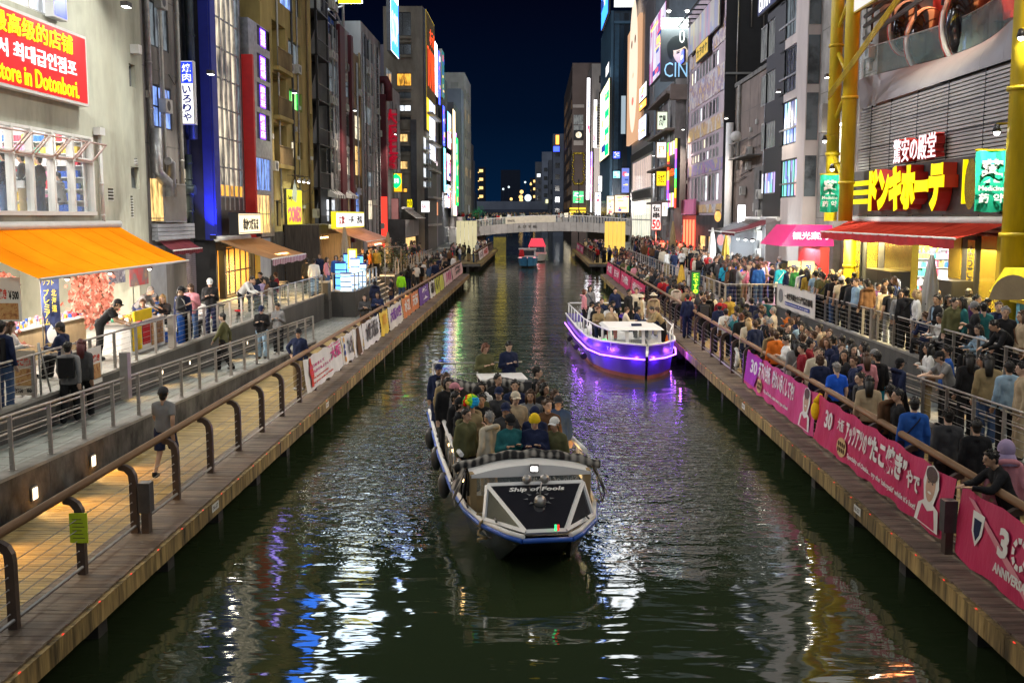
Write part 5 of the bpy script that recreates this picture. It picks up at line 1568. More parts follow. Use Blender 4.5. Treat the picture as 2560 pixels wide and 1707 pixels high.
pipe(b,[fr.P(79.5,2.2,.5),fr.P(79.5,13,.5)],.28,'white_paint','white_pole')
pipe(b,[fr.P(78,9.5,.15),fr.P(78,zt,.15)],.12,'conc','pipe',3)
MB().fbox(fr,70.5,77,10.1,10.2,.003,1.0).build('balcony_slab',MATS['conc_dark'],b)
g=MB()
for k in range(20):g.fbox(fr,70.5+k*.33,70.53+k*.33,10.2,11.2,.95,.98)
g.fbox(fr,70.5,77,11.2,11.25,.94,.99);g.build('balcony_rail',MATS['dark_steel'],b)
ac_unit(b,fr,73,10.25,.1);ac_unit(b,fr,75,7.6,.1)
t=thing('dish_aerial','white satellite dish on the brown building balcony','dish',(14.0,74.5,11.3))
MB().ball((0,0,.4),.45,14,4,z0=-1,z1=-.5,mat=Matrix.Rotation(R(-70),3,'X')).build('dish',MATS['white_paint'],t)
MB().tube([(0,0,0),(0,.1,.4)],.03,6).build('mast',MATS['steel'],t)
b_l=bld('narrow lower annex with stacked air conditioners beside the white pole')
walls(b_l,FR_(14.5),66.4,70.3,UP,9.3,[],MATS['conc_dark'],3)
for k in range(3):ac_unit(b_l,FR_(14.5),67.2,4.6+k*1.3,.05)
sign('tall white lit sign standing by the smoky stall',FE(72),FY(72,1841,1862,512,562),0,.3,'neon_white','dark_steel',name='box_sign')
X=14.2;fr=FR_(X)
b=bR6=bld('tall building covered in faded colourful mural bands and small windows')
def mural(key,cols,s1,s2,strength=0.0):
 if key in MATS:return MATS[key]
 m,t_,b_=_new(key)
 nz=_obj_noise(t_,s1,(1,1,.9),3.0,.62);rr=t_.nodes.new('ShaderNodeValToRGB');el=rr.color_ramp.elements
 while len(el)<len(cols):el.new(.5)
 for i,c in enumerate(cols):el[i].position=.28+.44*i/(len(cols)-1)
 for i,c in enumerate(cols):el[i].color=(*c,1)
 t_.links.new(nz.outputs['Fac'],rr.inputs[0]);t_.links.new(rr.outputs[0],b_.inputs['Base Color'])
 b_.inputs['Roughness'].default_value=.7
 return m
mu=[mural('mural_a',[(.10,.10,.24),(.36,.38,.52),(.60,.52,.42),(.20,.15,.28),(.62,.42,.16),(.28,.30,.42)],.9,1),mural('mural_b',[(.14,.17,.30),(.55,.53,.50),(.42,.28,.17),(.60,.42,.16),(.2,.14,.14)],.7,1),mural('mural_c',[(.12,.06,.20),(.40,.22,.34),(.20,.2,.4),(.5,.4,.14),(.3,.25,.4)],1.1,1)]
M('mural_ground',(.42,.34,.37),.75,var=.15,scale=.5)
H=[];hk=[]
for(a,c,n_)in((152,190,9),(262,300,9),(345,372,9),(378,402,9),(438,505,8)):
 r=FX(X,1728,1798,a,c)
 for j in range(n_):
  w_=(r[1]-r[0])/n_
  H.append((r[0]+w_*(j+.14),r[0]+w_*(j+.86),r[2],r[3]))
for(a,c)in((150,195),(205,240),(290,330),(360,400)):
 r=FX(X,1712,1721,a,c);H.append(r)
ztm=onX(1800,-60,X)[1]
walls(b,fr,80.2,100.2,UP,ztm,H,MATS['mural_ground'],6)
for r in H:
 window(b,fr,*r,MATS[random.choice(['cream_dim','cream_dim','dim_pane','white_pane','dark_pane','cream_pane'])],MATS['alu_frame'],1,1,-.1,.1)
for i,(a,c)in enumerate(((196,256),(306,340),(406,434),(100,148),(512,532))):
 r=FX(X,1722,1800,a,c)
 MB().fbox(fr,80.3,98.5,r[2],r[3],.003,.06).build('mural_panel',mu[i%3],b)
MB().fbox(FE(80.18),14.15,22,UP,ztm,-.0,.06).build('black_end_wall',MATS['black'],b)
for k,x in enumerate((15.0,16.0,16.9,17.8)):
 pipe(b,[(x,80.0,20-(k==0)*6),(x,80.0,ztm)],.05,'steel','pipe')
MB().box(14.2,18.6,79.9,80.1,16.6,16.75).build('ledge',MATS['alu_frame'],b)
r=FX(14.0,1747,1777,105,145)
t,f2=sign('yellow sign strip with dark characters on the mural building',FR_(14.0),r,.02,.2,'ochre_face' if 'ochre_face' in MATS else E('ochre_face',(.9,.6,.1),.45).name,'black',name='box_sign')
letters(f2,'カラオケ',r[0]+.4,r[1]-.4,r[2]+.3,r[3]-.3,.21,MATS['sign_black'],t,bold=.03)
r=FX(13.9,1707,1733,118,150)
t,f2=sign('glowing blue neon sign at the far corner of the mural building',FR_(13.9),(99.0,r[1],r[2],r[3]),.02,.2,'neon_blue','dark_steel',name='neon_sign')
letters(f2,'電話BAR',99.4,r[1]-.4,r[2]+.4,r[3]-.4,.23,MATS['white_letter'],t)
ECELL('dim_books',[(.10,.12,.35),(.35,.32,.28),(.38,.10,.25),(.10,.22,.45),(.5,.4,.12),(.2,.15,.15)],.5,1.1,.22,False)
r=FX(14.0,1738,1800,20,100)
sign('wide panel of faded coloured posters near the roof of the mural building',FR_(14.0),(81,97,r[2],r[3]),.1,.1,'dim_books','dark_steel',name='billboard')
g=MB()
for k in range(9):g.fbox(fr,81+k*2,81.08+k*2,r[3],r[3]+.1,0,1.4)
g.fbox(fr,81,97.1,r[3]+.02,r[3]+.08,1.3,1.4);g.build('sign_gantry',MATS['black'],b)
X=13.9;fr=FR_(X)
b=bld('dark pub front with lanterns under the mural building',name='pub')
walls(b,fr,80.3,91,UP,6.2,[(82,85,2.2,4.5),(86,89.5,2.2,4.5)],MATS['dark_wall'],.4)
for q in((82,85),(86,89.5)):MB().frect(fr,q[0],q[1],2.2,4.5,-.15).build('lit_window',MATS['warm_pane'],b)
b=bld('red lit bar front with glowing tubes beneath a pink panel',name='bar')
walls(b,fr,91.1,99.5,UP,6.2,[],MATS['red_paint'],.4)
for k in range(4):MB().fbox(fr,91.8+k*1.9,92.0+k*1.9,2.6,5.8,.01,.15).build('red_tube',E('tube_red',(1,.13,.06),3.00),b)
MB().fbox(fr,91.2,99,6.25,7.6,.01,.2).build('pink_panel',M('pink_panel',(.6,.18,.33),.6,var=.08),b)
lamp('AREA',(12.6,95,5.5),320,(1,.12,.06),2.0)
X=13.2;fr=FR_(X)
b=bR9=bld('narrow dark building with stacked balconies and box signs')
H=[FX(X,1646,1660,a,c)for a,c in((240,268),(330,352),(400,424),(470,500))]
walls(b,fr,100.5,117,UP,18.9,H,MATS['grey_wall'],6)
for r in H:window(b,fr,*r,MATS['dim_pane'],MATS['alu_frame'],3,1)
for z in(7.4,10.8,14.2,17.6):
 MB().fbox(fr,100.6,116.8,z,z+.2,.003,.9).build('balcony_slab',MATS['brown_tile'],b)
MB().fbox(FE(100.4),13.2,16.2,UP,18.9,0,.06).build('end_wall',MATS['grey_wall'],b)
MB().fbox(FE(100.2),12.6,15.0,16.9,18.3,0,.5).build('brown_canopy',MATS['brown_tile'],b)
p0=FY(101,1651,1726,74,205)
pst=thing('film_poster','dark film poster of a short haired woman with pale blue letters','billboard',((p0[0]+p0[1])/2,101,p0[2]))
f2=FE(0);f2.o=Vector((-pst.location.x,0,-p0[2]))
M('poster_dark',(.035,.037,.04),.5,var=.3,scale=.5,bump=0)
MB().fbox(f2,*p0,0,.2).build('board',MATS['poster_dark'],pst)
MB().fbox(f2,p0[0],p0[1],p0[3]+.01,p0[3]+1.0,0,.18).build('white_band',MATS['white_paint'],pst)
cx_,cz_=p0[0]+(p0[1]-p0[0])*.62,p0[2]+(p0[3]-p0[2])*.50
def oval(cx,cz,rx,rz,n_,tilt=0.0,k=24):
 o=[]
 for i in range(k):
  a=2*PI*i/k;x=rx*math.cos(a);z=rz*math.sin(a)
  o.append(f2.P(cx+x*math.cos(tilt)-z*math.sin(tilt),cz+x*math.sin(tilt)+z*math.cos(tilt),n_))
 return o
sk=M('print_skin',(.55,.38,.29),.6,var=.08,bump=0);M('print_hair',(.008,.010,.011),.4,var=.2,bump=0);M('print_lip',(.5,.08,.1),.5,bump=0)
MB().poly(oval(cx_-.1,cz_+.75,1.0,1.05,.21,.3)).build('printed_hair',MATS['print_hair'],pst)
MB().poly(oval(cx_+.18,cz_+.05,.72,1.02,.215,.5)).build('printed_face',sk,pst)
MB().poly(oval(cx_-.15,cz_+1.05,1.0,.52,.218,.35)).poly(oval(cx_-.85,cz_+.45,.28,.8,.2185,.15)).build('printed_fringe',MATS['print_hair'],pst)
for(dx,dz,rx,rz,mm)in((-.12,.22,.17,.06,'print_hair'),(.42,.45,.15,.055,'print_hair'),(.42,-.5,.2,.07,'print_lip'),(-.12,.36,.22,.03,'print_hair'),(.38,.60,.2,.03,'print_hair'),(.28,-.1,.05,.14,'tan_wall')):
 MB().poly(oval(cx_+dx,cz_+dz,rx,rz,.222,.4,12)).build('printed_feature',MATS[mm],pst)
f4=Fr(f2.o,Vector((math.cos(.22),0,0)),f2.n,1)
letters(f2,'CIN',p0[0]+.35,p0[1]-.3,p0[2]+.4,p0[2]+1.75,.22,E('pale_blue_letter',(.3,.55,.8),.8,False),pst,bold=-.005,shear=0)
letters(f2,'01',p0[1]-1.1,p0[1]-.2,p0[3]-1.3,p0[3]-.1,.22,MATS['white_paint'],pst,bold=-.01)
for k in range(2):
 t=thing('sign_lamp','%s lamp washing the white band over the film poster'%('left' if k==0 else 'right'),'lamp',(p0[0]+.6+1.7*k,100.0,p0[3]+1.5),0,'lamps over the film poster')
 MB().cone((0,0,.2),(0,0,0),.08,.3,12).build('shade',MATS['alu_frame'],t)
 MB().ball((0,0,0),.2,8,4).build('bulb',MATS['lamp_white'],t)
 MB().tube([(0,0,.2),(0,.9,.3)],.03,6).build('arm',MATS['alu_frame'],t)
 lamp('SPOT',(0,0,-.25),900,(.85,1,.97),.1,(R(48),0,0),R(120),t,.9)
r=FX(12.9,1633,1650,52,205)
sign('magenta and white upright lit strip beside the film poster',FR_(12.9),(104,r[1],r[2],r[3]),.02,.3,'magenta_print' if 'magenta_print' in MATS else ECELL('magenta_print',[(.6,.05,.35),(.7,.65,.85),(.55,.1,.45),(.9,.85,.95)],.8,.8,.3).name,'dark_steel',name='lit_screen')
for(q,m_,tx,lb,tm)in(((1641,1668,280,326),'cream_glow','茶屋','pale green lit sign, topmost of the stack on the narrow dark building','sign_black'),((1640,1665,356,396),'sign_white','居酒屋','white lit sign second in the stack on the narrow dark building','orange_letter'),((1639,1665,428,466),'billboard_yellow','うさぎ','yellow lit sign third in the stack on the narrow dark building','sign_black'),((1653,1668,505,541),'sign_white','麺','white lit sign with an orange edge, lowest of the stack','orange_letter')):
 if m_=='cream_glow':E('cream_glow',(.8,.9,.7),.8)
 E('orange_letter',(1,.3,.02),.8,False)
 r=FY(103,*q)
 t,f2=sign(lb,FE(103),r,0,.4,m_,'tan_wall',name='box_sign',group='box signs stacked on the narrow dark building')
 letters(f2,tx,r[0]+.2,r[1]-.2,r[2]+.35,r[3]-.35,.41,MATS[tm],t,bold=.03)
r=FY(96,1628,1652,510,575)
t,f2=sign('tall white board with black characters and a red 50',FE(96),r,0,.15,'white_board' if 'white_board' in MATS else E('white_board',(1,.95,.9),.75).name,'alu_frame',name='banner_sign')
column_letters(f2,'伝串',r[0]+.12,r[1]-.12,r[2]+1.02,r[3]-.12,.16,MATS['sign_black'],t,bold=.04,ext=.01)
letters(f2,'50',r[0]+.08,r[1]-.08,r[2]+.1,r[2]+.95,.16,E('red_letter',(.8,.02,.03),.5,False),t,bold=.03,ext=.01)
MB().tube([f2.P((r[0]+r[1])/2,r[2]-2.6,0),f2.P((r[0]+r[1])/2,r[2],0)],.06,6).build('pole',MATS['steel'],t)
r=FX(12.95,1671,1693,352,520)
rf=thing('rainbow_frame','upright sign with a rainbow coloured border and red characters','sign',(12.95,(r[0]+r[1])/2,r[2]))
f2=Fr((-12.95+12.95,-(r[0]+r[1])/2,-r[2]),(0,1,0),(-1,0,0),-1)
MB().fbox(f2,r[0],r[1],r[2],r[3],-.3,0).build('back_board',MATS['black'],rf)
rc=[(1,.05,.02),(1,.6,.02),(.1,1,.1),(.05,.6,1),(.35,.1,1),(1,.1,.6),(1,.9,.1)]
rm_=[E('rainbow%d'%i,c,1.5,False)for i,c in enumerate(rc)]
n_=14
for i in range(n_):
 za=r[2]+(r[3]-r[2])*i/n_;zb_=r[2]+(r[3]-r[2])*(i+.96)/n_
 for s_,(ua,ub)in enumerate(((r[0],r[0]+.7),(r[1]-1.0,r[1]))):
  MB().fbox(f2,ua,ub,za,zb_,.01,.08).build('lit_tile',rm_[(i//2+s_*3)%7],rf)
for i in range(8):
 w_=(r[1]-r[0]-1.7)/8
 for(za,zb_)in((r[3]-1.3,r[3]-.1),(r[2]+.1,r[2]+1.4)):
  MB().fbox(f2,r[0]+.72+w_*i,r[0]+.72+w_*(i+.95),za,zb_,.01,.08).build('lit_tile',rm_[(i*3)%7],rf)
column_letters(f2,'火鍋',r[0]+1.2,r[1]-1.6,r[2]+3.0,r[3]-2.6,.05,MATS['orange_neon'],rf,bold=.07)
X=13.8;fr=FR_(X)
b=bld('big pale building carrying a giant face billboard above glazed floors')
H=[(126,151,3.0,8.3),(126,151,9.5,13.6)]
walls(b,fr,124,152,UP,41,H,MATS['panel_grey'],12)
lit_pane('glass_floor',(1,.93,.72),.9,(.55,.62,.5),.35);lit_pane('pink_floor',(1,.75,.62),.75,(.6,.45,.42),.35)
window(b,fr,*H[0],MATS['glass_floor'],MATS['white_frame'],9,2,-.15,.15);window(b,fr,*H[1],MATS['pink_floor'],MATS['white_frame'],11,1,-.15,.15)
for z in(8.4,13.7):
 g=MB()
 for k in range(40):g.fbox(fr,124.2+k*.7,124.5+k*.7,z,z+1.0,.003,.12)
 g.build('rib_band',MATS['dark_steel'],b)['kind']='stuff'
g=MB()
for k in range(12):g.fbox(fr,124.3+k*.85,124.55+k*.85,16,32,.003,.15)
g.build('rib',MATS['panel_grey'],b)
MB().fbox(FE(123.9),13.8,26,UP,41,0,.08).build('end_wall',M('bluegrey_wall',(.27,.31,.36),.7,var=.15,scale=.3),b)
r=FX(13.6,1577,1607,52,352)
fb=thing('face_billboard','giant lit advert showing a close cropped pale face','billboard',(13.6,(r[0]+r[1])/2,r[2]))
f2=Fr((0,-(r[0]+r[1])/2,-r[2]),(0,1,0),(-1,0,0),-1)
MB().fbox(f2,r[0],r[1],r[2],r[3]-.5,0,.4).build('board',E('face_ground',(.85,.48,.27),.7),fb)
uc=(r[0]+r[1])/2-.5
MB().poly([f2.P(uc+6.2*math.cos(a*PI/16),r[2]+10+8.8*math.sin(a*PI/16),.41)for a in range(32)]).build('printed_face',E('face_skin',(1,.78,.60),.95),fb)
for(du,z,ru,rz,m_)in((2.2,13.2,.95,.55,'dark'),(-2.6,13.2,.95,.55,'dark'),(-.2,8.8,.8,.35,'dark2'),(0,5.4,1.5,.55,'lip')):
 mm=E('face_'+m_,{'dark':(.12,.06,.04),'dark2':(.75,.45,.3),'lip':(.85,.22,.16)}[m_],.9,False)
 MB().poly([f2.P(uc+du+ru*math.cos(a*PI/8),r[2]+z+rz*math.sin(a*PI/8),.42)for a in range(16)]).build('printed_feature',mm,fb)
for(q,m_,lb)in(((1603,1621,212,250),'sign_white','white lit panel right of the giant face'),((1603,1620,253,272),'neon_orange','orange lit strip under the white panel right of the face'),((1602,1620,292,346),'lav' if 'lav' in MATS else E('lav',(.65,.75,1),2.00).name,'pale lavender lit panel lower right of the giant face')):
 sign(lb,FR_(13.5),FX(13.5,*q),.02,.2,m_,'dark_steel',name='lit_screen')
Y=176.0
x0_=onY(1532,300,Y)[0]
fe=FE(Y);fr=FR_(x0_)
b=bld('tall dark blue glass tower with ribbed side and white screens on top')
M('blue_glass',(.012,.05,.10),.22,.2,var=.5,scale=.18,stretch=(1,1,.35),bump=0,spec=.7)
M('blue_rib',(.09,.18,.28),.4,.3,var=.15,scale=.4,bump=0)
zt=onY(1550,26,Y)[1]
g=MB().box(x0_,x0_+14,Y,Y+30,UP,zt);g.build('glass_block',MATS['blue_glass'],b)
for k in range(12):MB().fbox(fr,Y+.4+k*2.4,Y+1.2+k*2.4,9,zt,.003,.4).build('rib',MATS['blue_rib'],b)
for k in range(4):MB().fbox(fe,x0_+.2+k*1.5,x0_+.9+k*1.5,9,zt-.5,.003,.2).build('glass_strip',M('blue_strip%d'%(k%2),[(.05,.12,.2),(.008,.02,.04)][k%2],.3),b)
r=FY(Y-.4,1553,1564,240,335);MB().fbox(FE(Y-.2),r[0],r[1],r[2],r[3],0,.1).build('white_window_strip',E('cool_strip',(.5,.62,.7),.6),b)
MB().fbox(fe,x0_,x0_+14,zt-2.2,zt-1.8,.2,.5).build('cornice',MATS['blue_rib'],b)
r=FY(Y-1,1536,1600,-330,21);sign('huge blank white screen on top of the blue tower',FE(Y-1),r,0,.6,'screen_top' if 'screen_top' in MATS else E('screen_top',(.93,.96,1.0),3.80).name,'dark_steel',name='lit_screen')
r=FX(x0_-.5,1512,1529,-260,46)
t,f2=sign('white and blue lit screen on the canal side of the blue tower top',FR_(x0_-.5),r,0,.4,'board_blue','dark_steel',name='lit_screen')
letters(f2,'HDC',r[0]+2,r[1]-2,r[2]+3.5,r[3]-.5,.42,MATS['board_white'],t,bold=.05)
r=FX(x0_-.6,1507,1530,215,395)
t,f2=sign('tall green and cream screen on the canal side of the blue tower',FR_(x0_-.6),r,0,.4,'neon_cream','dark_steel',name='lit_screen')
MB().frect(f2,r[0]+.3,r[0]+(r[1]-r[0])*.45,r[2]+.2,r[3]-.2,.43).build('green_half',MATS['neon_green'],t)
for k in range(5):MB().frect(f2,r[0]+1.2,r[0]+(r[1]-r[0])*.38,r[2]+2+k*2.8,r[2]+3.6+k*2.8,.44).build('white_block',MATS['sign_white'],t)
for(q,m_,lb)in(((1532,1550,379,397),'neon_blue','small blue sign low on the blue tower'),((1532,1550,428,446),'neon_cyan','small cyan sign low on the blue tower'),((1553,1573,420,483),'blue_dim' if 'blue_dim' in MATS else E('blue_dim',(.18,.25,.75),.8).name,'blue poster with a dark figure low on the blue tower'),((1516,1535,490,538),'cream_sign','cream lit shop corner under the blue tower'),((1536,1572,488,532),'shop_orange' if 'shop_orange' in MATS else E('shop_orange',(1,.62,.32),2.00).name,'orange lit shop window under the blue tower'),((1495,1505,440,480),'sign_white','small white sign left of the blue tower foot'),((1487,1502,482,540),'neon_white','white lit shop front left of the blue tower foot')):
 r=FY(Y-1.2,*q);sign(lb,FE(Y-1.2),r,0,.3,m_,'dark_steel',name='lit_screen')
b=bld('pale concrete block with a blinding white neon strip beyond the bridge')
Y=225;fe=FE(Y);q=FY(Y,1478,1512,160,540)
walls(b,fe,q[0],q[1]+4,0,q[3],[FY(Y,1498,1507,a,a+18)for a in(190,230)],MATS['band_pale'],20)
for a in(190,230):MB().frect(fe,*FY(Y,1498,1507,a,a+18),-.15).build('window',MATS['dark_pane'],b)
q2=FY(Y,1490,1504,255,372)
for k in range(18):MB().fbox(fe,q2[0],q2[1],q2[2]+(q2[3]-q2[2])*k/18,q2[2]+(q2[3]-q2[2])*(k+.45)/18,.01,.3).build('white_louvre',MATS['white_paint'],b)
for(q,m_,lb)in(((1466,1474,196,500),'neon_white','dazzling white vertical neon strip beyond the bridge'),((1476,1480,380,530),'screen_b','thin multicolour strip right of the white neon'),((1484,1492,250,370),'neon_white','white vertical sign with small characters beyond the bridge')):
 r=FY(Y-2,*q);sign(lb,FE(Y-2),r,0,.4,m_,'dark_steel',name='lit_screen')
Y=245;fe=FE(Y)
b=bld('old brown office building with an ornate gilded clock frame on its end')
q=FY(Y,1430,1466,158,540)
x0_=q[0];fr=FR_(x0_)
H=[]
for i in range(9):
 for j in range(7):H.append((Y+3+j*9,Y+7.5+j*9,8+i*3.3,10+i*3.3))
M('old_brown',(.16,.12,.11),.8,var=.15,scale=.3)
walls(b,fr,Y,Y+70,0,q[3],H,MATS['old_brown'],10)
for h in H:
 o=MB().fbox(fr,h[0]+2.1,h[0]+2.4,h[2],h[3],-.15,-.05).build('window',MATS['alu_frame'],b)
 MB().frect(fr,*h,-.17).build('pane',MATS[random.choice(['cream_pane','dim_pane','cream_dim','warm_pane'])],o)
MB().fbox(fe,x0_,q[1]+3,0,q[3],-.5,.05).build('end_wall',MATS['old_brown'],b)
for(qq,m_)in(((1434,1458,288,312),'cream_dim'),((1434,1458,314,340),'cream_dim'),((1434,1458,352,364),'band_pale'),((1432,1460,262,270),'band_pale')):
 r=FY(Y,*qq);MB().fbox(fe,*r,.06,.3).build('pale_panel',MATS[m_],b)
r=FY(Y,1434,1459,326,350);MB().fbox(fe,*r,.31,.4).build('clock_panel',MATS['black'],b)
uc,zc=(r[0]+r[1])/2,(r[2]+r[3])/2
MB().poly([fe.P(uc+.7*math.cos(a*PI/10),zc+.7*math.sin(a*PI/10),.45)for a in range(20)]).build('clock_face',MATS['cream_pane'],b)
q=FY(Y,1431,1461,384,460)
ga=MB()
for k in range(40):
 a=k/40*2*PI;ux=(q[0]+q[1])/2+(q[1]-q[0])/2*(.9+.1*math.sin(9*a))*max(-1,min(1,1.3*math.cos(a)));zx=(q[2]+q[3])/2+(q[3]-q[2])/2*max(-1,min(1,1.25*math.sin(a)))
 ga.ball(fe.P(ux,zx,.3),.28,6,4)
ga.build('gilded_frame',MATS['gold_panel'],b)
sign('green lit pharmacy board beyond the bridge',FE(Y-.4),FY(Y-.4,1432,1459,478,508),0,.2,'pharm' if 'pharm' in MATS else E('pharm',(.02,.45,.12),1.80).name,'white_paint',name='lit_screen')
r=FY(Y-.4,1424,1464,516,540)
for k in range(3):MB().fbox(fe,r[0],r[1],r[2]+(r[3]-r[2])*k/3,r[2]+(r[3]-r[2])*(k+.55)/3,.3,.5).build('yellow_band',MATS['billboard_yellow'],b)
MB().fbox(fr,Y+4,Y+60,3.5,7.0,.01,.1).build('lit_shop',MATS['cream_pane'],b)
for(px0,px1,pt,Y,mt,d)in((1383,1402,335,330,'far_grey','with an orange roof sign'),(1372,1390,400,380,'far_mid','second from the canal end'),(1355,1376,380,440,'far_grey','slim pair of slabs'),(1338,1360,405,500,'far_mid','nearest the canal axis')):
 xa,zt_=onY(px0,pt,Y);xb,_=onY(px1,pt,Y)
 b=bld('dark far tower on the right bank, '+d)
 H=[(xa+(xb+6-xa)*(j+.25)/3,xa+(xb+6-xa)*(j+.75)/3,7+i*3.5,8.6+i*3.5)for i in range(int((zt_-9)/3.5))for j in range(3)]
 walls(b,FE(Y),xa,xb+6,0,zt_,H,MATS[mt],20,.3)
 for h in H:MB().frect(FE(Y),*h,-.2).build('window',MATS['white_pane' if random.random()<.1 else 'dark_pane'],b)
r=FY(329,1389,1398,338,362);sign('round orange neon on a far roof',FE(329),r,0,.3,'neon_orange','dark_steel',name='neon_sign')
r=FY(329,1383,1399,366,380);sign('small blue neon under the orange one on a far roof',FE(329),r,0,.3,'neon_blue','dark_steel',name='neon_sign')
for(px0,px1,pt,Y,lb,n_)in((1194,1211,418,900,'slim far apartment tower with amber landing lights',8),(1252,1300,425,1100,'broad unlit far tower block against the night sky',0),(1325,1345,445,1000,'far tower with a few small lights near the canal axis',4)):
 xa,zt_=onY(px0,pt,Y);xb,_=onY(px1,pt,Y)
 b=bld(lb)
 walls(b,FE(Y),xa,xb,0,zt_,[],M('far_navy',(.012,.02,.045),.9,bump=0),20)
 for k in range(n_):
  z=zt_-3-k*7.2
  MB().box(xb-4.4,xb-1.2,Y-.6,Y-.1,z-1.3,z+1.0).build('landing_light',E('amber_dot',(1,.62,.2),1.5,False),b)
  MB().box(xa+.3,xa+1.2,Y-.6,Y-.1,z-2,z-1.2).build('landing_light',MATS['amber_dot'],b)
for(px,py,Y,c,s_)in((1304,480,900,'amber_dot',2.4),(1302,493,900,'amber_dot',2.6),(1303,501,900,'amber_dot',2.2),(1278,498,500,'amber_dot',1.0),(1327,461,600,'amber_dot',.9),(1258,473,700,'far_dot',1),(1272,468,700,'far_dot',1),(1313,456,700,'far_dot',1),(1320,495,500,'far_dot',2.4)):
 x,z=onY(px,py,Y)
 t=thing('street_lamp','tiny far %s light in the dark at the canal end, %s'%('amber' if c=='amber_dot' else 'pale',('on the tall pole','middle of the amber column','lowest of the amber column','low over the road bridge','rightmost on a thin pole','left of the pale pair','right of the pale pair','highest','brightest near the right towers')[[1304,1302,1303,1278,1327,1258,1272,1313,1320].index(px)]),'lamp',(x,Y,0),0,'tiny lights at the canal end')
 MB().tube([(0,0,0),(0,0,z)],.25,5).build('pole',MATS['far_navy'],t)
 MB().ball((0,-.3,z),s_*.7,8,5).build('globe',E('far_dot',(.8,.95,1),1.2,False)if c=='far_dot' else MATS[c],t)
for pb_,fr_,u0,u1,z0,z1,n_ in((b2_,FL(-15.5),42,46,6,20,8),(b5,FL(-15.2),60,72,6,24,14),(b7,FL(-15),77,86,4,20,20),(b8,FL(-15.2),86.5,92,4,19,8),(b9,FL(-15.1),93,104,4,22,24),(b10,FL(-15),105,117,4,18,10),(b_l,FR_(14.5),66.6,70,3,9,7),(bR2,FR_(14.9),47.2,51,6,20,14),(bR5,FR_(15),66.6,83,4,15,26),(bR6,FR_(14.2),98.6,100,4,24,6),(bR9,FR_(13.2),101,116,4,18,20)):
 clutter(pb_,fr_,u0,u1,z0,z1,n_)
for(x,y,z,pw)in((8.5,205,13,6000),(13.5,196,16,6000),(-14.5,176,16,3500)):  # invented floods on masts, brightening the blocks past the footbridge
 t=thing('added_flood','floodlight beyond the footbridge %s'%{8.5:'aimed at the old brown block',13.5:'beside the blue tower',-14.5:'on the left bank'}[x],'lamp',(x,y,z),0,'rooftop floodlights')
 MB().box(-.2,.2,-.3,.3,0,.3).build('housing',MATS['dark_steel'],t);MB().tube([(0,0,-z),(0,0,0)],.1,6).build('mast',MATS['dark_steel'],t)
 lamp('SPOT',(0,.5,.1),pw,(1,.95,.9),.3,(R(85),0,0),R(120),t,.8)
for(x,y,z,h,b_)in((-15.0,122,0,3.5,b11),(-14.2,124,0,2.2,b11),(-15.6,121,0,1.5,b11),(-15.5,95,0,3,b9),(-16.0,80,0,2.5,b7)):
 zt_=max(v.co.z for v in b_.children[0].data.vertices)
 MB().tube([(x,y,zt_),(x,y,zt_+h)],.06,5).tube([(x-.5,y,zt_+h*.8),(x+.5,y,zt_+h*.8)],.03,4).tube([(x-.35,y,zt_+h*.6),(x+.35,y,zt_+h*.6)],.03,4).build('aerial',MATS['steel'],b_)
 MB().box(x-1.6,x-.5,y+1,y+2.4,zt_+.01,zt_+1.2).build('roof_tank',MATS['acunit'],b_)
for fr_,u0,u1,z0,z1,du,dz,pb_ in((FR_(14.9),47,56,6,24,1.8,3.2,bR2),(FR_(15),66.6,83,9.5,15.5,2.7,2.0,bR5),(FL(-15.1),92.6,103.9,4,22,2.8,3.1,b9),(FL(-15),104.2,117,4,19,3.2,3.1,b10),(FL(-15.5),yE+.2,46,6,22,2.2,3.0,b2_)):
 g=MB();z=z0
 while z<z1:g.fbox(fr_,u0,u1,z,z+.035,.001,.012);z+=dz
 u=u0+du
 while u<u1:g.fbox(fr_,u,u+.03,z0,z1,.001,.013);u+=du
 g.build('panel_joint',MATS['conc_dark'],pb_)
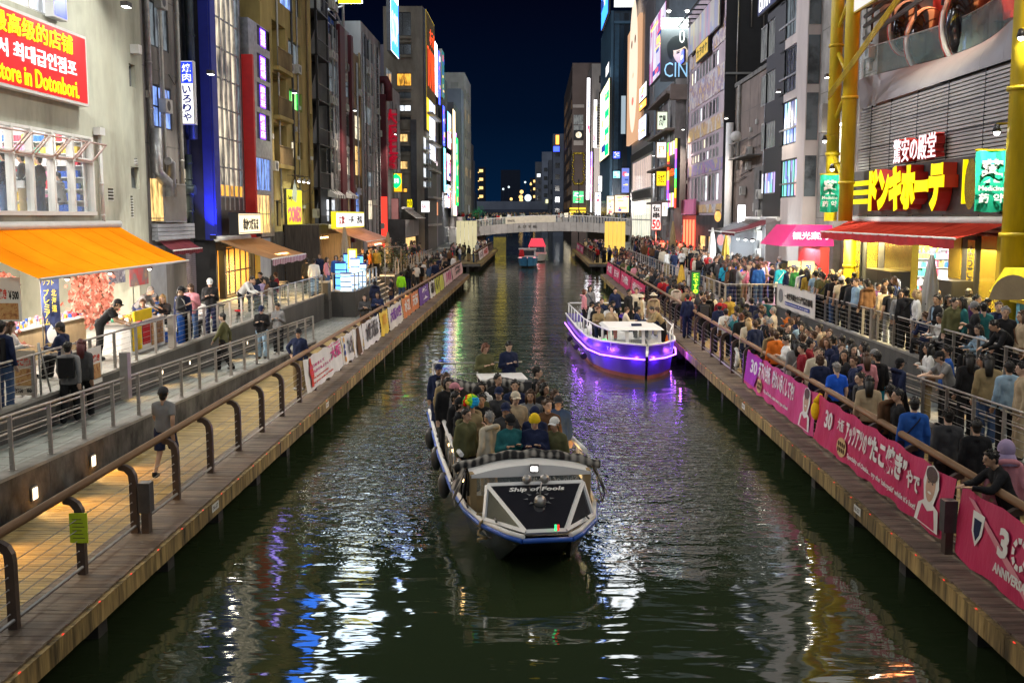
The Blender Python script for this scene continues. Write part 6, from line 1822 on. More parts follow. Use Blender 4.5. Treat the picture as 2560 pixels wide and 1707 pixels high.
 # PEOPLE: one continuous body per pose, clothes and hair as shells over it
V=Vector
def cap(b,p,q,ra,rb=None,mi=0):
 rb=ra if rb is None else rb
 b.tube([p,q],ra,10,mi,r2=rb,cap=True).ball(p,ra,10,6,mi).ball(q,rb,10,6,mi)
LEG_S=((.01,-.02,-.43),(.0,.03,-.41))
SIT=((.03,-.42,-.0),(.0,-.04,-.40))
A_DN=((.055,.03,-.28),(.01,-.07,-.23))
POSES={'stand':dict(arm=(A_DN,A_DN)),'phone':dict(arm=(((.05,.01,-.28),(-.11,-.20,.09)),((.05,.01,-.28),(-.11,-.20,.11))),head=(0,.42)),'walk':dict(leg=(((.0,-.17,-.40),(0,-.02,-.42)),((0,.04,-.43),(0,.24,-.35))),arm=(((.05,.13,-.25),(0,.0,-.25)),((.05,-.10,-.26),(-.02,-.15,-.19)))),'lean':dict(lean=.42,leg=(((.02,-.03,-.43),(0,.08,-.41)),((.02,.02,-.43),(0,.06,-.41))),arm=(((.06,-.20,-.20),(-.12,-.22,.0)),((.06,-.20,-.20),(-.10,-.22,.02)))),'sit':dict(hip=.47,leg=(SIT,SIT),lean=.12,arm=(((.05,-.14,-.24),(-.10,-.20,.05)),((.05,-.12,-.25),(-.06,-.22,.02))),head=(.25,.15)),'sit2':dict(hip=.47,leg=(SIT,SIT),arm=(((.05,-.02,-.28),(-.06,-.23,.0)),((.05,-.10,-.22),(-.12,-.12,.19))),head=(-.4,.05)),'bend':dict(lean=.72,leg=(((.02,-.03,-.43),(0,.08,-.41)),((.02,.05,-.43),(0,.05,-.41))),arm=(((.03,-.13,-.25),(-.05,-.20,-.08)),((.03,-.10,-.26),(-.05,-.21,-.06))),head=(0,.1)),'raise':dict(arm=(((.07,-.13,-.23),(-.07,-.14,.20)),A_DN),head=(.2,-.05)),'cross':dict(arm=(((.07,-.04,-.27),(-.22,-.14,.06)),((.07,-.04,-.27),(-.20,-.17,.10))),head=(-.2,0)),'akimbo':dict(arm=(((.19,.06,-.21),(-.11,-.06,-.17)),A_DN),head=(.35,0)),'look':dict(arm=(A_DN,((.06,-.02,-.28),(-.08,-.18,-.04))),head=(.75,-.1)),}
def rx(v,a,o):
 v=V(v)-o;return o+V((v.x,v.y*math.cos(a)-v.z*math.sin(a),v.y*math.sin(a)+v.z*math.cos(a)))
PM={}
def make_pose(key,P,lod):
 hz=P.get('hip',.92);lean=P.get('lean',0.0);hy,hp=P.get('head',(0,0))
 o=V((0,0,hz));T=lambda x,y,h:rx((x,y,hz+h),lean,o)
 hips=[V((s*.095,0,hz))for s in(-1,1)]
 leg=P.get('leg',(LEG_S,LEG_S));arm=P['arm']
 M4=lambda v,s:V((v[0]*s,v[1],v[2]))
 kn=[hips[i]+M4(leg[i][0],(-1,1)[i])for i in(0,1)]
 an=[kn[i]+M4(leg[i][1],(-1,1)[i])for i in(0,1)]
 low=min(a.z for a in an)-.08
 sh=[T(s*.172,.01,.462)for s in(-1,1)]
 el=[sh[i]+M4(arm[i][0],(-1,1)[i])for i in(0,1)]
 wr=[el[i]+M4(arm[i][1],(-1,1)[i])for i in(0,1)]
 hc=T(0,-.015,.685)
 HM=Matrix.Translation(hc)@Matrix.Rotation(hy,4,'Z')@Matrix.Rotation(hp+lean*.35,4,'X')
 H=lambda*v:HM@V(v)
 HR=HM.to_3x3()
 bd=MB()
 bd.ball(H(0,.008,.015),.1,16,12,sc=(.78,.95,1.05),mat=HR).ball(H(0,-.025,-.05),.07,12,8,sc=(.82,.85,.95),mat=HR)
 bd.ball(H(0,-.098,-.012),.022,8,6,sc=(.75,.9,1.2),mat=HR).ball(H(0,-.082,.03),.03,8,6,sc=(1.7,.5,.35),mat=HR).ball(H(0,-.084,-.058),.022,8,6,sc=(1.2,.5,.45),mat=HR)
 for s in(-1,1):bd.ball(H(.08*s,.01,-.005),.026,8,6,sc=(.4,.75,1.1),mat=HR)
 cap(bd,T(0,.02,.5),H(0,.015,-.06),.055,.052)
 def torso(b,g,bot,top=.5):
  for s in(-1,1):
   cap(b,T(.075*s,.0,.39),T(.058*s,0,.24),.092+g,.084+g)
   cap(b,T(.058*s,0,.24),T(.066*s,0,max(bot,.05)),.084+g,.098+g)
   cap(b,T(.145*s,.01,.462),T(.05*s,.015,.50),.055+g*.7,.052+g*.5)
   if bot<.05:b.tube([T(.064*s,0,.06),T(.072*s,0,bot)],.10+g,12,cap=True)
  b.ball(T(0,-.01,.3),.09+g,10,6,sc=(1.1,1.0,1.5))
 torso(bd,0,0.0)
 for i,s in enumerate((-1,1)):
  cap(bd,sh[i],el[i],.052,.042);cap(bd,el[i],wr[i],.042,.028)
  cap(bd,hips[i],kn[i],.085,.056);cap(bd,kn[i],an[i],.055,.036)
  bd.ball(an[i]+V((0,-.07,-.045)),.05,8,6,sc=(.8,2.2,.7))
  d=(wr[i]-el[i]).normalized();sd=d.cross(V((0,0,1))if abs(d.z)<.8 else V((0,1,0))).normalized()
  nn=d.cross(sd)
  pc=wr[i]+d*.045
  for k in range(4):
   a=wr[i]+d*.05+sd*(.024*(k-1.5)*.8);q=a+d*.045
   cap(bd,wr[i]+sd*(.008*(k-1.5)),a,.015,.013)
   L=(.034,.04,.038,.028)[k];m=q+d*(L*.7)+nn*.008
   cap(bd,a,m,.0105,.0095);cap(bd,m,m+d*L*.7+nn*.02,.0095,.008)
  cap(bd,wr[i]+d*.02,wr[i]+d*.05+sd*.045+nn*.012,.013,.011);cap(bd,wr[i]+d*.05+sd*.045+nn*.012,wr[i]+d*.08+sd*.052+nn*.02,.011,.009)
 jk=MB();torso(jk,.024,-.08)
 te=MB();torso(te,.02,-.04)
 for i in(0,1):
  cap(jk,sh[i],el[i],.068,.058);jk.ball(el[i],.058,10,6);jk.tube([el[i],wr[i]+(wr[i]-el[i]).normalized()*.01],.058,12,r2=.046)
  te.ball(sh[i],.062,10,6);te.tube([sh[i],sh[i]+(el[i]-sh[i])*.72],.062,12,r2=.066)
 jk.tube([T(0,.03,.47),T(0,.02,.55)],.075,12,r2=.062)
 tr_=MB();so=MB();sk_=MB()
 for b in(tr_,so):
  for s in(-1,1):cap(b,V((.06*s,0,hz+.06)),V((.065*s,.01,hz)),.106,.108)
 for i in(0,1):
  cap(tr_,hips[i],kn[i],.108,.082);tr_.tube([kn[i],an[i]+V((0,0,-.03))],.08,12,r2=.072)
  cap(so,hips[i],hips[i]+(kn[i]-hips[i])*.5,.112,.105);so.tube([hips[i],hips[i]+(kn[i]-hips[i])*.92],.11,12,r2=.102)
 if hz>.6:
  sk_.tube([V((0,0,hz+.1)),V((0,0,hz-.05)),V((0,.0,hz-.55))],.15,18,r2=.27)
 else:
  cap(sk_,hips[0],kn[0],.12,.1);cap(sk_,hips[1],kn[1],.12,.1);cap(sk_,(hips[0]+hips[1])/2,(kn[0]+kn[1])/2,.12,.1)
 sh_=MB()
 for i in(0,1):
  sh_.ball(an[i]+V((0,-.055,-.042)),.05,10,6,sc=(1.0,2.55,.85)).tube([an[i]+V((0,.01,-.05)),an[i]+V((0,.0,.03))],.052,8)
 return dict(body=bd,jacket=jk,t_shirt=te,trousers=tr_,shorts=so,skirt=sk_,shoes=sh_),HM,low
_tmp=[]
for k,P in POSES.items():
 parts,HM,low=make_pose(k,P,0)
 PM[k]={'HM':HM,'low':low}
 for pn,mb in parts.items():
  if pn=='shoes':
   PM[k][pn]=mb.mesh(pn,MATS['black']);continue
  o=mb.build('tmp',MATS['black'])
  r_=o.modifiers.new('r','REMESH');r_.mode='VOXEL';r_.voxel_size=.0095 if pn=='body' else .017;r_.use_smooth_shade=True
  s_=o.modifiers.new('s','SMOOTH');s_.factor=.5;s_.iterations=2 if pn=='body' else 5
  if pn!='body':
   tx=bpy.data.textures.get('folds')or bpy.data.textures.new('folds','CLOUDS');tx.noise_scale=.13
   dm=o.modifiers.new('f','DISPLACE');dm.texture=tx;dm.strength=.03;dm.mid_level=.5
  d_=o.modifiers.new('d','DECIMATE');d_.ratio=.14 if pn=='body' else .38
  _tmp.append((o,k,pn))
dg=bpy.context.evaluated_depsgraph_get()
for o,k,pn in _tmp:
 me=bpy.data.meshes.new_from_object(o.evaluated_get(dg));me.name=pn
 me.polygons.foreach_set('use_smooth',[True]*len(me.polygons))
 PM[k][pn]=me
for o,_,_ in _tmp:
 me=o.data;bpy.data.objects.remove(o);bpy.data.meshes.remove(me)
HW={}
def hw(name,fn):
 b=MB();fn(b);HW[name]=b.mesh(name,MATS['black'])
def tufts(b,n,seed,r,low=-.2):
 q=random.Random(seed)
 for i in range(n):
  a=q.uniform(0,6.28);z=q.uniform(low,1);c=math.sqrt(max(0,1-z*z));d=V((c*math.cos(a),c*math.sin(a),z))
  if d.y<-.35 and z<.45:continue
  p=V((0,.02,.034))+V((d.x*.083,d.y*.093,d.z*.09));b.cone(p,p+(d+V((q.uniform(-.7,.7),q.uniform(-.7,.7),q.uniform(-.5,.3))))*q.uniform(.012,.03),r,.006,5)
def h_short(b,v=0):
 b.ball((0,.02,.034),.1,16,10,sc=(.87,.98,.95)).ball(((0,.02,-.025)[v],-.045,.082),.05,10,6,sc=(1.2,.75,.5)).ball((0,.055,-.03),.07,10,6,sc=(1.0,.7,1.0))
 tufts(b,(46,60,30)[v],v,(.02,.026,.016)[v])
def h_long(b):
 h_short(b)
 b.tube([(0,.05,.03),(0,.075,-.12),(0,.085,-.28)],.092,12,r2=.07)
 for s in(-1,1):b.tube([(.072*s,.0,.05),(.082*s,-.005,-.06),(.08*s,.0,-.2)],.032,8,r2=.02)
def h_bob(b):
 h_short(b);b.ball((0,.035,-.04),.1,14,8,sc=(.95,.75,1.05))
 for s in(-1,1):b.tube([(.072*s,-.01,.05),(.08*s,-.01,-.08)],.03,8)
def h_bun(b):h_short(b);b.ball((0,.09,.09),.045,10,6)
def h_cap(b):
 b.ball((0,.01,.035),.108,16,8,sc=(.86,1.0,.98),z0=0.05,z1=1);b.ball((0,.01,.036),.107,16,3,sc=(.86,1.0,.98),z0=-.12,z1=.06)
 b.grid(lambda u,v:((u-.5)*.17*(1-.25*v*v),-.075-.095*v*(1-(2*u-1)**2*.55),.042-.02*v-.03*(2*u-1)**2),8,3)
def h_beanie(b):b.ball((0,.012,.03),.11,16,8,sc=(.88,1.0,1.12),z0=0,z1=1);b.tube([(0,.012,.012),(0,.012,.06)],.104,16,cap=False)
def h_bucket(b):b.ball((0,.01,.05),.106,16,6,sc=(.9,1,.75),z0=0,z1=1);b.tube([(0,.01,.055),(0,.01,.012)],.1,18,r2=.165,cap=False)
def h_hood(b):b.ball((0,.03,.01),.13,14,10,sc=(.9,.95,1.1));b.tube([(0,.04,-.05),(0,.05,-.2)],.11,12,r2=.17)
def h_eyes(b):
 for s in(-1,1):
  b.ball((.033*s,-.083,.008),.0085,8,4,sc=(1.5,.5,.7));b.ball((.034*s,-.084,.034),.012,8,4,sc=(1.9,.5,.3))
 b.ball((0,-.097,-.06),.012,8,4,1,sc=(1.9,.4,.35))
for n_,f_ in(('hair',h_short),('hair2',lambda b:h_short(b,1)),('hair3',lambda b:h_short(b,2)),('long_hair',h_long),('bob_hair',h_bob),('hair_bun',h_bun),('cap',h_cap),('beanie',h_beanie),('bucket_hat',h_bucket),('head_scarf',h_hood),('eyes',h_eyes)):hw(n_,f_)
def h_wig(b):
 for i in range(60):
  a=i*2.4;z=1-(i+.5)/44
  if z<-.35:break
  rr=math.sqrt(max(0,1-z*z));p=(rr*math.cos(a)*.12,rr*math.sin(a)*.12+.03,z*.11+.06)
  if p[1]<-.075 and p[2]<.1:continue
  b.ball(p,.042,8,5,int((p[0]+.12)/.24*4.99))
b=MB();h_wig(b);HW['wig']=b.mesh('wig',[CLOTH(n_,c)for n_,c in(('wg',(.05,.6,.08)),('wr',(.8,.03,.02)),('wy',(.9,.75,.02)),('wg2',(.2,.7,.05)),('wb',(.02,.4,.8)))])
b=MB();b.box(-.15,.15,.12,.27,1.0,1.42);BAG=b.mesh('backpack',MATS['black'])
b=MB();b.tube([(.13*math.cos(a),.075+.075*math.sin(a),1.42+.05*math.sin(a))for a in[PI*q/8-.4 for q in range(11)]],.045,8,cap=True);HOODM=b.mesh('hood',MATS['black'])
b=MB();b.tube([(-.14,.0,1.44),(-.10,-.125,1.32),(.06,-.13,1.08),(.19,-.02,.95),(.12,.11,1.1),(-.06,.13,1.34),(-.14,.0,1.44)],.014,5);b.box(.15,.26,-.1,.1,.78,.98);SLING=b.mesh('shoulder_bag',MATS['black'])
SKIN=[M('skin_a',(.50,.31,.21),.55,var=.08,scale=9,bump=.03),M('skin_b',(.42,.25,.16),.55,var=.08,scale=9,bump=.03),M('skin_c',(.58,.38,.28),.55,var=.08,scale=9,bump=.03)]
HAIRC={'black':(.012,.010,.009),'brown':(.07,.035,.018),'auburn':(.14,.045,.02),'red':(.09,.012,.015),'blond':(.42,.28,.12),'grey':(.25,.24,.23)}
COLS={'black':(.014,.014,.016),'navy':(.015,.022,.06),'dark grey':(.05,.05,.054),'grey':(.19,.19,.195),'white':(.66,.65,.63),'cream':(.58,.51,.39),'beige':(.40,.31,.20),'khaki':(.28,.21,.11),'brown':(.12,.06,.03),'olive':(.10,.10,.045),'green':(.03,.16,.05),'blue':(.02,.09,.36),'bright blue':(.015,.10,.62),'pale blue':(.26,.38,.50),'cyan':(.02,.33,.52),'red':(.45,.02,.025),'dark red':(.20,.012,.022),'pink':(.58,.24,.28),'lilac':(.36,.28,.44),'orange':(.65,.16,.02),'yellow':(.80,.55,.02),'mustard':(.35,.24,.04),'denim':(.05,.085,.17),'purple':(.10,.04,.16),'lime':(.30,.75,.02),'teal':(.02,.12,.13)}
CM={k:CLOTH(k.replace(' ','_'),c)for k,c in COLS.items()}
HM_={k:M('hair_'+k,c,.5,var=.3,scale=30,stretch=(1,1,.2),bump=.3)for k,c in HAIRC.items()}
M('lip',(.30,.09,.08),.5,bump=0)
b=MB();b.grid(lambda u,v:((u-.5)*.11*(.55+.6*v),-.128+.02*abs(2*u-1)+.045*max(0,v-.55),.98+.44*v),4,6);SHIRT=b.mesh('shirt_front',MATS['black'])
HATS=('cap','beanie','bucket_hat','head_scarf')
_lod={}
def lod_mesh(pose,bottom,hair):
 """A small figure: the same shells joined into one object with four colours."""
 k=(pose,bottom,hair)
 if k in _lod:return _lod[k]
 bm=bmesh.new()
 for i,(me,mx)in enumerate(((PM[pose]['body'],None),(PM[pose]['jacket'],None),(PM[pose][bottom],None),(HW[hair],PM[pose]['HM']),(PM[pose]['shoes'],None))):
  n0=len(bm.faces);v0=len(bm.verts)
  bm.from_mesh(me);bm.verts.ensure_lookup_table();bm.faces.ensure_lookup_table()
  if mx is not None:
   for v in bm.verts[v0:]:v.co=mx@v.co
  for f in bm.faces[n0:]:f.material_index=min(i,3)
 me=bpy.data.meshes.new('person');bm.to_mesh(me);bm.free()
 for m in range(4):me.materials.append(MATS['black'])
 _lod[k]=me
 return me
USED={}
def person(x,y,z,rot,pose,hair,hcol,top,tcol,bot,bcol,label,group=None,skin=None,h=1.0,detail=True,eyes=True,bag=None,hat_hair=None,parent=None):
 P=PM[pose]
 if label in USED:
  USED[label]+=1
 USED.setdefault(label,1)
 sk=SKIN[skin if skin is not None else random.randrange(3)]
 hm=CM[hcol]if hair in HATS else HM_.get(hcol,HM_['black'])
 sc=1.08*(h*random.uniform(.97,1.03)if h==1.0 else h)
 if not detail:
  o=inst('person',lod_mesh(pose,bot,hair),None,(x,y,z-P['low']*sc),rot,[sk,CM[tcol],CM[bcol],hm])
  o.scale=(sc,sc,sc)
  return tag(o,label,'person',group)
 o=inst('person',P['body'],None,(x,y,z-P['low']*sc),rot,[sk])
 o.scale=(sc,sc,sc)
 tag(o,label,'person',group)
 inst(top,P[top],o,mats=[CM[tcol]]);inst(bot,P[bot],o,mats=[CM[bcol]])
 inst('shoes',P['shoes'],o,mats=[CM[random.choice(['white','black','black','dark grey','white'])]])
 if hair=='wig':inst('wig',HW['wig'],o,mtx=P['HM'])
 else:inst(hair,HW[random.choice(['hair','hair2','hair3'])if hair=='hair' else hair],o,mats=[hm],mtx=P['HM'])
 if top=='jacket' and pose in('stand','look','raise','walk','akimbo')and random.random()<.4:inst('shirt_front',SHIRT,o,mats=[CM[random.choice(['white','white','grey','cream','black','pale blue'])]])
 if hair in HATS and hair!='head_scarf':
  hh=inst(hat_hair or 'hair',HW[hat_hair or 'hair'],o,mats=[HM_['black']],mtx=P['HM']@Matrix.Translation((0,.004,-.03))@Matrix.Scale(.97,4))
 if eyes:
  inst('eyes',HW['eyes'],o,mats=[MATS['black'],MATS['lip']],mtx=P['HM'])
  if len(HW['eyes'].materials)<2:HW['eyes'].materials.append(MATS['lip'])
 if bag:inst('backpack',BAG,o,mats=[CM[bag]])
 elif pose in('stand','look','phone','walk','cross','raise')and parent is None:
  q=random.random()
  if q<.22 and top=='jacket' and hair!='long_hair':inst('hood',HOODM,o,mats=[CM[tcol]])
  elif q<.42:inst('shoulder_bag',SLING,o,mats=[CM[random.choice(['black','brown','navy','white'])]])
  elif q<.5:inst('backpack',BAG,o,mats=[CM[random.choice(['black','navy','dark grey','olive'])]])
 return o
AWAY=PI;CAMW=0.0;LEFT=-PI/2;RIGHT=PI/2
# BANNERS ON THE RAILS
def banner(label,sgn,y0,y1,col,zt=2.05,zb=1.02,Xt=6.56,Xb=6.46,group=None,name='banner',gloss=.55):
 m=MATS.get('bn_'+col)or M('bn_'+col,BCOL[col],gloss,var=.16,scale=.5,stretch=(1,1.5,.5),bump=.9,spec=.5)
 t=thing(name,label,'banner',(Xb*sgn,(y0+y1)/2,zb),0,group)
 L=t.location.copy()
 w=V(((Xt-Xb)*sgn,0,zt-zb));h=w.length;w.normalize()
 fr=Fr((0,0,0),(0,1,0),(-sgn,0,0),-sgn);fr.w=w
 n_=max(10,int((y1-y0)*6));ph=random.uniform(0,6)
 def S(u,v):
  y=(u-.5)*(y1-y0)
  sag=.05*math.sin(u*PI*max(2,round((y1-y0)/1.4)))**2*(1 if v>.95 or v<.05 else .4)
  wr=.014*math.sin(y*5.5+v*5+ph)*(1-.4*v)+.009*math.sin(y*13-v*7)
  return fr.P(y,h*v-sag,wr)
 MB().grid(S,n_,8).build('cloth',m,t)
 return t,fr,(y1-y0)/2,h
BCOL={'pink':(.50,.018,.095),'hotpink':(.52,.035,.17),'white':(.70,.68,.65),'orange':(.62,.19,.05),'purple':(.12,.05,.28),'yellow':(.72,.50,.03),'lime':(.52,.56,.08),'rose':(.70,.52,.50),'cream':(.64,.60,.52)}
WH=MATS['white_paint']
def cutout(t,fr,u,z0,h,n=.035):
 """A printed smiling player, cut out on the cloth: generic head and shoulders."""
 def ov(cu,cz,ru,rz,m,nn,k=20):MB().poly([fr.P(cu+ru*math.cos(2*PI*i/k),cz+rz*math.sin(2*PI*i/k),nn)for i in range(k)]).build('printed_figure',m,t)
 s=h
 MB().poly([fr.P(u+a*s,z0+b_*s,n)for a,b_ in((-.52,0),(-.42,.35),(-.2,.4),(-.34,.7),(-.25,.95),(0,1.02),(.25,.95),(.33,.7),(.2,.4),(.42,.3),(.5,0))]).build('printed_outline',WH,t)
 ov(u,z0+.68*s,.2*s,.27*s,SKIN[0],n+.003);ov(u,z0+.86*s,.24*s,.13*s,HM_['brown'],n+.006)
 MB().poly([fr.P(u+a*s,z0+b_*s,n+.004)for a,b_ in((-.38,.02),(-.25,.33),(0,.25),(.25,.33),(.36,.02))]).build('printed_shirt',MATS['bn_pink'],t)
 for a,b_,ru,rz,mm in((-.08,.72,.035,.015,'black'),(.08,.72,.035,.015,'black'),(0,.56,.08,.02,'white_paint'),(-.08,.77,.05,.01,'black'),(.08,.77,.05,.01,'black')):ov(u+a*s,z0+b_*s,ru*s,rz*s,MATS[mm],n+.008,10)
TXM={'w':WH,'k':MATS['sign_black'],'p':CLOTH('print_pink',(.6,.08,.25)),'r':CLOTH('print_red',(.6,.06,.04)),'v':CLOTH('print_violet',(.22,.08,.35)),'b':CLOTH('print_blue',(.03,.05,.25)),'o':CLOTH('print_orange',(.7,.35,.06))}
MATS.get('bn_pink')or M('bn_pink',BCOL['pink'],.5,var=.16,scale=.5,stretch=(1,1.5,.5),bump=.9)
def tx(t,fr,s,a,b,c,d,m='w',bold=.03,shear=0,n=.032):return letters(fr,s,a,b,c,d,n,TXM[m],t,bold=bold,ext=.004,shear=shear)
def food(t,fr,u,z):
 MB().poly([fr.P(u+.33*math.cos(i*PI/10),z+.2*math.sin(i*PI/10),.033)for i in range(20)]).build('printed_tray',CLOTH('tray',(.6,.42,.2)),t)
 for i in range(8):MB().poly([fr.P(u-.2+.13*(i%4)+.06*math.cos(k*PI/5),z-.06+.12*(i//4)+.055*math.sin(k*PI/5),.038)for k in range(10)]).build('printed_ball',CM['brown'],t)
RG='pink sport banners along the right canal railing'
t,fr,w,h=banner('pink banner with a violet end, farther of the two big lettered ones',1,23.95,32.0,'hotpink',group=RG)
tx(t,fr,'30',w-1.7,w-.8,.45,.85);tx(t,fr,'天下の台所、味わい尽くしてや!',-2.0,w-1.9,.45,.95);tx(t,fr,'City of Osaka... taste every type of food',-1.6,w-2.8,.14,.26,bold=.02)
food(t,fr,w-2.2,.25);cutout(t,fr,-w+.8,.04,.98)
MB().poly([fr.P(a,b_,.028)for a,b_ in((w-.1,.1),(w-.1,1.0),(w-2.2,1.0),(w-1.5,.1))]).build('violet_print',CLOTH('vprint',(.36,.04,.42)),t)
t,fr,w,h=banner('crimson banner with large white brush lettering about hot snacks, middle one',1,16.0,23.85,'pink',group=RG)
tx(t,fr,'30',w-1.3,w-.75,.42,.82);tx(t,fr,'大阪',w-2.15,w-1.7,.56,.82,bold=.02);tx(t,fr,'アッツアツの',.25,w-2.3,.42,.85);tx(t,fr,'“たこ焼き”',-1.95,.2,.40,.92,bold=.045);tx(t,fr,'やで',-2.6,-1.98,.42,.74)
tx(t,fr,"Specialty of Osaka... try the 'takoyaki' while it's hot!",-2.55,w-2.6,.12,.25,bold=.022);food(t,fr,w-2.15,.26);cutout(t,fr,-w+.85,.03,1.0)
t,fr,w,h=banner('crimson banner with a big white 30, nearest the viewer',1,10.2,15.75,'pink',group=RG,zb=.98)
tx(t,fr,'3',w-1.75,w-1.45,.42,.84,bold=.045);tx(t,fr,'ANNIVERSARY',w-2.6,w-1.4,.18,.32)
for i in range(9):
 a0=i*2*PI/9;MB().poly([fr.P(w-2.08+.2*math.cos(a0+d)*r_,.63+.2*math.sin(a0+d)*r_,.034)for d,r_ in((-.25,.75),(.25,.75),(.25,1.15),(-.25,1.15))]).build('printed_ring',WH,t)
MB().poly([fr.P(w-.75+a,.62+b_,.033)for a,b_ in((-.2,.2),(.2,.2),(.17,-.1),(0,-.3),(-.17,-.1))]).build('printed_crest',WH,t)
MB().poly([fr.P(w-.75+a,.6+b_,.036)for a,b_ in((-.13,.12),(.13,.12),(.1,-.08),(0,-.2),(-.1,-.08))]).build('printed_crest',CM['navy'],t)
MB().poly([fr.P(a,b_,.026)for a,b_ in((w-.3,.95),(w-.5,.95),(w-2.9,.05),(w-2.5,.05))]).build('printed_ray',CM['pink'],t)
for i,(a,c,s_)in enumerate(((62,70.8,'大阪はええとこ'),(71.4,79.5,'食い倒れ'),(80,86.5,'祝三十年'),(87,94.5,'大阪'))):
 t,fr,w,h=banner('%s crimson banner of the four beyond the purple boat'%('first','second','third','farthest')[i],1,a,c,'pink',group=RG)
 tx(t,fr,s_,-w*.7,w*.7,.25,.85)
for i,(a,c)in enumerate(((141,150),(151,163))):
 t,fr,w,h=banner('small far pink banner %s near the right end of the footbridge'%('in front' if i==0 else 'behind'),1,a,c,'hotpink',group=RG);tx(t,fr,'祝大阪',-w*.7,w*.7,.25,.85)
LG='cloth banners along the left canal railing'
for(p0,p1,c,lb,tt)in((755,851,'white','white cloth banner with a red lantern figure, nearest of the left row',(('はじめまして',.05,.8,.62,.72,'p'),('これからもよろしく',-.25,.75,.44,.54,'p'),('大阪',-.92,-.3,.45,.85,'p'),('“いらっしゃい”',-.9,-.2,.88,.98,'p'),('We have a present',-.1,.72,.26,.34,'r'),('for your smile at Osaka',-.35,.72,.12,.2,'r'))),(852,880,'white','narrow white banner with orange and blue dots and small black writing',(('すいとーよ大阪',-.8,.15,.2,.85,'k'),)),(881,904,'white','white banner with a brown tree picture',()),(905,947,'white','plain white banner with black brush calligraphy',(('水都大阪よ',-.75,.75,.2,.9,'k'),)),(949,969,'yellow','bright yellow creased banner after the calligraphy one',(('夢',-.5,.5,.3,.85,'o'),)),(970,1004,'cream','cream banner with violet writing before the orange ones',(('大阪の空',-.8,.8,.3,.85,'v'),)),(1006,1026,'orange','first orange banner with white print',(('水辺',-.7,.7,.25,.85,'w'),)),(1027,1046,'orange','second orange banner beside the purple one',(('元気',-.7,.7,.25,.85,'w'),)),(1048,1072,'purple','deep purple banner with white strokes',(('笑',-.7,.5,.2,.9,'w'),)),(1074,1087,'white','white crumpled banner after the purple one',(('あ',-.6,.6,.2,.9,'k'),)),(1088,1099,'lime','first lime yellow banner',(('い',-.6,.6,.2,.9,'k'),)),(1100,1109,'lime','second lime yellow banner',()),(1110,1130,'rose','pale rose banner near the end of the row',(('川',-.6,.6,.2,.9,'p'),)),(1131,1156,'rose','last pale rose banner at the end of the first boardwalk',(('祭',-.6,.6,.2,.9,'k'),))):
 a,c2=6.5*2611/(1337-p0),6.5*2611/(1337-p1)
 t,fr,w,h=banner(lb,-1,a,c2-.1,c,group=LG,zt=2.06,zb=1.06+random.uniform(-.04,.06))
 for s_,ua,ub,za,zb_,m_ in tt:tx(t,fr,s_,*sorted((-ua*w,-ub*w)),za*h,zb_*h,m_)
 if p0==755:MB().poly([fr.P(-w+.75+a_*.55,.08+b_*.85,.034)for a_,b_ in((-.3,0),(.3,0),(.25,.2),(.55,.35),(.35,.7),(.2,.8),(.1,1),(-.2,.98),(-.3,.75),(-.45,.5),(-.2,.3))]).build('printed_lantern',TXM['r'],t)
 if p0==881:MB().poly([fr.P(a_*w,b_*h,.034)for a_,b_ in((-.55,.02),(.5,.02),(.2,.98),(-.4,.98))]).build('printed_tree',CM['brown'],t)
 if p0==852:
  for k in range(4):MB().poly([fr.P(-w+.28+.13*math.cos(q*PI/5),.15+k*.22+.1*math.sin(q*PI/5),.034)for q in range(10)]).build('printed_dot',TXM['ovbo'[k]if k!=1 else 'b'],t)
for i,(a,c,cl)in enumerate(((122,130,'white'),(131,146,'rose'))):
 t,fr,w,h=banner('%s far banner on the second left boardwalk'%('white' if i==0 else 'pale red'),-1,a,c,cl,group=LG);tx(t,fr,'の祭',-w*.6,w*.6,.2,.85,'k' if i==0 else 'r')
t=thing('cloth_banner','white banner with black lettering on the right promenade railing','banner',(10.7,43,2.1))
MB().grid(lambda u,v:(-.02-.01*math.sin(u*25),-3.1+6.3*u,.1+.95*v),20,3).build('cloth',M('bn_w2',(.62,.58,.52),.7,var=.06,bump=.02),t)
fr=Fr((-.05,0,0),(0,1,0),(-1,0,0),-1)
letters(fr,'一本松海運太左衛門橋船着場',-2.8,1.7,.5,.8,0,TXM['k'],t,bold=.03,ext=.004);MB().frect(fr,-2.4,1.6,.27,.42,.003).build('blue_band',TXM['b'],t)
letters(fr,'Ippommatsu Kaiun pier',-2.3,1.5,.3,.38,.005,WH,t,ext=.003);MB().poly([fr.P(2.4+.4*math.cos(k*PI/8),.6+.3*math.sin(k*PI/8),.003)for k in range(16)]).build('emblem',CM['grey'],t)
t=thing('plastic_bag','bright yellow plastic bag tied to the right rail between two pink banners','bag',(6.5,23.9,1.55))
MB().ball((0,0,.1),.2,10,8,sc=(.6,.9,1.1)).cone((0,0,.28),(.1,0,.5),.1,.04,8).build('bag',CLOTH('bag_yellow',(.8,.5,.01)),t)
t=thing('notice','bright yellow green notice taped to the nearest left rail post','sign',(-6.6,14.58,1.42))
MB().box(-.13,.13,-.02,0,-.02,.42).build('sheet',CLOTH('notice_lime',(.5,.62,.03)),t)
for k in range(6):MB().box(-.09,.09-.02*(k%3),-.024,-.021,.05+k*.055,.06+k*.055).build('text_line',CM['olive'],t)
for(x,y,lb)in((-6.42,16.7,'grey junction box on the second left rail post'),(6.42,15.9,'thick brown grey junction box between the crimson banners')):
 t=thing('junction_box',lb,'box',(x,y,.9))
 MB().box(-.1,.1,-.1,.1,.35,.85).build('case',MATS['dark_steel'],t);MB().box(-.06,.06,-.08,.08,0,.36).build('foot',MATS['post_brown'],t)
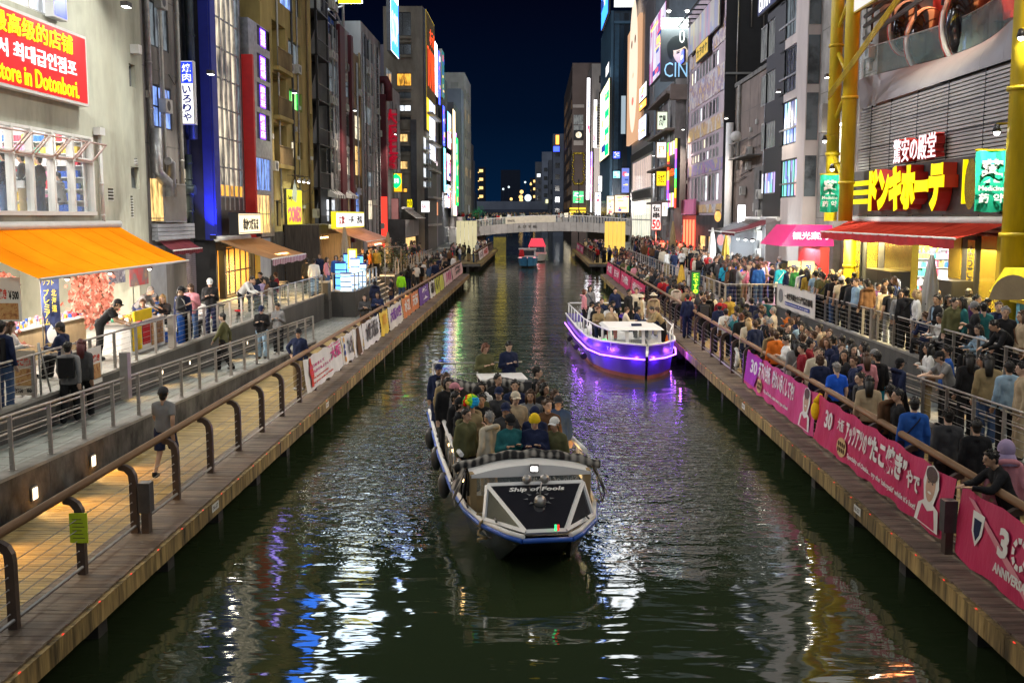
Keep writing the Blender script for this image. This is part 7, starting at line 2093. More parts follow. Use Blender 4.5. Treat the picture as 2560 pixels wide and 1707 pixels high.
 # BOATS
def bow_boat(label,org,ax,L,prof,zg,hull_m,low_m,zw=-.2,rake=.9,pinch=.78,chine=.12,name='boat'):
 """Hull lofted from (distance from bow, half width) pairs; returns its root and a placing function."""
 a=V((ax[0],ax[1],0)).normalized();r=V((a.y,-a.x,0))
 t=thing(name,label,'boat',org)
 f=lambda s,l,z:a*s+r*l+V((0,0,z))
 ts=[p[0]for p in prof]
 def S(side):
  def g_(u,v):
   i=min(int(u*(len(prof)-1)),len(prof)-2);q=u*(len(prof)-1)-i
   s=prof[i][0]+(prof[i+1][0]-prof[i][0])*q;w=prof[i][1]+(prof[i+1][1]-prof[i][1])*q
   z=zg(s);k=pinch+(1-pinch)*v
   return f(s+rake*(1-v)*max(0,1-s/3.0),side*w*k,zw+(z-zw)*v)
  return g_
 b=MB();lo=MB()
 for sd in(-1,1):
  b.grid(lambda u,v:S(sd)(u,.28+.72*v),24,5,0,True);lo.grid(lambda u,v:S(sd)(u,.28*v),24,2,0,True)
 s1,w1=prof[-1]
 b.quad(f(s1,-w1,zg(s1)),f(s1,w1,zg(s1)),f(s1,w1*pinch,zw),f(s1,-w1*pinch,zw))
 b.build('hull',MATS[hull_m],t);lo.build('hull_bottom',MATS[low_m],t)
 d=MB()
 for(p,q)in zip(prof[:-1],prof[1:]):
  (pa,pw),(qa,qw)=[(w_[0],w_[1]*(pinch+(1-pinch)*(zg(w_[0])-chine-zw)/(zg(w_[0])-zw))-.02)for w_ in(p,q)]
  if pa+rake*.4<L*.12:pa+=rake*.4
  if qa<=pa:continue
  d.quad(f(pa,-pw,zg(pa)-chine),f(pa,pw,zg(pa)-chine),f(qa,qw,zg(qa)-chine),f(qa,-qw,zg(qa)-chine))
 d.build('deck',MATS['white_paint']if name=='tour_boat' else MATS['conc'],t)
 for sd in(-1,1):
  MB().tube([f(p[0],sd*p[1],zg(p[0]))for p in prof],.045,6).build('gunwale',MATS['white_paint'],t)
 return t,f
M('hull_dark',(.035,.042,.05),.25,var=.5,scale=1.5,bump=.1,spec=.6)
M('hull_black',(.008,.008,.01),.4,bump=.05)
M('blue_trim',(.02,.09,.42),.4,var=.05,bump=0)
prof=[(0,.40),(.25,.62),(.9,.98),(1.8,1.2),(3.2,1.32),(6,1.36),(11.2,1.3)]
BO=V((.22,17.0,0))
bo,f=bow_boat('open party boat coming on, with a glazed V shaped bow screen and passengers',BO,(-.16,.987),11,prof,lambda s:.78+.1*min(1,s/3),'hull_dark','hull_black',-.35,1.9,.66,.3,'party_boat')
MB().tube([f(p[0]-.02,p[1]+.03,.72+.1*min(1,p[0]/3))for p in prof],.045,6).tube([f(p[0]-.02,-p[1]-.03,.72+.1*min(1,p[0]/3))for p in prof],.045,6).tube([f(-.02,-.42,.72),f(-.02,.42,.72)],.045,6).build('blue_trim',MATS['blue_trim'],bo)
g=MB();g.poly([f(.0,-.4,.7),f(.0,.4,.7),f(1.9,.5,-.3),f(1.9,-.5,-.3)]);g.build('bow_underside',MATS['hull_black'],bo)
for sd in(-1,1):
 MB().poly([f(.02,.42*sd,.7),f(.9,.98*sd,.72),f(1.35,.66*sd,-.08)]).poly([f(.02,.42*sd,.7),f(1.35,.66*sd,-.08),f(1.6,.3*sd,.3)]).build('prow',MATS['hull_dark'],bo)
WF=M('white_gloss',(.74,.73,.72),.3,var=.04,bump=0)
TL,TR,BL,BR,SL,SR=f(1.25,-.86,1.36),f(1.25,.86,1.36),f(.12,-.34,.83),f(.12,.34,.83),f(.85,-.96,.86),f(.85,.96,.86)
def bar(b,p,q,w=.05):b.tube([p,q],w,4,smooth=False)
g=MB()
for p,q in((TL,TR),(TL,BL),(TR,BR),(BL,BR),(TL,SL),(TR,SR),(SL,BL),(SR,BR)):bar(g,p,q,.047)
scr=g.build('bow_screen',WF,bo)
MB().quad(TL,TR,BR,BL).poly([TL,BL,SL]).poly([TR,BR,SR]).build('pane',M('boat_glass',(.02,.02,.025),.08,var=.1,bump=0,spec=.8),scr)
nrm=(TR-TL).cross(BL-TL).normalized();nrm=nrm if nrm.y<0 else-nrm
fs=Fr(TL+(TR-TL)*.5+nrm*.012,(TR-TL).normalized(),nrm,1);fs.w=-((BL+BR)/2-(TL+TR)/2).normalized()
letters(fs,'Ship of Fools',-.5,.5,-.24,-.1,0,WH,scr,bold=.03,ext=.004,shear=.25)
MB().poly([fs.P(.0+(.28 if k%2==0 else .14)*math.cos(k*PI/8),-.42+(.2 if k%2==0 else .1)*math.sin(k*PI/8),.003)for k in range(16)]).build('star_print',MATS['alu_frame'],scr)
MB().poly([fs.P(.2*math.cos(k*PI/8),-.42+.13*math.sin(k*PI/8),.005)for k in range(16)]).build('star_print',MATS['boat_glass'],scr)
MB().box(-.3,.45,0,.5,0,.28).build('blue_locker',M('dull_blue',(.05,.09,.16),.5),bo,f(1.2,-.1,.62))
t=thing('ornament_ball','mirrored ball lamp in front of the bow screen of the party boat','lamp',BO+f(.75,.0,1.18))
MB().ball((0,0,0),.11,14,8).build('ball',MATS['steel'],t);MB().tube([(0,0,.1),(.02,.1,.3)],.015,6).build('stem',MATS['steel'],t)
for k in(-1,1):MB().ball(f(1.2,.16*k,1.46),.085,10,6).build('headlight',MATS['steel'],bo)
MB().box(-.035,.0,-.03,.03,0,.09).build('green_light',E('nav_green',(.05,1,.3),1.4,False),bo,f(.0,.16,.88));MB().box(.0,.035,-.03,.03,0,.09).build('red_light',MATS['led_red'],bo,f(.0,.17,.88))
MB().tube([f(.02,.17,.8),f(.02,.17,.9)],.012,6).build('light_post',MATS['white_paint'],bo)
def PLAID():
 m,t_,b_=_new('plaid')
 co=t_.nodes.new('ShaderNodeTexCoord');a=[]
 for d in 'XY':
  wv=t_.nodes.new('ShaderNodeTexWave');wv.bands_direction=d;wv.inputs['Scale'].default_value=2.1;t_.links.new(co.outputs['Object'],wv.inputs[0]);a.append(wv.outputs['Fac'])
 q=t_.nodes.new('ShaderNodeMath');q.operation='ADD';t_.links.new(a[0],q.inputs[0]);t_.links.new(a[1],q.inputs[1])
 rr=t_.nodes.new('ShaderNodeValToRGB');rr.color_ramp.elements[0].position=.35;rr.color_ramp.elements[1].position=.85
 rr.color_ramp.elements[0].color=(.012,.012,.013,1);rr.color_ramp.elements[1].color=(.30,.28,.25,1)
 h_=t_.nodes.new('ShaderNodeMath');h_.operation='MULTIPLY';h_.inputs[1].default_value=.5;t_.links.new(q.outputs[0],h_.inputs[0])
 t_.links.new(h_.outputs[0],rr.inputs[0]);t_.links.new(rr.outputs[0],b_.inputs['Base Color']);b_.inputs['Roughness'].default_value=.9
 return m
PL=PLAID()
ar=lambda l:1.64-.24*(l/1.35)**2
for sd in(-1,1):
 MB().hexa([f(1.75,1.12*sd,.75),f(1.95,1.12*sd,.75),f(1.95,1.0*sd,.75),f(1.75,1.0*sd,.75),f(1.75,1.12*sd,1.45),f(1.95,1.12*sd,1.45),f(1.95,1.0*sd,1.45),f(1.75,1.0*sd,1.45)]).build('cabin_post',MATS['tan_wall'],bo)
MB().grid(lambda u,v:f(1.72+.5*v,-1.12+2.24*u,ar(-1.12+2.24*u)-.05+.02*v),16,3).grid(lambda u,v:f(1.72,-1.1+2.2*u,1.38+(ar(-1.1+2.2*u)-.05-1.38)*v),16,1).build('cabin_roof',WF,bo)
MB().tube([f(2.25+.03*math.sin(l*9),l,ar(l)+.04+.02*math.sin(l*14))for l in[-1.38+2.76*i/24 for i in range(25)]],.085,10).build('rolled_cloth',PL,bo)
for sd in(-1,1):
 MB().grid(lambda u,v:f(1.7+.55*u,sd*(1.2+.22*v+.03*math.sin(u*9)),1.48-.5*v*(1-.3*u)),8,6).build('hanging_cloth',PL,bo)
MB().box(-.08,.08,-.06,.06,0,.12).build('flood_lamp',MATS['dark_steel'],bo,f(1.68,.05,1.48));MB().box(-.06,.06,-.07,-.061,.02,.1).build('lens',MATS['lamp_white'],bo,f(1.68,.05,1.48))
MB().quad(f(1.74,-1.0,1.05),f(1.74,1.0,1.05),f(1.74,1.0,1.38),f(1.74,-1.0,1.38)).build('rear_pane',MATS['clear_glass'],bo)
fr=Fr(BO*0+f(1.72,.45,1.2),f(0,1,0),f(-1,0,0),-1)
letters(fr,'Ship of Fools',-.42,.42,.02,.16,.0,MATS['acunit'],bo,shear=.2,ext=.004)
for sd in(-1,1):
 MB().tube([f(2.6,1.2*sd,1.62),f(4.0,1.26*sd,1.52),f(10.5,1.24*sd,1.52)],.05,6).build('side_rail',WF,bo)
 for k in range(9):
  s=2.6+k
  if s>10.6:break
  MB().tube([f(s,1.25*sd,.8),f(s,1.25*sd,1.55)],.03,6).build('stanchion',MATS['steel'],bo)
  MB().quad(f(s+.06,1.25*sd,.9),f(s+.94,1.25*sd,.9),f(s+.94,1.25*sd,1.45),f(s+.06,1.25*sd,1.45)).build('side_glass',MATS['clear_glass'],bo)
 for k in range(7):MB().ball(f(2.5+k*.55,1.19*sd,1.15+.08*math.sin(k*2)),.035,8,4).build('string_bulb',MATS['lamp_warm'],bo)
 lamp('POINT',tuple(f(3.2,.95*sd,1.2)),11,(1,.6,.22),.05,parent=bo)
for k,s in enumerate((4.2,6.6,8.8)):
 MB().ball(f(s,-1.42,.62),.13,10,6,sc=(1,1,2.2)).build('fender',MATS['dark_steel'],bo)
MB().tube([f(.9+.1*math.sin(k),-1.0-.08*math.cos(k*1.3),.95-k*.035)for k in range(16)],.025,6).build('rope',CM['khaki'],bo)
MB().tube([f(8.6+.05*math.sin(l*7),l,1.95+.06*math.sin(l*5))for l in[-1.25+2.3*i/20 for i in range(21)]],.15,10).build('rolled_cloth',PL,bo)
MB().grid(lambda u,v:f(8.5,-1.1+2.2*u,1.05+.85*v),2,2).build('rear_panel',MATS['dark_wood'],bo)
MB().hexa([f(9.2,-.1,1.95),f(9.2,1.1,1.95),f(10.3,1.1,1.95),f(10.3,-.1,1.95),f(9.2,-.1,2.0),f(9.2,1.1,2.0),f(10.3,1.1,2.0),f(10.3,-.1,2.0)]).build('white_table',WF,bo)
for l in(-1.2,-.6,0):MB().tube([f(10.9,l,.9),f(10.9,l,2.2)],.02,6).build('rear_stanchion',MATS['steel'],bo)
MB().tube([f(10.9,-1.2,2.2),f(10.9,1.2,2.2)],.02,6).tube([f(10.9,-1.2,1.9),f(10.9,1.2,1.9)],.015,6).build('rear_rail',MATS['steel'],bo)
for sd in(-1,1):
 for k,q in enumerate((.55,1.5,3.4,5.4,7.6)):MB().tube([f(q-.1,sd*(1.0 if k==0 else 1.2 if k==1 else 1.33)*(.8 if k==0 else 1),.93),f(q+.1,sd*(1.0 if k==0 else 1.2 if k==1 else 1.33)*(.8 if k==0 else 1),.93)],.02,5).build('cleat',MATS['dark_steel'],bo)
 MB().tube([f(1.75,1.2*sd,1.5),f(1.4,1.3*sd,1.1),f(1.9,1.38*sd,.8),f(2.6,1.42*sd,1.1)],.014,5).build('cord',MATS['black'],bo)
for k in range(5):MB().ball(f(1.0+.12*k,-.62+.07*(k%2),1.0),.07,8,5,sc=(1,1.2,.7)).build('white_bag',WF,bo)
MB().grid(lambda u,v:f(2.35+.3*v,-1.1+2.2*u,.55+.25*v),6,2).build('bench',MATS['tan_wall'],bo)
FB=lambda s,l,z:BO+f(s,l,z)
M('hull_purple',(.065,.025,.32),.3,var=.12,scale=1,bump=.03,spec=.6);M('hull_rust',(.22,.06,.03),.5,var=.3,bump=.1)
prof=[(0,.05),(.8,.78),(2.2,1.45),(4,1.78),(8,1.85),(14.5,1.75)]
PO=V((4.2,38.7,0))
pb,f2_=bow_boat('purple hulled tour boat with a white wheelhouse moored by the right bank',PO,(-.06,1),14,prof,lambda s:1.2+.14*max(0,1-s/4),'hull_purple','hull_rust',-.3,.25,.86,.45,'tour_boat')
fp=f2_
led=[(p[0]-.04,p[1]+.05,.72+.04*max(0,2-p[0]))for p in prof]
for sd in(-1,1):
 MB().tube([fp(a,l*sd,z)for a,l,z in led],.03,6).build('led_strip',E('led_violet',(.50,.14,1.0),4.0),pb)
 for s in(.7,2.2,4,6.5):lamp('POINT',tuple(fp(s-.3,((prof[min(5,int(s))][1]if s<1 else 1.75 if s>3 else 1.3)+.35)*sd,.8)),12,(.35,.08,1),.05,parent=pb)
for sd in(-1,1):
 fr=Fr(fp(1.2,(1.06)*sd,.98),(fp(2.0,1.42*sd,0)-fp(.9,.92*sd,0)).normalized(),fp(-.6,.8*sd,0).normalized(),-1 if sd<0 else 1)
 letters(fr,'T L S',-.05,.55,0,.12,.03,WH,pb,ext=.004)
wl,wr_=-1.05,.95
g=MB()
for l in(wl,-.35,.3,wr_):
 g.hexa([fp(2.6,l-.06,.75),fp(2.72,l-.06,.75),fp(2.72,l+.06,.75),fp(2.6,l+.06,.75),fp(2.8,l-.06,1.62),fp(2.92,l-.06,1.62),fp(2.92,l+.06,1.62),fp(2.8,l+.06,1.62)])
for l in(wl,wr_):g.hexa([fp(5,l-.05,.75),fp(5.1,l-.05,.75),fp(5.1,l+.05,.75),fp(5,l+.05,.75),fp(5,l-.05,1.62),fp(5.1,l-.05,1.62),fp(5.1,l+.05,1.62),fp(5,l+.05,1.62)])
wh=g.build('wheelhouse',WF,pb)
MB().hexa([fp(2.55,-1.2,1.62),fp(5.2,-1.2,1.62),fp(5.2,1.1,1.62),fp(2.55,1.1,1.62),fp(2.65,-1.1,1.72),fp(5.1,-1.1,1.72),fp(5.1,1.0,1.72),fp(2.65,1.0,1.72)]).build('wheelhouse_roof',WF,pb)
for a,c in((wl,-.35),(-.35,.3),(.3,wr_)):MB().quad(fp(2.66,a+.07,.95),fp(2.66,c-.07,.95),fp(2.84,c-.07,1.6),fp(2.84,a+.07,1.6)).build('pane',MATS['clear_glass'],wh)
MB().hexa([fp(2.5,-1.4,.66),fp(5,-1.4,.66),fp(5,1.3,.66),fp(2.5,1.3,.66),fp(2.5,-1.4,.95),fp(5,-1.4,.95),fp(5,1.3,.95),fp(2.5,1.3,.95)]).build('cabin_base',WF,pb)
MB().box(-.3,.3,-.4,.4,0,.18).build('console',MATS['dark_steel'],pb,fp(3.2,.2,.95));MB().box(-.2,.2,-.15,.15,0,.07).build('roof_box',CM['navy'],pb,fp(3.3,.1,1.73))
for sd in(-1,1):
 MB().tube([fp(1.6,1.15*sd,1.7),fp(3,1.5*sd,1.75),fp(6,1.72*sd,1.75),fp(14,1.68*sd,1.75)],.03,6).tube([fp(1.6,1.15*sd,1.1),fp(1.6,1.15*sd,1.7)],.03,6).build('rail',WF,pb)
 for k in range(9):MB().tube([fp(2.4+k*1.4,(1.4 if k==0 else 1.68)*sd,1.1),fp(2.4+k*1.4,(1.4 if k==0 else 1.68)*sd,1.75)],.022,6).build('stanchion',WF,pb)
 for k in range(3):MB().tube([fp(3.6+k*3,1.98*sd,.45),fp(5.0+k*3,2.0*sd,.5)],.13,8).build('fender',MATS['black'],pb)
 MB().grid(lambda u,v:fp(5+9*u,1.66*sd,1.1+.6*v),4,1).build('side_screen',MATS['clear_glass'],pb)
MB().tube([fp(14.2,-1.6,1.75),fp(14.2,1.6,1.75)],.03,6).build('stern_rail',WF,pb)
MB().box(-.5,.5,-.03,.03,0,.5).build('green_board',CM['green'],pb,fp(13.2,.3,1.2))
MB().box(-.08,.08,-.05,.05,0,.12).build('green_light',MATS['neon_green'],pb,fp(2.5,-1.3,1.15))
for k in range(2):MB().ball(fp(2.2,-.95+1.8*k,.75),.22,10,6).build('green_fender',CM['teal'],pb)
t=thing('traffic_cone','orange cone on the right side deck of the purple boat','cone',PO+fp(2.8,1.25,.95));MB().cone((0,0,0),(0,0,.45),.12,.02,10).build('cone',CM['orange'],t);MB().box(-.15,.15,-.15,.15,0,.03).build('foot',CM['orange'],t)
far_prof=[(0,.05),(1,.9),(2.5,1.2),(9,1.15)]
b_,f3_=bow_boat('small blue hulled boat with a white deck heading this way up the canal',(-.9,124.5,0),(.02,1),9,far_prof,lambda s:1.0+.35*max(0,1-s/3),'far_blue' if 'far_blue' in MATS else M('far_blue',(.05,.22,.42),.4).name,'hull_black',-.2,.3,.8,.2)
MB().box(-1,1,3.2,4.8,.9,2.1).build('cabin',WF,b_);MB().box(-1.1,1.1,3,5,2.1,2.2).build('roof',WF,b_)
MB().box(-.8,.8,3.17,3.19,1.35,1.95).build('pane',MATS['dark_pane'],b_);MB().cone((-.7,2.2,.9),(-.7,2.3,2.1),.4,.25,10).build('red_cover',CM['red'],b_)
MB().tube([(-1,.8,1.2),(1,.8,1.2)],.06,6).build('pink_light',MATS['neon_pink'],b_)
b_,f3_=bow_boat('far sightseeing boat with a red lit canopy behind the blue one',(.3,141,0),(.02,1),9,far_prof,lambda s:1.0,'white_paint','hull_black',-.2,.3,.8,.2)
MB().hexa([(-1.2,1.5,2.0),(1.2,1.5,2.0),(1.2,8,2.0),(-1.2,8,2.0),(-.8,2,3.0),(.8,2,3.0),(.8,8,3.0),(-.8,8,3.0)]).build('canopy',E('red_canopy',(1,.06,.1),.75,False),b_)
for x in(-1.1,1.1):
 for y in(1.7,7.8):MB().tube([(x,y,.9),(x,y,2.0)],.05,6).build('post',WF,b_)
lamp('POINT',(.3,144,1.7),60,(1,.5,.5),.2)
b_=thing('barge','far yellow lit barge under the footbridge arch','boat',(-11.2,335,0))
MB().box(-2,2,-1,6,0,1.6).build('hull',MATS['far_dark'],b_);MB().box(-2,2,-1.1,-1.02,1.7,3.2).build('lit_side',E('barge_yellow',(1,.75,.05),.6,False),b_);MB().box(-2.2,2.2,-1.1,6,3.3,3.6).build('roof',MATS['far_dark'],b_)
# STALLS, TABLES AND STREET THINGS
def table(label,x,y,z,w=.7,d=.7,h=.72,m='dark_wood',group=None):
 t=thing('table',label,'table',(x,y,z),0,group)
 MB().box(-w/2,w/2,-d/2,d/2,h-.04,h).build('table_top',MATS[m],t)
 for sx_ in(-1,1):
  for sy in(-1,1):MB().tube([(sx_*(w/2-.06),sy*(d/2-.06),0),(sx_*(w/2-.06),sy*(d/2-.06),h-.041)],.02,6).build('leg',MATS['black'],t)
 return t
def stool(label,x,y,z,m,group=None):
 t=thing('stool',label,'stool',(x,y,z),0,group)
 MB().tube([(0,0,.43),(0,0,.48)],.17,12).build('seat',m,t)
 for k in range(4):MB().tube([(.15*math.cos(k*PI/2+.8),.15*math.sin(k*PI/2+.8),0),(.1*math.cos(k*PI/2+.8),.1*math.sin(k*PI/2+.8),.43)],.013,5).build('leg',MATS['black'],t)
 return t
def shade_lamp(label,x,y,z,power,col=(1,.75,.45),r=.1,group=None):
 t=thing('hanging_lamp',label,'lamp',(x,y,z),0,group)
 MB().cone((0,0,.12),(0,0,0),.03,r*1.3,10,0,False).build('shade',MATS['dark_steel'],t);MB().ball((0,0,.0),r*.6,8,5).build('bulb',MATS['lamp_warm' if col[2]<.8 else 'lamp_white'],t)
 lamp('POINT',(0,0,-.12),power,col,.08,parent=t)
for i,(x,y)in enumerate(((-13.2,26.3),(-13.2,29.2),(-13.2,32.2),(-13.0,35.0))):
 shade_lamp('hanging lamp under the orange awning, %s from the viewer'%('first','second','third','fourth')[i],x,y,4.35,150,(1,.92,.8),group='lamps under the orange awning')
lamp('AREA',(-15.6,31,5.2),380,(1,.88,.76),(1.5,10))
sc_=thing('food_counter','long snack counter crowded with boxes and bottles under the orange awning','counter',(-14.3,29,UP))
MB().box(-.35,.35,-4,3.0,0,.9).build('counter',MATS['tan_wall'],sc_);MB().box(-.45,.42,-4.05,3.05,.901,.95).build('counter_top',MATS['white_paint'],sc_)
g=MB()
for k in range(190):
 y=random.uniform(-3.9,2.9);x=random.uniform(-.3,.3);w=random.uniform(.03,.08);g.box(x,x+w,y,y+w*1.4,.951,.951+random.uniform(.03,.17),random.choice([2,2,2,1,4,5,0]))
g.build('goods',gm,sc_)['kind']='stuff'
M('blossom',(.62,.22,.16),.8,var=.4,scale=3,bump=0)
for i,(y,lb)in enumerate(((27.2,'pink blossom branch on the stall front, nearest'),(32.1,'pink blossom branch beside the stall opening, middle'),(33.7,'pink blossom branch at the far end of the stall'))):
 t=thing('blossom_branch',lb,'plant',(-14.2,y,2.7),0,'pink artificial blossom branches')
 MB().tube([(0,0,-.5),(.05,.1,.6),(0,-.1,1.7)],.05,6).build('branch',CM['brown'],t)
 g=MB()
 for k in range(420):
  p=V((random.gauss(.1,.18),random.gauss(0,.3),random.uniform(-.1,1.9)));a=random.uniform(0,6);s=random.uniform(.05,.09)
  u_=V((math.cos(a),math.sin(a),random.uniform(-.5,.5)))*s;v_=V((-math.sin(a)*.4,math.cos(a)*.4,1))*s
  g.quad(p-u_,p-v_,p+u_,p+v_)
 g.build('blossom',MATS['blossom'],t)['kind']='stuff'
def poster(label,fr,r,n,bg_,txt=(),pic=None,name='poster'):
 u0,u1,z0,z1=r;t=thing(name,label,'poster',fr.P((u0+u1)/2,z0,n));L=t.location
 f_=Fr(fr.o-L,fr.u,fr.n,fr.rd)
 MB().fbox(f_,u0,u1,z0,z1,n,n+.02).build('sheet',bg_,t)
 for s_,a,b,c,d,m in txt:letters(f_,s_,u0+(u1-u0)*a,u0+(u1-u0)*b,z0+(z1-z0)*c,z0+(z1-z0)*d,n+.025,m,t,bold=.04,ext=.003)
 if pic:MB().frect(f_,u0+(u1-u0)*.08,u1-(u1-u0)*.08,z0+(z1-z0)*pic[0],z0+(z1-z0)*pic[1],n+.023).build('picture',pic[2],t)
 return t,f_
takop=mural('food_print',[(.10,.03,.015),(.35,.15,.05),(.5,.3,.12),(.22,.07,.03)],9,1)
poster('menu board with red characters and brown food picture on the stall pillar',FE(25.6),(-13.6,-12.75,3.5,4.6),0,WH,(('たこ焼き',.08,.6,.5,.75,TXM['r']),('￥500',.65,.95,.5,.7,TXM['k'])),(.05,.42,takop))
t,f_=poster('leaning pavement sign with red characters and prices at the left edge',FE(22.3),(-11.36,-10.86,UP+.12,UP+1.1),0,CLOTH('cream_board',(.5,.43,.36)),(('たこ焼き',.1,.9,.66,.84,TXM['r']),('¥100',.05,.4,.06,.16,TXM['k']),('¥600',.55,.95,.06,.16,TXM['k'])),(.22,.6,takop),'pavement_sign')
for k in(-1,1):MB().tube([(k*.33,-.0,0),(k*.33,-.0,1.15)],.025,6).tube([(k*.33,.5,-.12),(k*.33,.02,1.1)],.02,6).build('leg',MATS['alu_frame'],t)
t,f_=poster('small food poster hung on the promenade railing',FR_(0),(28.0,28.9,UP+.3,UP+.95),10.7,WH,(),None);bpy.data.objects.remove(t.children[0]);bpy.data.objects.remove(t)
poster('white food poster tied to the promenade railing by the stalls',FL(-10.72),(24.2,25.3,UP-.05,UP+.85),.02,WH,(('たこ焼き',.1,.9,.6,.8,TXM['r']),),(.15,.55,takop))
t=thing('vertical_flag','tall navy flag with yellow lettering and an ice cream picture','flag',(-12.3,26.6,UP))
MB().tube([(-.42,0,0),(-.42,0,2.5)],.015,6).build('pole',MATS['alu_frame'],t)
MB().grid(lambda u,v:(-.4+.46*u+.02*math.sin(v*7),.03*math.sin(v*6+u*4),.55+1.9*v),4,12).build('cloth',CLOTH('flag_navy',(.02,.03,.09)),t)
f_=FE(-.05);yl=CLOTH('flag_yellow',(.7,.55,.05));column_letters(f_,'北海道',-.13,.0,1.55,2.15,0,yl,t,ext=.003);column_letters(f_,'プレミアム',-.33,-.19,1.2,2.15,0,yl,t,ext=.003);letters(f_,'ソフト',-.35,-.05,2.25,2.38,0,yl,t,ext=.003)
MB().poly([f_.P(-.17+.13*math.cos(k*PI/8),.95+.22*math.sin(k*PI/8)*(1.3 if k==4 else 1),.004)for k in range(16)]).build('printed_cream',WH,t);MB().poly([f_.P(-.3,.75,.006),f_.P(-.04,.75,.006),f_.P(-.1,.58,.006),f_.P(-.24,.58,.006)]).build('printed_cone',CM['mustard'],t)
st_=thing('food_stall','takeaway stall table with a yellow lettered board, trays and price cards','stall',(-12.2,31.2,UP))
MB().box(-.5,.5,-1.4,1.4,.0,.85).build('cabinet',WH,st_);MB().box(-.55,.55,-1.45,1.45,.851,.9).build('counter_top',MATS['steel'],st_)
MB().box(.52,.56,-1.2,.2,.95,1.25).build('yellow_board',CM['yellow'],st_);MB().box(.51,.53,-1.3,-.6,.1,.8).build('price_card',CM['yellow'],st_);MB().box(.51,.53,-.5,.1,.2,.8).build('price_card',CM['red'],st_);MB().box(.51,.53,.2,1.2,.1,.8).build('price_card',takop,st_)
g=MB()
for k in range(50):x=random.uniform(-.45,.4);y=random.uniform(-1.3,1.3);w=random.uniform(.05,.14);g.box(x,x+w,y,y+w,.901,.901+random.uniform(.03,.16),random.choice([2,2,1,4,4,3]))
g.build('goods',gm,st_)['kind']='stuff'
t=thing('cool_box','blue cool box with a white lid on the promenade floor','box',(-11.6,33.2,UP));MB().box(-.3,.3,-.22,.22,0,.34).build('body',CLOTH('coolblue',(.02,.1,.5)),t);MB().box(-.32,.32,-.24,.24,.341,.42).build('lid',WH,t)
i=0
for(x,y)in((-11.9,35.5),(-12.6,37.0),(-12.0,38.6)):
 table('dark cafe table %s beyond the snack stall'%('first','second','third')[i],x,y,UP,group='dark cafe tables');i+=1
for i,(x,y)in enumerate(((-11.3,34.6),(-11.3,36.6),(-12.9,36.0),(-11.2,39.2))):stool('red topped stool %s along the railing past the stalls'%('first','second','set back','last')[i],x,y,UP,CM['red'],'red topped stools')
for i,(x,y)in enumerate(((-13.0,48.8),(-12.6,50.6),(-12.9,52.4))):table('cafe table under the tan awning, %s'%('nearest','middle','farthest')[i],x,y,UP,.7,1.2,group='cafe tables under the tan awning')
poster('dark wave picture on the cream wall by the stalls',FL(-14.5),(35.2,36.6,3.8,4.9),.02,mural('wave_print',[(.03,.04,.12),(.3,.3,.32),(.05,.05,.1),(.5,.5,.5)],2.5,1))
poster('red and green picture on the cream wall by the stalls',FL(-14.5),(37.0,38.8,3.6,4.9),.02,mural('red_print',[(.05,.10,.06),(.4,.04,.04),(.15,.12,.12),(.35,.2,.1)],1.2,1))
E('tank_blue',(.12,.45,1.0),1.9);E('tank_white',(.6,.85,1.0),2.0)
for i,(x,y,h)in enumerate(((-9.9,54.6,1.0),(-10.4,55.8,1.5),(-9.8,56.6,1.7),(-10.3,57.8,1.9),(-9.8,58.8,1.3),(-10.2,60.2,1.7))):
 t=thing('fish_tank','%s glowing blue glass tank on the cafe terrace'%('lowest front','second','third','tallest','fifth','rearmost')[i],'tank',(x,y,UP),0,'glowing blue tanks')
 MB().tube([(0,0,.12),(0,0,h)],.28,14).build('glass',MATS['tank_blue' if i%2 else 'tank_white'],t);MB().tube([(0,0,0),(0,0,.119)],.33,14).build('base',MATS['white_paint'],t);MB().tube([(0,0,h+.001),(0,0,h+.08)],.31,14).build('lid',MATS['blue_paint'],t)
 for k in range(3):MB().tube([(0,0,.3+k*h/3.6),(0,0,.36+k*h/3.6)],.29,14).build('ring',CM['blue'],t)
lamp('POINT',(-9.7,56.5,3.6),120,(.15,.4,1),.4)
r=FY(56.5,870,893,622,672);t,f_=sign('white lit menu board in a yellow frame by the blue tanks',FE(56.5),r,0,.12,'sign_white','advert_yellow',name='menu_sign',border=.08);letters(f_,'生ビール',r[0]+.12,r[1]-.12,r[3]-.35,r[3]-.15,.13,TXM['k'],t)
ko=bld('orange lit standing bar kiosk with a white three panel sign',name='kiosk');fr=FL(-13.0)
walls(ko,fr,63,74,UP,5.6,[(63.3,73.7,2.9,5.0)],MATS['dark_wood'],2.2,.1,back=False);MB().box(-15.2,-15.1,63,74,UP,5.6).build('inner_wall',CLOTH('amber_wall',(.7,.4,.12)),ko)
for k in range(5):MB().box(-14.6,-14.5,64+k*2,65.4+k*2,4.6,4.7).build('strip_lamp',MATS['lamp_warm'],ko)
lamp('AREA',(-14,68.5,5.2),500,(1,.6,.22),(1,9),parent=ko)
canvas('pink_canvas',(.62,.36,.30),.4);awning('pinkish lit awning of the standing bar kiosk',-13,-10.6,66,77,5.4,4.5,MATS['pink_canvas'],valance=.3);lamp('AREA',(-11.9,70.5,4.3),300,(1,.66,.4),3.0)
r=FX(-12.3,834,908,553,577);t,f_=sign('white lit sign of three panels in a yellow frame over the kiosk',FL(-12.3),(63.2,73.6,5.35,6.4),0,.3,'sign_white','advert_yellow',name='box_sign',border=.1)
for k,s_ in enumerate(('立飲','一杯','酒場')):letters(f_,s_,64+k*3.3,66+k*3.3,5.6,6.15,.31,TXM['k' if k else 'r'],t)
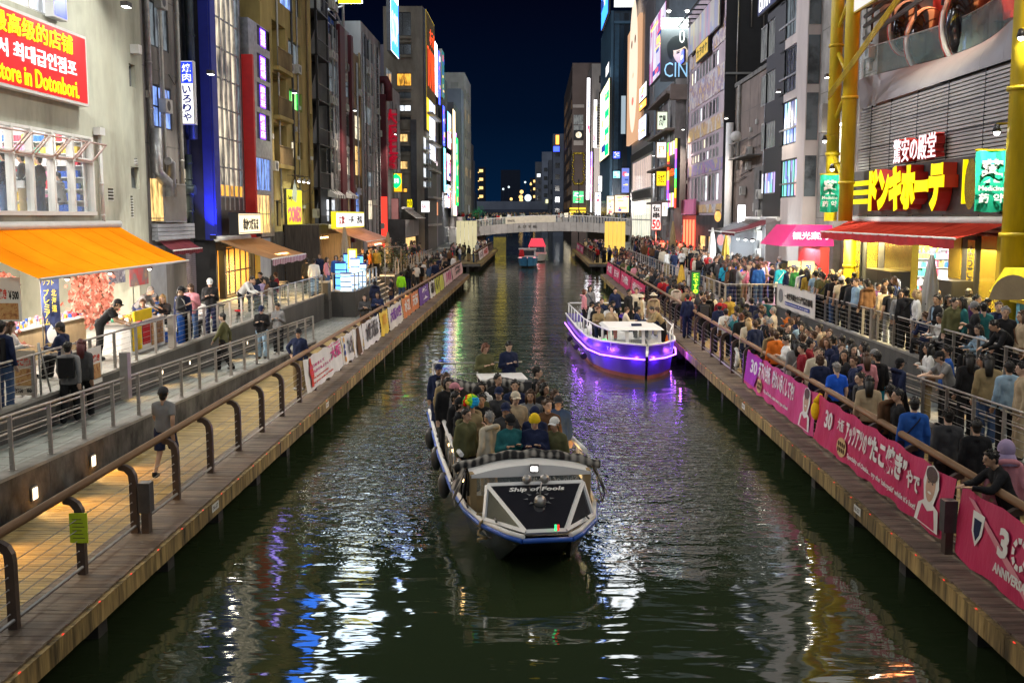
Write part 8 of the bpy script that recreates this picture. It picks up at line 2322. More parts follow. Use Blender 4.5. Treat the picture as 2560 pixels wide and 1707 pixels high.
def umbrella(label,x,y,z,h,m,group,base=True):
 t=thing('closed_umbrella',label,'umbrella',(x,y,z),0,group)
 MB().tube([(0,0,0),(0,0,h)],.025,6).build('pole',MATS['alu_frame'],t)
 MB().grid(lambda u,v:((.05+.17*math.sin(min(1,v*1.25)*PI*.62))*(1+.18*math.sin(u*2*PI*8))*math.cos(u*2*PI),(.05+.17*math.sin(min(1,v*1.25)*PI*.62))*(1+.18*math.sin(u*2*PI*8))*math.sin(u*2*PI),h-(h-.7)*v),48,10).build('folded_cloth',m,t)
 MB().tube([(0,0,h*.5),(0,0,h*.5+.05)],.19,12,cap=False).build('strap',CM['dark grey'],t)
 if base:MB().tube([(0,0,0),(0,0,.1)],.3,12).build('base',MATS['conc_dark'],t)
 return t
UG='folded parasols'
umbrella('beige folded parasol standing before the kiosk',-10.7,58.8,UP,3.4,CM['beige'],UG);umbrella('pale folded parasol farther along by the dark shrub',-10.4,74,UP,2.9,CM['beige'],UG)
umbrella('tall beige folded parasol in front of the red lit bar',11.0,84,UP,3.6,CM['khaki'],UG);umbrella('silvery folded parasol by the dark pub front',11.2,66.5,UP,3.3,CM['white'],UG);umbrella('small yellow folded parasol next to the silvery one',11.6,64.0,UP,2.9,CM['mustard'],UG)
umbrella('golden yellow folded parasol standing in the crowd behind the purple boat',7.9,56.5,DECK,2.6,CLOTH('gold_cloth',(.62,.40,.06)),UG)
umbrella('silver grey folded parasol with a yellow and blue foot on the right promenade',11.5,30.6,UP,2.9,CLOTH('silver_cloth',(.45,.45,.44)),UG);t=thing('umbrella_skirt','blue and yellow cloth wrapped at the foot of the silver parasol','cloth',(11.45,30.2,UP));MB().cone((0,0,.1),(0,0,.75),.3,.17,12).build('blue_cloth',CM['bright blue'],t);MB().tube([(0,0,.75),(0,0,1.0)],.18,12).build('yellow_cloth',CM['yellow'],t)
def foliage(label,x,y,z,rx_,ry,rz,n,m,name='shrub',trunk=.6):
 t=thing(name,label,'plant',(x,y,z));g=MB()
 cs=[V((random.uniform(-.6,.6)*rx_,random.uniform(-.6,.6)*ry,random.uniform(.2,.9)*rz))for _ in range(9)]
 for k in range(n):
  c=random.choice(cs);p=c+V((random.gauss(0,.22)*rx_,random.gauss(0,.22)*ry,random.gauss(0,.2)*rz));a=random.uniform(0,6.3);L_=random.uniform(.12,.28)
  d=V((math.cos(a),math.sin(a),random.uniform(-.6,.5)))*L_;s=V((-math.sin(a),math.cos(a),.3))*L_*.22
  g.poly([p,p+d*.5+s,p+d,p+d*.5-s])
 g.build('crown',m,t)['kind']='stuff';MB().tube([(0,0,0),(.1,0,trunk),(0,.1,rz*.7)],.08,6,r2=.04).build('trunk',CM['brown'],t)
M('leaf_dark',(.035,.05,.018),.6,var=.5,scale=2,bump=0);foliage('dark leafy shrub on the left terrace before the crowd',-9.9,73.5,UP,1.5,2.4,1.9,1600,MATS['leaf_dark'])
foliage('small green lit palm at the left end of the bridge parapet',-9.3,172,5.6,1.6,.8,1.8,500,CLOTH('palm_green',(.06,.42,.16)),'palm',1.0)
fl=thing('bunting','string of small coloured flags along the left terrace railing','bunting',(-9.35,70,3.4))
MB().tube([(0,k*1.5,-.25*math.sin(k*PI/2)**2)for k in range(14)],.008,4).build('string',MATS['black'],fl)
for k in range(44):
 y=k*.46;z=-.25*math.sin(y/3*PI)**2;MB().poly([(.01,y,z),(.01,y+.34,z),(.02,y+.17,z-.34)]).build('flag',CM[random.choice(['red','white','blue','yellow','orange','cyan'])],fl)
fp_=thing('post_frame','thin steel goal shaped frame holding the bunting on the left boardwalk','frame',(-8.9,62,DECK));MB().tube([(0,0,0),(0,0,3.4),(0,7.5,3.2),(0,7.5,0)],.03,6).build('frame',MATS['steel'],fp_)
lp=thing('screen_box','tall pale lantern box screen at the foot of the bridge steps','lantern',(-9.2,139,DECK));
for k in range(5):MB().box(-1.2+k*.55,-.7+k*.55,-.1,.1,.2,4.6).build('panel',E('screen_cream',(.75,.68,.4),.55),lp)
lp=thing('screen_box','glowing yellow lantern box in the crowd at the right end of the bridge','lantern',(9.2,122,DECK))
for k in range(5):MB().box(-1.1+k*.48,-.66+k*.48,-.1,.1,.2,4.6).build('panel',E('screen_yellow',(1,.66,.12),.8),lp)
t=thing('sign_pillar','slim dark pillar with a green lit vertical message in the right crowd','sign',(8.05,52.6,DECK));MB().box(-.24,.24,-.15,.15,0,2.5).build('pillar',MATS['dark_steel'],t);MB().box(-.2,.2,-.16,-.151,1.3,2.42).build('screen',E('screen_green',(.02,.30,.04),.5,False),t);column_letters(FE(-.165),'増です。',-.13,.13,1.35,2.38,0,E('lime_letter',(.6,1,.05),1.2,False),t,bold=.04,ext=.003)
smk=bld('brightly lit open grill stall with smoke and paper lanterns',name='food_stall');MB().box(13.4,16,62.5,70.2,UP,UP+.02).build('floor',MATS['conc'],smk)
MB().box(16,16.1,61.4,70.2,UP,6).box(13.4,16,61.3,61.4,UP,6).build('inner_wall',MATS['panel_grey'],smk);MB().box(13.2,13.8,62,69,UP,3.1).build('counter',MATS['steel'],smk)
g=MB()
for k in range(14):g.box(13.1,13.18,63,66,2.2+k*.06,2.23+k*.06)
g.build('counter_slats',MATS['dark_steel'],smk)
for i,y in enumerate((62.5,64.6,67.0)):shade_lamp('bright white lamp over the grill stall, %s'%('nearest','middle','farthest')[i],12.9,y,4.7,420,(.92,.98,1),.17,'lamps over the grill stall')
for(ya,yb,lb,m_)in((61.2,65.5,'dark maroon awning over the grill stall, near part','wine_cloth'),(65.7,70.3,'dark awning over the grill stall, far part','dark_wood')):awning(lb,14.1,11.6,ya,yb,5.9,5.15,MATS[m_],valance=.15)
for i,(y,c)in enumerate(((71.5,'red'),(69.0,'orange'),(72.8,'orange'))):
 t=thing('paper_lantern',('red paper lantern','orange paper lantern, near one','orange paper lantern, high one')[i]+' by the grill stall','lantern',(12.6,y,4.2+(i==2)*1.6));MB().ball((0,0,.3),.3,12,8,sc=(.75,.75,1.25)).build('shade',E('lant_'+c,(1,.12,.04)if c=='red' else(1,.5,.12),1.0),t);MB().tube([(0,0,.66),(0,0,.74)],.12,8).build('cap',MATS['black'],t)
sm=MB().ball((12.6,65.5,4.6),1.0,14,10,sc=(1.2,3.2,1.2)).build('smoke',MATS['black']);m=bpy.data.materials.new('smoke');m.use_nodes=True;m.node_tree.nodes.clear();o_=m.node_tree.nodes.new('ShaderNodeOutputMaterial');v_=m.node_tree.nodes.new('ShaderNodeVolumePrincipled');v_.inputs['Density'].default_value=.22;v_.inputs['Color'].default_value=(.8,.86,.95,1);m.node_tree.links.new(v_.outputs[0],o_.inputs['Volume']);sm.data.materials.clear();sm.data.materials.append(m);sm['kind']='stuff'
cn=bld('magenta canopied ticket stall with white lettering beside the yellow columns',name='ticket_stall');mg=E('magenta_lit',(.8,.02,.2),.26);MB().hexa([(11.2,48,4.75),(13.6,48,4.75),(13.6,52.5,4.75),(11.2,52.5,4.75),(12.0,48.4,5.7),(13.6,48.4,5.7),(13.6,52.5,5.7),(12.0,52.5,5.7)]).build('canopy',mg,cn);letters(FE(47.98),'観光案内',11.7,13.3,5.05,5.4,.06,MATS['white_letter'],cn,ext=.03);MB().box(13.0,13.4,48,52,UP,4.7).build('back_wall',MATS['red_paint'],cn);lamp('AREA',(12.2,50,4.6),130,(1,.5,.7),1.5,parent=cn)
for i in range(2):
 t,f_=poster('pale yellow notice stand with a blue arrow, %s of two'%('left' if i==0 else 'right'),FE(47.2),(11.35+i*.62,11.9+i*.62,2.9,4.1),0,CLOTH('paleyellow',(.62,.6,.25)),(('↗',.2,.8,.6,.9,TXM['b']),('観光',.2,.8,.12,.5,TXM['b'])));MB().box(-.02,.02,.0,.02,-.8,0).build('post',MATS['steel'],t)
ys=bld('yellow canopied snack stall with a pale blue side at the right edge',name='food_stall');MB().box(12.9,15.6,26.2,28.6,UP,2.2).build('floor',MATS['conc'],ys);MB().hexa([(12.2,26.0,4.1),(15.6,26.0,4.1),(15.6,28.3,4.1),(12.2,28.3,4.1),(12.5,26.4,4.75),(15.6,26.4,4.75),(15.6,28.1,4.75),(12.5,28.1,4.75)]).build('canopy',CLOTH('canopy_yellow',(.8,.62,.02)),ys);MB().box(13.0,15.6,28.2,28.4,UP,4.0).build('blue_panel',CLOTH('panel_blue',(.16,.45,.6)),ys);MB().box(12.7,15.5,26.3,26.9,UP,3.1).build('counter',MATS['panel_grey'],ys)
MB().poly([(12.0+.55*math.cos(k*PI/12)-.2,26.05,4.05+.62*math.sin(k*PI/12))for k in range(13)]).build('round_board',CM['beige'],ys)
lamp('AREA',(13.6,27.4,4.0),70,(1,.85,.6),1.2,parent=ys)
t=thing('life_ring_post','white life ring hung on a post of the right canal railing','life ring',(6.7,34.6,DECK+.55));MB().tube([(0,.28*math.cos(k*PI/8),.28*math.sin(k*PI/8))for k in range(17)],.06,8).build('ring',WH,t);MB().tube([(0,.28*math.cos(k*PI/8),.28*math.sin(k*PI/8))for k in(1,2,3)],.063,8).build('red_band',CM['red'],t)
for i,(x,y)in enumerate(((11.9,24.5),(12.2,27.8),(11.7,34.5),(12.0,38.5),(9.6,52),(9.5,58))):table('small dark cafe table among the right bank crowd, %s'%('nearest','second','third','fourth','fifth, on the terrace','sixth, far on the terrace')[i],x,y,UP,group='cafe tables on the right bank')
for i,(sg,y,z,pw,c)in enumerate(((-1,17,13,420,(1,.93,.72)),(-1,25,14.2,560,(.97,1,.9)),(-1,35.5,13,640,(1,1,.92)),(-1,44.5,12,600,(1,.93,.8)),(-1,60,13,650,(1,.85,.65)),(-1,80,14,900,(1,.85,.7)),(-1,103,14,1100,(1,.88,.75)),(1,16,13,520,(1,.88,.68)),(1,26,13.5,540,(1,.88,.68)),(1,38,14.2,640,(1,.9,.72)),(1,50,12.5,560,(1,.9,.7)),(1,60,13,620,(1,.9,.75)),(1,76,13,900,(1,.85,.75)),(1,98,14,1200,(1,.82,.72)),(1,122,13,1400,(1,.9,.8)),(-1,130,13,1300,(1,.9,.8)))):  # made-up lamps on the fronts, added to light decks and promenades
 t=thing('flood_lamp','small floodlight high on the %s bank fronts, %s from the viewer'%('left' if sg<0 else 'right',('first','second','third','fourth','fifth','sixth','seventh','first','second','third','fourth','fifth','sixth','seventh','eighth','eighth')[i]),'lamp',(13.6*sg,y,z),0,'floodlights on the building fronts')
 MB().box(-.12,.12,-.2,.2,0,.16).build('housing',MATS['dark_steel'],t);MB().box(-.1,.1,-.17,.17,-.012,-.004).build('lens',MATS['lamp_white'],t)
 lamp('SPOT',(-.05*sg,0,-.08),pw,c,.12,(0,R(22*sg),0),R(140),t,.7)
for i,(sg,y,z,pw,c)in enumerate(((1,40,23,4200,(1,1,.92)),(1,62,23,7500,(1,.98,.9)),(1,90,24,11000,(1,.98,1)),(-1,40,24,3000,(.97,.97,1)),(-1,58,26,4600,(.97,.95,1)),(-1,88,25,8000,(.95,.93,1)),(-1,128,22,9500,(.93,.95,1)))):  # fill lamps added on the roofs to lift the opposite facades
 t=thing('added_flood','rooftop floodlight on the %s bank aimed across the canal, %s'%('left' if sg<0 else 'right',('nearest','middle','farther','nearest','middle','farther','farthest')[i]),'lamp',(15.2*sg,y,z),0,'rooftop floodlights')
 MB().box(-.2,.2,-.3,.3,0,.3).build('housing',MATS['dark_steel'],t)
 lamp('SPOT',(-.3*sg,0,.1),pw,c,.25,(0,R(70*sg),0),R(130),t,.8)
for k,x in enumerate((-12.5,13.0)):  # extra pair of lamps, put in to brighten the footbridge
 t=thing('added_flood','floodlight on the %s bank aimed at the footbridge'%('left','right')[k],'lamp',(x,148,9),0,'rooftop floodlights')
 MB().box(-.2,.2,-.3,.3,0,.3).build('housing',MATS['dark_steel'],t)
 lamp('SPOT',(0,.4,.1),2200,(1,.95,.9),.2,(R(72),0,R(18 if x>0 else-18)),R(100),t,.8)
 # THE PEOPLE IN THE PHOTOGRAPH
def lim(v,a,b):return max(a,min(b,v))
def put(px,py,lev,rot,pose,hair,hc,top,tc,bot,bc,label,**k):
 """Stand someone where the head at this pixel says: lev D boardwalk, R ramp, U promenade (negative side by px)."""
 s=-1 if px<1337 else 1
 sit=1.2 if pose in('sit','sit2')else(1.52 if pose in('bend','lean')else 1.72)
 y=30.0
 for _ in range(5):
  zf=DECK if lev=='D' else UP if lev=='U' else(rampL(y)if s<0 else rampR(y))
  x,y=onZ(px,py,zf+sit)
 wide=y>54 if s<0 else y>46.6
 a,b={'D':(7.05,(8.8 if y<42 and s<0 or y<34 else 10.4 if not wide else 8.2 if s>0 else 9.1)),'R':(9.45,10.5),'U':((8.7 if s>0 else 9.7)if wide else 11.0,13.7)}[lev]
 if pose=='lean':b=a+.15 if lev!='D' else a+.1
 X=s*lim(abs(x),a,b)
 if abs(X-x)>.02:y=onX(px,py,X)[0]
 zf=DECK if lev=='D' else UP if lev=='U' else(rampL(y)if s<0 else rampR(y))
 OCC.append((X,y))
 return person(X,y,zf,rot+random.uniform(-.25,.25),pose,hair,hc,top,tc,bot,bc,label,**k)
OCC=[]
A,C_,Lf,Rt=AWAY,CAMW,LEFT,RIGHT
LP='people along the left bank';RP='people crowding the right bank'
HN={'hair':'%s short hair','long_hair':'long %s hair','bob_hair':'%s bobbed hair','hair_bun':'%s hair in a bun','cap':'a %s cap','beanie':'a %s beanie','bucket_hat':'a %s bucket hat','head_scarf':'a %s head scarf'}
TN={'jacket':'jacket','t_shirt':'t-shirt'}
ZN={('D',-1):'on the left boardwalk',('R',-1):'on the left ramp',('U',-1):'on the left promenade',('D',1):'behind the right canal rail',('R',1):'on the right ramp',('U',1):'on the right promenade'}
PN={'stand':'standing','phone':'looking at a phone','walk':'walking','lean':'leaning forward','sit':'sitting','sit2':'sitting','bend':'bending','raise':'with a hand raised','cross':'with arms folded','akimbo':'with a hand on the hip','look':'looking aside'}
def auto(hair,hc,top,tc,bot,bc,pose,zone,extra=''):
 f='%s %s, %s'%(tc,TN[top],HN[hair]%hc)
 f2='%s top, %s'%(tc,HN[hair]%hc)
 z2=zone.split(' between')[0].split(' past')[0].split(' by the')[0].split(' along')[0]
 cs=[c for z in(zone,z2)for c in('person in %s, %s'%(f,z),'person in %s, %s %s'%(f2,PN[pose],z),'%s person in %s %s, %s'%(PN[pose],f2,z,bc+' '+bot),'person in %s, %s trousers, %s'%(f,bc,z),'person in %s, %s trousers, %s'%(f2,bc,PN[pose]),'%s person, %s jacket, %s trousers, %s'%(PN[pose],tc,bc,z))]
 for c in cs:
  if c not in USED and len(c.split())<=16:return c
 return cs[-1]
S_=lambda t:[q.split(',',11)for q in t.strip().split('\n')]
FACE={'a':A,'c':C_,'l':Lf,'r':Rt}
HAIRS={'s':'hair','l':'long_hair','b':'bob_hair','u':'hair_bun','c':'cap','n':'beanie','k':'bucket_hat','h':'head_scarf'}
POSEK={'s':'stand','p':'phone','w':'walk','L':'lean','q':'sit','Q':'sit2','b':'bend','r':'raise','x':'cross','k':'akimbo','o':'look'}
ROWS=S_('''408,980,D,a,w,c,dark grey,t,grey,h,navy,man in grey shirt and navy shorts walking away on the left boardwalk
746,833,D,c,k,c,black,j,navy,t,khaki,man in navy hoodie and khaki trousers looking up beside the white banner
557,792,R,l,w,s,black,j,olive,t,black,person in olive parka walking left on the left ramp
653,775,R,c,p,c,navy,j,black,t,pale blue,person in black jacket and navy cap looking at a phone
694,770,R,c,p,s,black,j,grey,t,black,person in grey jacket looking at a phone on the left ramp
168,849,R,a,w,s,black,j,grey,t,black,man in grey top with a black backpack walking up the ramp
202,850,R,a,w,l,red,j,dark grey,t,black,woman with long dark red hair walking beside the backpacker
4,838,U,a,s,s,black,j,navy,t,denim,person in dark top at the left edge by the pavement sign
247,765,U,r,b,c,black,t,black,t,black,cook in black t-shirt bent over the stall table
289,772,U,l,Q,s,brown,j,white,t,navy,seated man in white shirt behind the stall table
342,732,U,r,b,s,grey,j,grey,t,navy,grey haired man in grey jacket bending over a table
360,762,U,c,q,s,brown,j,navy,t,black,seated man in dark top beneath the bending grey haired man
395,749,U,l,q,c,dark grey,j,blue,t,denim,seated person in blue denim with a dark cap
411,752,U,c,q,l,blond,j,black,t,black,blond woman in black leather jacket seated by the railing
451,742,U,r,p,c,black,j,dark grey,t,blue,person in dark top and bright blue trousers by the railing
455,729,U,c,s,s,black,j,navy,t,black,man in navy half hidden behind the bright blue trousers
478,752,U,c,p,l,brown,j,pink,t,denim,long haired woman in pink top with both hands raised
497,754,U,c,q,l,black,j,white,t,black,long haired woman in white sitting behind the pink top
525,719,U,c,p,c,white,j,black,t,navy,man in white cap and black jacket, hands held together
160,826,U,l,q,c,dark grey,j,navy,t,black,man in dark top and cap sitting behind the walking couple
18,826,U,r,q,l,brown,j,white,t,white,long haired person in white seated at the left edge
601,699,U,r,b,s,black,j,white,t,black,waiter in white shirt bent over a cafe table
623,703,U,r,q,s,black,j,white,t,black,seated diner in white next to the bent waiter
636,706,U,c,q,b,black,j,navy,t,black,seated diner in navy with bobbed hair under the tan awning
650,692,U,c,Q,s,black,j,black,t,black,diner in black at the back of the cafe tables
657,706,U,a,q,s,black,j,lilac,t,black,diner in pale lilac seen from behind at the cafe
671,706,U,l,q,l,black,j,brown,t,black,seated diner in brown with long black hair at the cafe
680,697,U,a,q,b,black,j,black,t,black,diner in black seen from behind at the cafe end
690,692,U,l,Q,s,brown,j,dark red,t,black,diner in dark red at the far cafe table
767,652,U,a,k,s,black,j,black,t,black,person in black with a hand on the hip by the stone pillar
785,657,U,a,s,s,black,j,white,t,denim,person in white top and jeans by the stone pillar
799,639,U,c,s,s,brown,j,navy,t,black,
817,664,U,r,s,l,black,j,pink,t,denim,long haired woman in pink top by the glowing tanks
840,652,U,c,s,b,black,j,blue,t,black,
854,645,U,c,s,s,black,j,navy,t,black,
880,645,U,l,s,l,brown,j,cyan,t,black,
907,629,U,c,o,s,brown,j,black,t,black,
925,629,U,l,r,l,blond,j,orange,t,black,
941,629,U,c,s,s,black,j,mustard,t,black,
918,643,U,r,q,s,black,j,navy,t,black,
932,641,U,r,q,b,black,j,black,t,black,
937,707,D,a,s,c,black,j,navy,t,black,tall man in navy seen from behind below the blue tanks
911,743,D,c,x,l,black,j,dark grey,t,brown,long haired woman in dark jacket on the boardwalk below the steps
944,744,D,c,x,l,black,j,navy,t,navy,long haired woman in navy top with folded arms by the left rail
979,698,D,l,p,s,black,t,black,t,navy,person in black t-shirt by the rail and the orange banners
1003,685,D,a,s,s,black,j,lime,t,denim,person in bright lime vest on the left boardwalk
1033,678,D,r,s,s,black,j,black,t,black,
1051,662,D,a,w,s,black,j,black,t,brown,
1930,848,D,a,s,s,brown,j,khaki,t,khaki,stocky man in khaki jacket seen from behind at the right rail
1941,843,D,a,s,s,brown,j,orange,t,black,person in burnt orange top beside the khaki jacket
1966,857,D,l,p,s,black,j,white,t,denim,young man in white top looking left behind the violet banner end
1990,881,D,a,s,l,black,j,grey,t,black,long haired woman in pale grey top near the violet banner
2006,876,D,l,s,s,black,j,dark red,t,black,young man in dark red hoodie behind the first big banner
2042,885,D,c,s,s,brown,j,cream,t,black,person in cream hoodie facing the viewer in the right crowd
2082,851,D,a,s,s,black,j,navy,t,black,man in navy shirt seen from behind in the right crowd
2050,921,D,a,s,b,brown,j,navy,t,black,brown haired woman in navy dress seen from behind at the rail
2092,921,D,a,s,s,grey,t,bright blue,t,black,grey haired man in a bright blue t-shirt seen from behind
2135,903,D,l,o,s,brown,j,navy,t,black,woman in navy sweater looking left in the right crowd
2165,900,D,a,s,l,brown,j,pink,t,black,woman in pale pink with long brown hair at the rail
2194,896,D,a,s,s,black,j,black,t,cyan,person in black jacket and bright cyan trousers
2151,948,D,l,s,s,black,j,dark grey,t,black,young man in charcoal jacket looking left at the rail
2172,975,D,a,s,l,black,j,beige,t,black,woman in beige jacket with long black hair at the rail
2227,990,D,a,s,s,black,j,brown,t,black,person in dark brown jacket left of the black t-shirt
2246,991,D,l,s,s,black,t,black,t,black,man in black t-shirt looking left over the crimson banner
2286,1013,D,a,s,s,black,j,blue,t,navy,person in deep blue jacket at the rail by the big brush letters
2371,1044,D,a,s,s,black,j,dark grey,t,black,young man in charcoal sweater seen from behind at the rail
2441,1064,D,a,s,s,black,j,black,t,beige,person in black jacket seen from behind near the last banner
2513,1154,D,a,s,h,lilac,j,pink,t,beige,person in lilac head scarf and pink top near the right edge
2524,1212,D,l,L,s,black,j,black,t,black,person in black leaning on the rail at the right edge
2320,903,R,l,x,l,black,j,white,t,khaki,long haired woman in white top and khaki trousers on the right ramp
2380,917,R,l,L,c,black,t,grey,t,black,man in black cap and grey t-shirt leaning on the ramp rail
2367,887,R,l,s,s,black,j,blue,t,black,man in blue jacket facing left behind the leaning cap wearer
2420,926,R,a,s,l,black,j,black,t,black,long haired person in black on the right ramp
2457,926,R,l,s,s,black,j,grey,t,denim,man in grey shirt bending his head on the right ramp
2470,946,R,a,s,l,black,j,khaki,t,denim,woman in khaki jacket with long black hair on the right ramp
2522,938,R,a,s,s,black,j,pale blue,t,black,man in pale blue jacket seen from behind on the right ramp
2555,950,R,l,s,u,black,j,beige,t,beige,person in beige with pinned hair at the right edge
2054,694,U,a,s,s,black,t,olive,t,black,
2089,707,U,a,s,s,black,t,black,t,denim,
2103,715,U,a,s,c,white,t,cream,t,black,man in white cap and cream t-shirt before the store
2120,722,U,a,s,s,black,j,black,t,black,
2132,732,U,a,s,s,black,j,dark grey,t,black,
2141,714,U,l,s,s,brown,j,pale blue,t,black,
2152,703,U,l,s,s,black,t,grey,t,black,
2168,731,U,a,s,s,black,j,brown,t,black,man in brown jacket seen from behind before the store
2196,714,U,c,s,s,black,j,purple,t,black,
2210,723,U,a,s,b,brown,j,beige,t,black,
2227,729,U,a,s,s,black,t,black,t,grey,
2251,750,U,c,s,l,black,j,grey,t,black,
2265,757,U,a,s,s,black,j,black,t,black,
2290,769,U,l,s,l,blond,j,white,t,brown,blond woman in white by the silver parasol
2309,731,U,c,x,s,brown,j,dark grey,t,grey,tall man in charcoal shirt with folded arms by the store
2318,812,U,a,q,s,brown,j,navy,t,black,man in navy sitting with his back to the railing
2341,770,U,l,o,s,black,j,black,t,black,
2348,749,U,c,s,u,black,j,grey,t,black,
2371,749,U,c,s,b,black,j,black,t,black,
2386,775,U,c,o,s,black,j,olive,t,black,man in olive sweater looking aside by the right railing
2406,760,U,l,s,l,black,j,teal,t,black,
2438,781,U,l,p,n,grey,j,black,t,black,person in grey beanie with hands raised before the gold panels
2443,750,U,c,o,s,black,j,purple,t,black,
2459,770,U,a,s,s,black,t,teal,t,black,
2456,802,U,c,q,l,brown,j,beige,t,denim,long haired woman in beige jacket seated by the right railing
2455,826,U,l,q,l,black,j,pale blue,t,black,long haired woman in pale blue top seated by the right railing
2492,836,U,a,q,s,black,j,black,t,black,person in black seated with back to the right railing
2512,801,U,c,s,s,grey,j,black,t,black,grey haired man in black jacket at the right edge
2537,848,U,l,b,s,black,j,black,t,black,man in black bending down by the right railing
2556,812,U,l,s,l,brown,j,beige,t,black,
2380,831,U,a,q,s,black,j,dark grey,t,black,
2357,828,U,l,q,l,black,j,white,t,black,
2106,828,D,a,s,s,black,t,pale blue,t,black,
2127,831,D,a,s,s,black,t,white,t,black,
2162,824,D,l,s,l,black,j,pink,t,grey,woman in pink cardigan against the dark block wall
2072,831,D,c,s,s,brown,j,brown,t,black,
2049,823,D,l,r,s,black,j,beige,t,black,
2104,876,D,c,s,s,brown,j,navy,t,black,
2132,879,D,c,s,l,black,j,black,t,black,
1799,770,D,a,s,c,red,j,navy,t,black,man in navy jacket and a red cap seen from behind
1823,748,D,c,s,s,black,j,mustard,t,black,person in mustard top in the middle of the right crowd
1856,750,D,a,s,l,black,j,olive,t,white,
1770,746,D,a,s,s,brown,j,black,t,black,
1803,750,D,c,s,s,black,j,dark red,t,black,
1879,757,D,a,s,s,black,j,navy,t,black,
1900,765,D,a,s,l,black,j,dark grey,t,black,
1915,754,D,a,s,s,black,j,teal,t,denim,tall man in dark teal sweater and jeans seen from behind
1842,779,D,a,s,s,black,t,pale blue,t,black,
1864,782,D,a,s,b,black,j,black,t,denim,
1814,802,D,a,s,s,black,j,white,t,black,
1853,816,D,a,s,u,auburn,j,black,t,black,auburn haired woman in black seen from behind at the rail
1872,812,D,a,s,l,blond,j,cream,t,black,
1888,814,D,a,s,s,brown,j,navy,t,black,
1971,785,D,l,Q,s,black,j,orange,t,brown,man in orange jacket sitting below the white banner
1994,792,D,c,q,s,black,j,navy,t,black,
1991,806,D,l,q,l,brown,j,navy,t,navy,
2010,815,D,l,q,s,black,j,white,t,black,
2022,829,D,l,s,s,black,j,navy,t,black,
1818,687,U,c,s,s,black,j,black,t,black,
1833,693,U,a,s,l,black,j,pink,t,black,
1884,693,U,l,s,l,black,j,lilac,t,white,long haired woman in lilac cardigan at the right terrace corner
1914,680,U,l,s,s,brown,j,khaki,t,black,
1930,688,U,l,p,c,black,t,black,t,black,
1951,695,U,a,s,s,black,j,cyan,t,black,person in bright cyan jacket by the white lettered banner
1974,712,U,c,s,s,black,j,navy,t,black,
1992,676,U,a,s,s,grey,j,green,t,black,grey haired man in green jacket beside the magenta stall
2017,682,U,a,s,b,brown,j,navy,t,black,
2040,692,U,a,s,s,black,t,pale blue,t,black,person in pale blue t-shirt by the yellow notices
2058,694,U,a,s,s,black,t,olive,t,black,
2035,717,U,l,s,s,black,t,black,t,black,
2003,718,U,a,s,b,black,j,white,t,black,
2020,711,U,a,s,l,black,j,mustard,t,black,
2081,724,U,a,s,s,black,j,black,t,black,
1844,660,U,a,s,s,brown,j,bright blue,t,black,person in big bright blue coat before the smoky stall
1813,660,U,a,s,l,brown,j,cyan,t,black,
1790,650,U,c,s,s,brown,j,grey,t,black,
1828,660,U,a,s,l,brown,j,mustard,t,black,
1890,658,U,a,s,s,brown,j,navy,t,black,
1897,668,U,a,s,s,brown,j,blue,t,denim,
1907,662,U,l,s,s,brown,j,pale blue,t,black,
1655,722,D,a,s,s,brown,t,red,t,black,person in bright red t-shirt by the rail behind the purple boat
1710,708,D,c,s,s,black,j,black,t,black,
1760,752,D,a,s,s,brown,j,black,t,black,
1690,737,D,a,s,s,black,j,cream,t,black,
1576,670,D,a,s,l,black,j,green,t,black,person in vivid green jacket behind the farther crimson banners''')
for i,(px,py,lev,fc,po,ha,hc,tp,tc_,bt2,bc,lb)in enumerate(ROWS):
 px=int(px);py=int(py);hair=HAIRS[ha];top='jacket' if tp=='j' else 't_shirt';bot={'t':'trousers','h':'shorts'}[bt2];pose=POSEK[po]
 side=-1 if px<1337 else 1
 nm=lb or auto(hair,hc,top,tc_,bot,bc,pose,ZN[(lev,side)])
 put(px,py,lev,FACE[fc],pose,hair,hc,top,tc_,bot,bc,nm,group=LP if side<0 else RP,bag='black' if 'backpack ' in nm else None)
def aboard(fn,rows,zd,grp,where):
 for s,l,dz,fc,po,ha,hc,tp,tc_,bc,lb in rows:
  p=fn(s,l,zd+dz);hair=HAIRS.get(ha,'wig');top='jacket' if tp=='j' else 't_shirt'
  person(p.x,p.y,p.z,fc+random.uniform(-.15,.15),POSEK[po],hair,hc,top,tc_,'trousers',bc,lb+' '+where,group=grp)
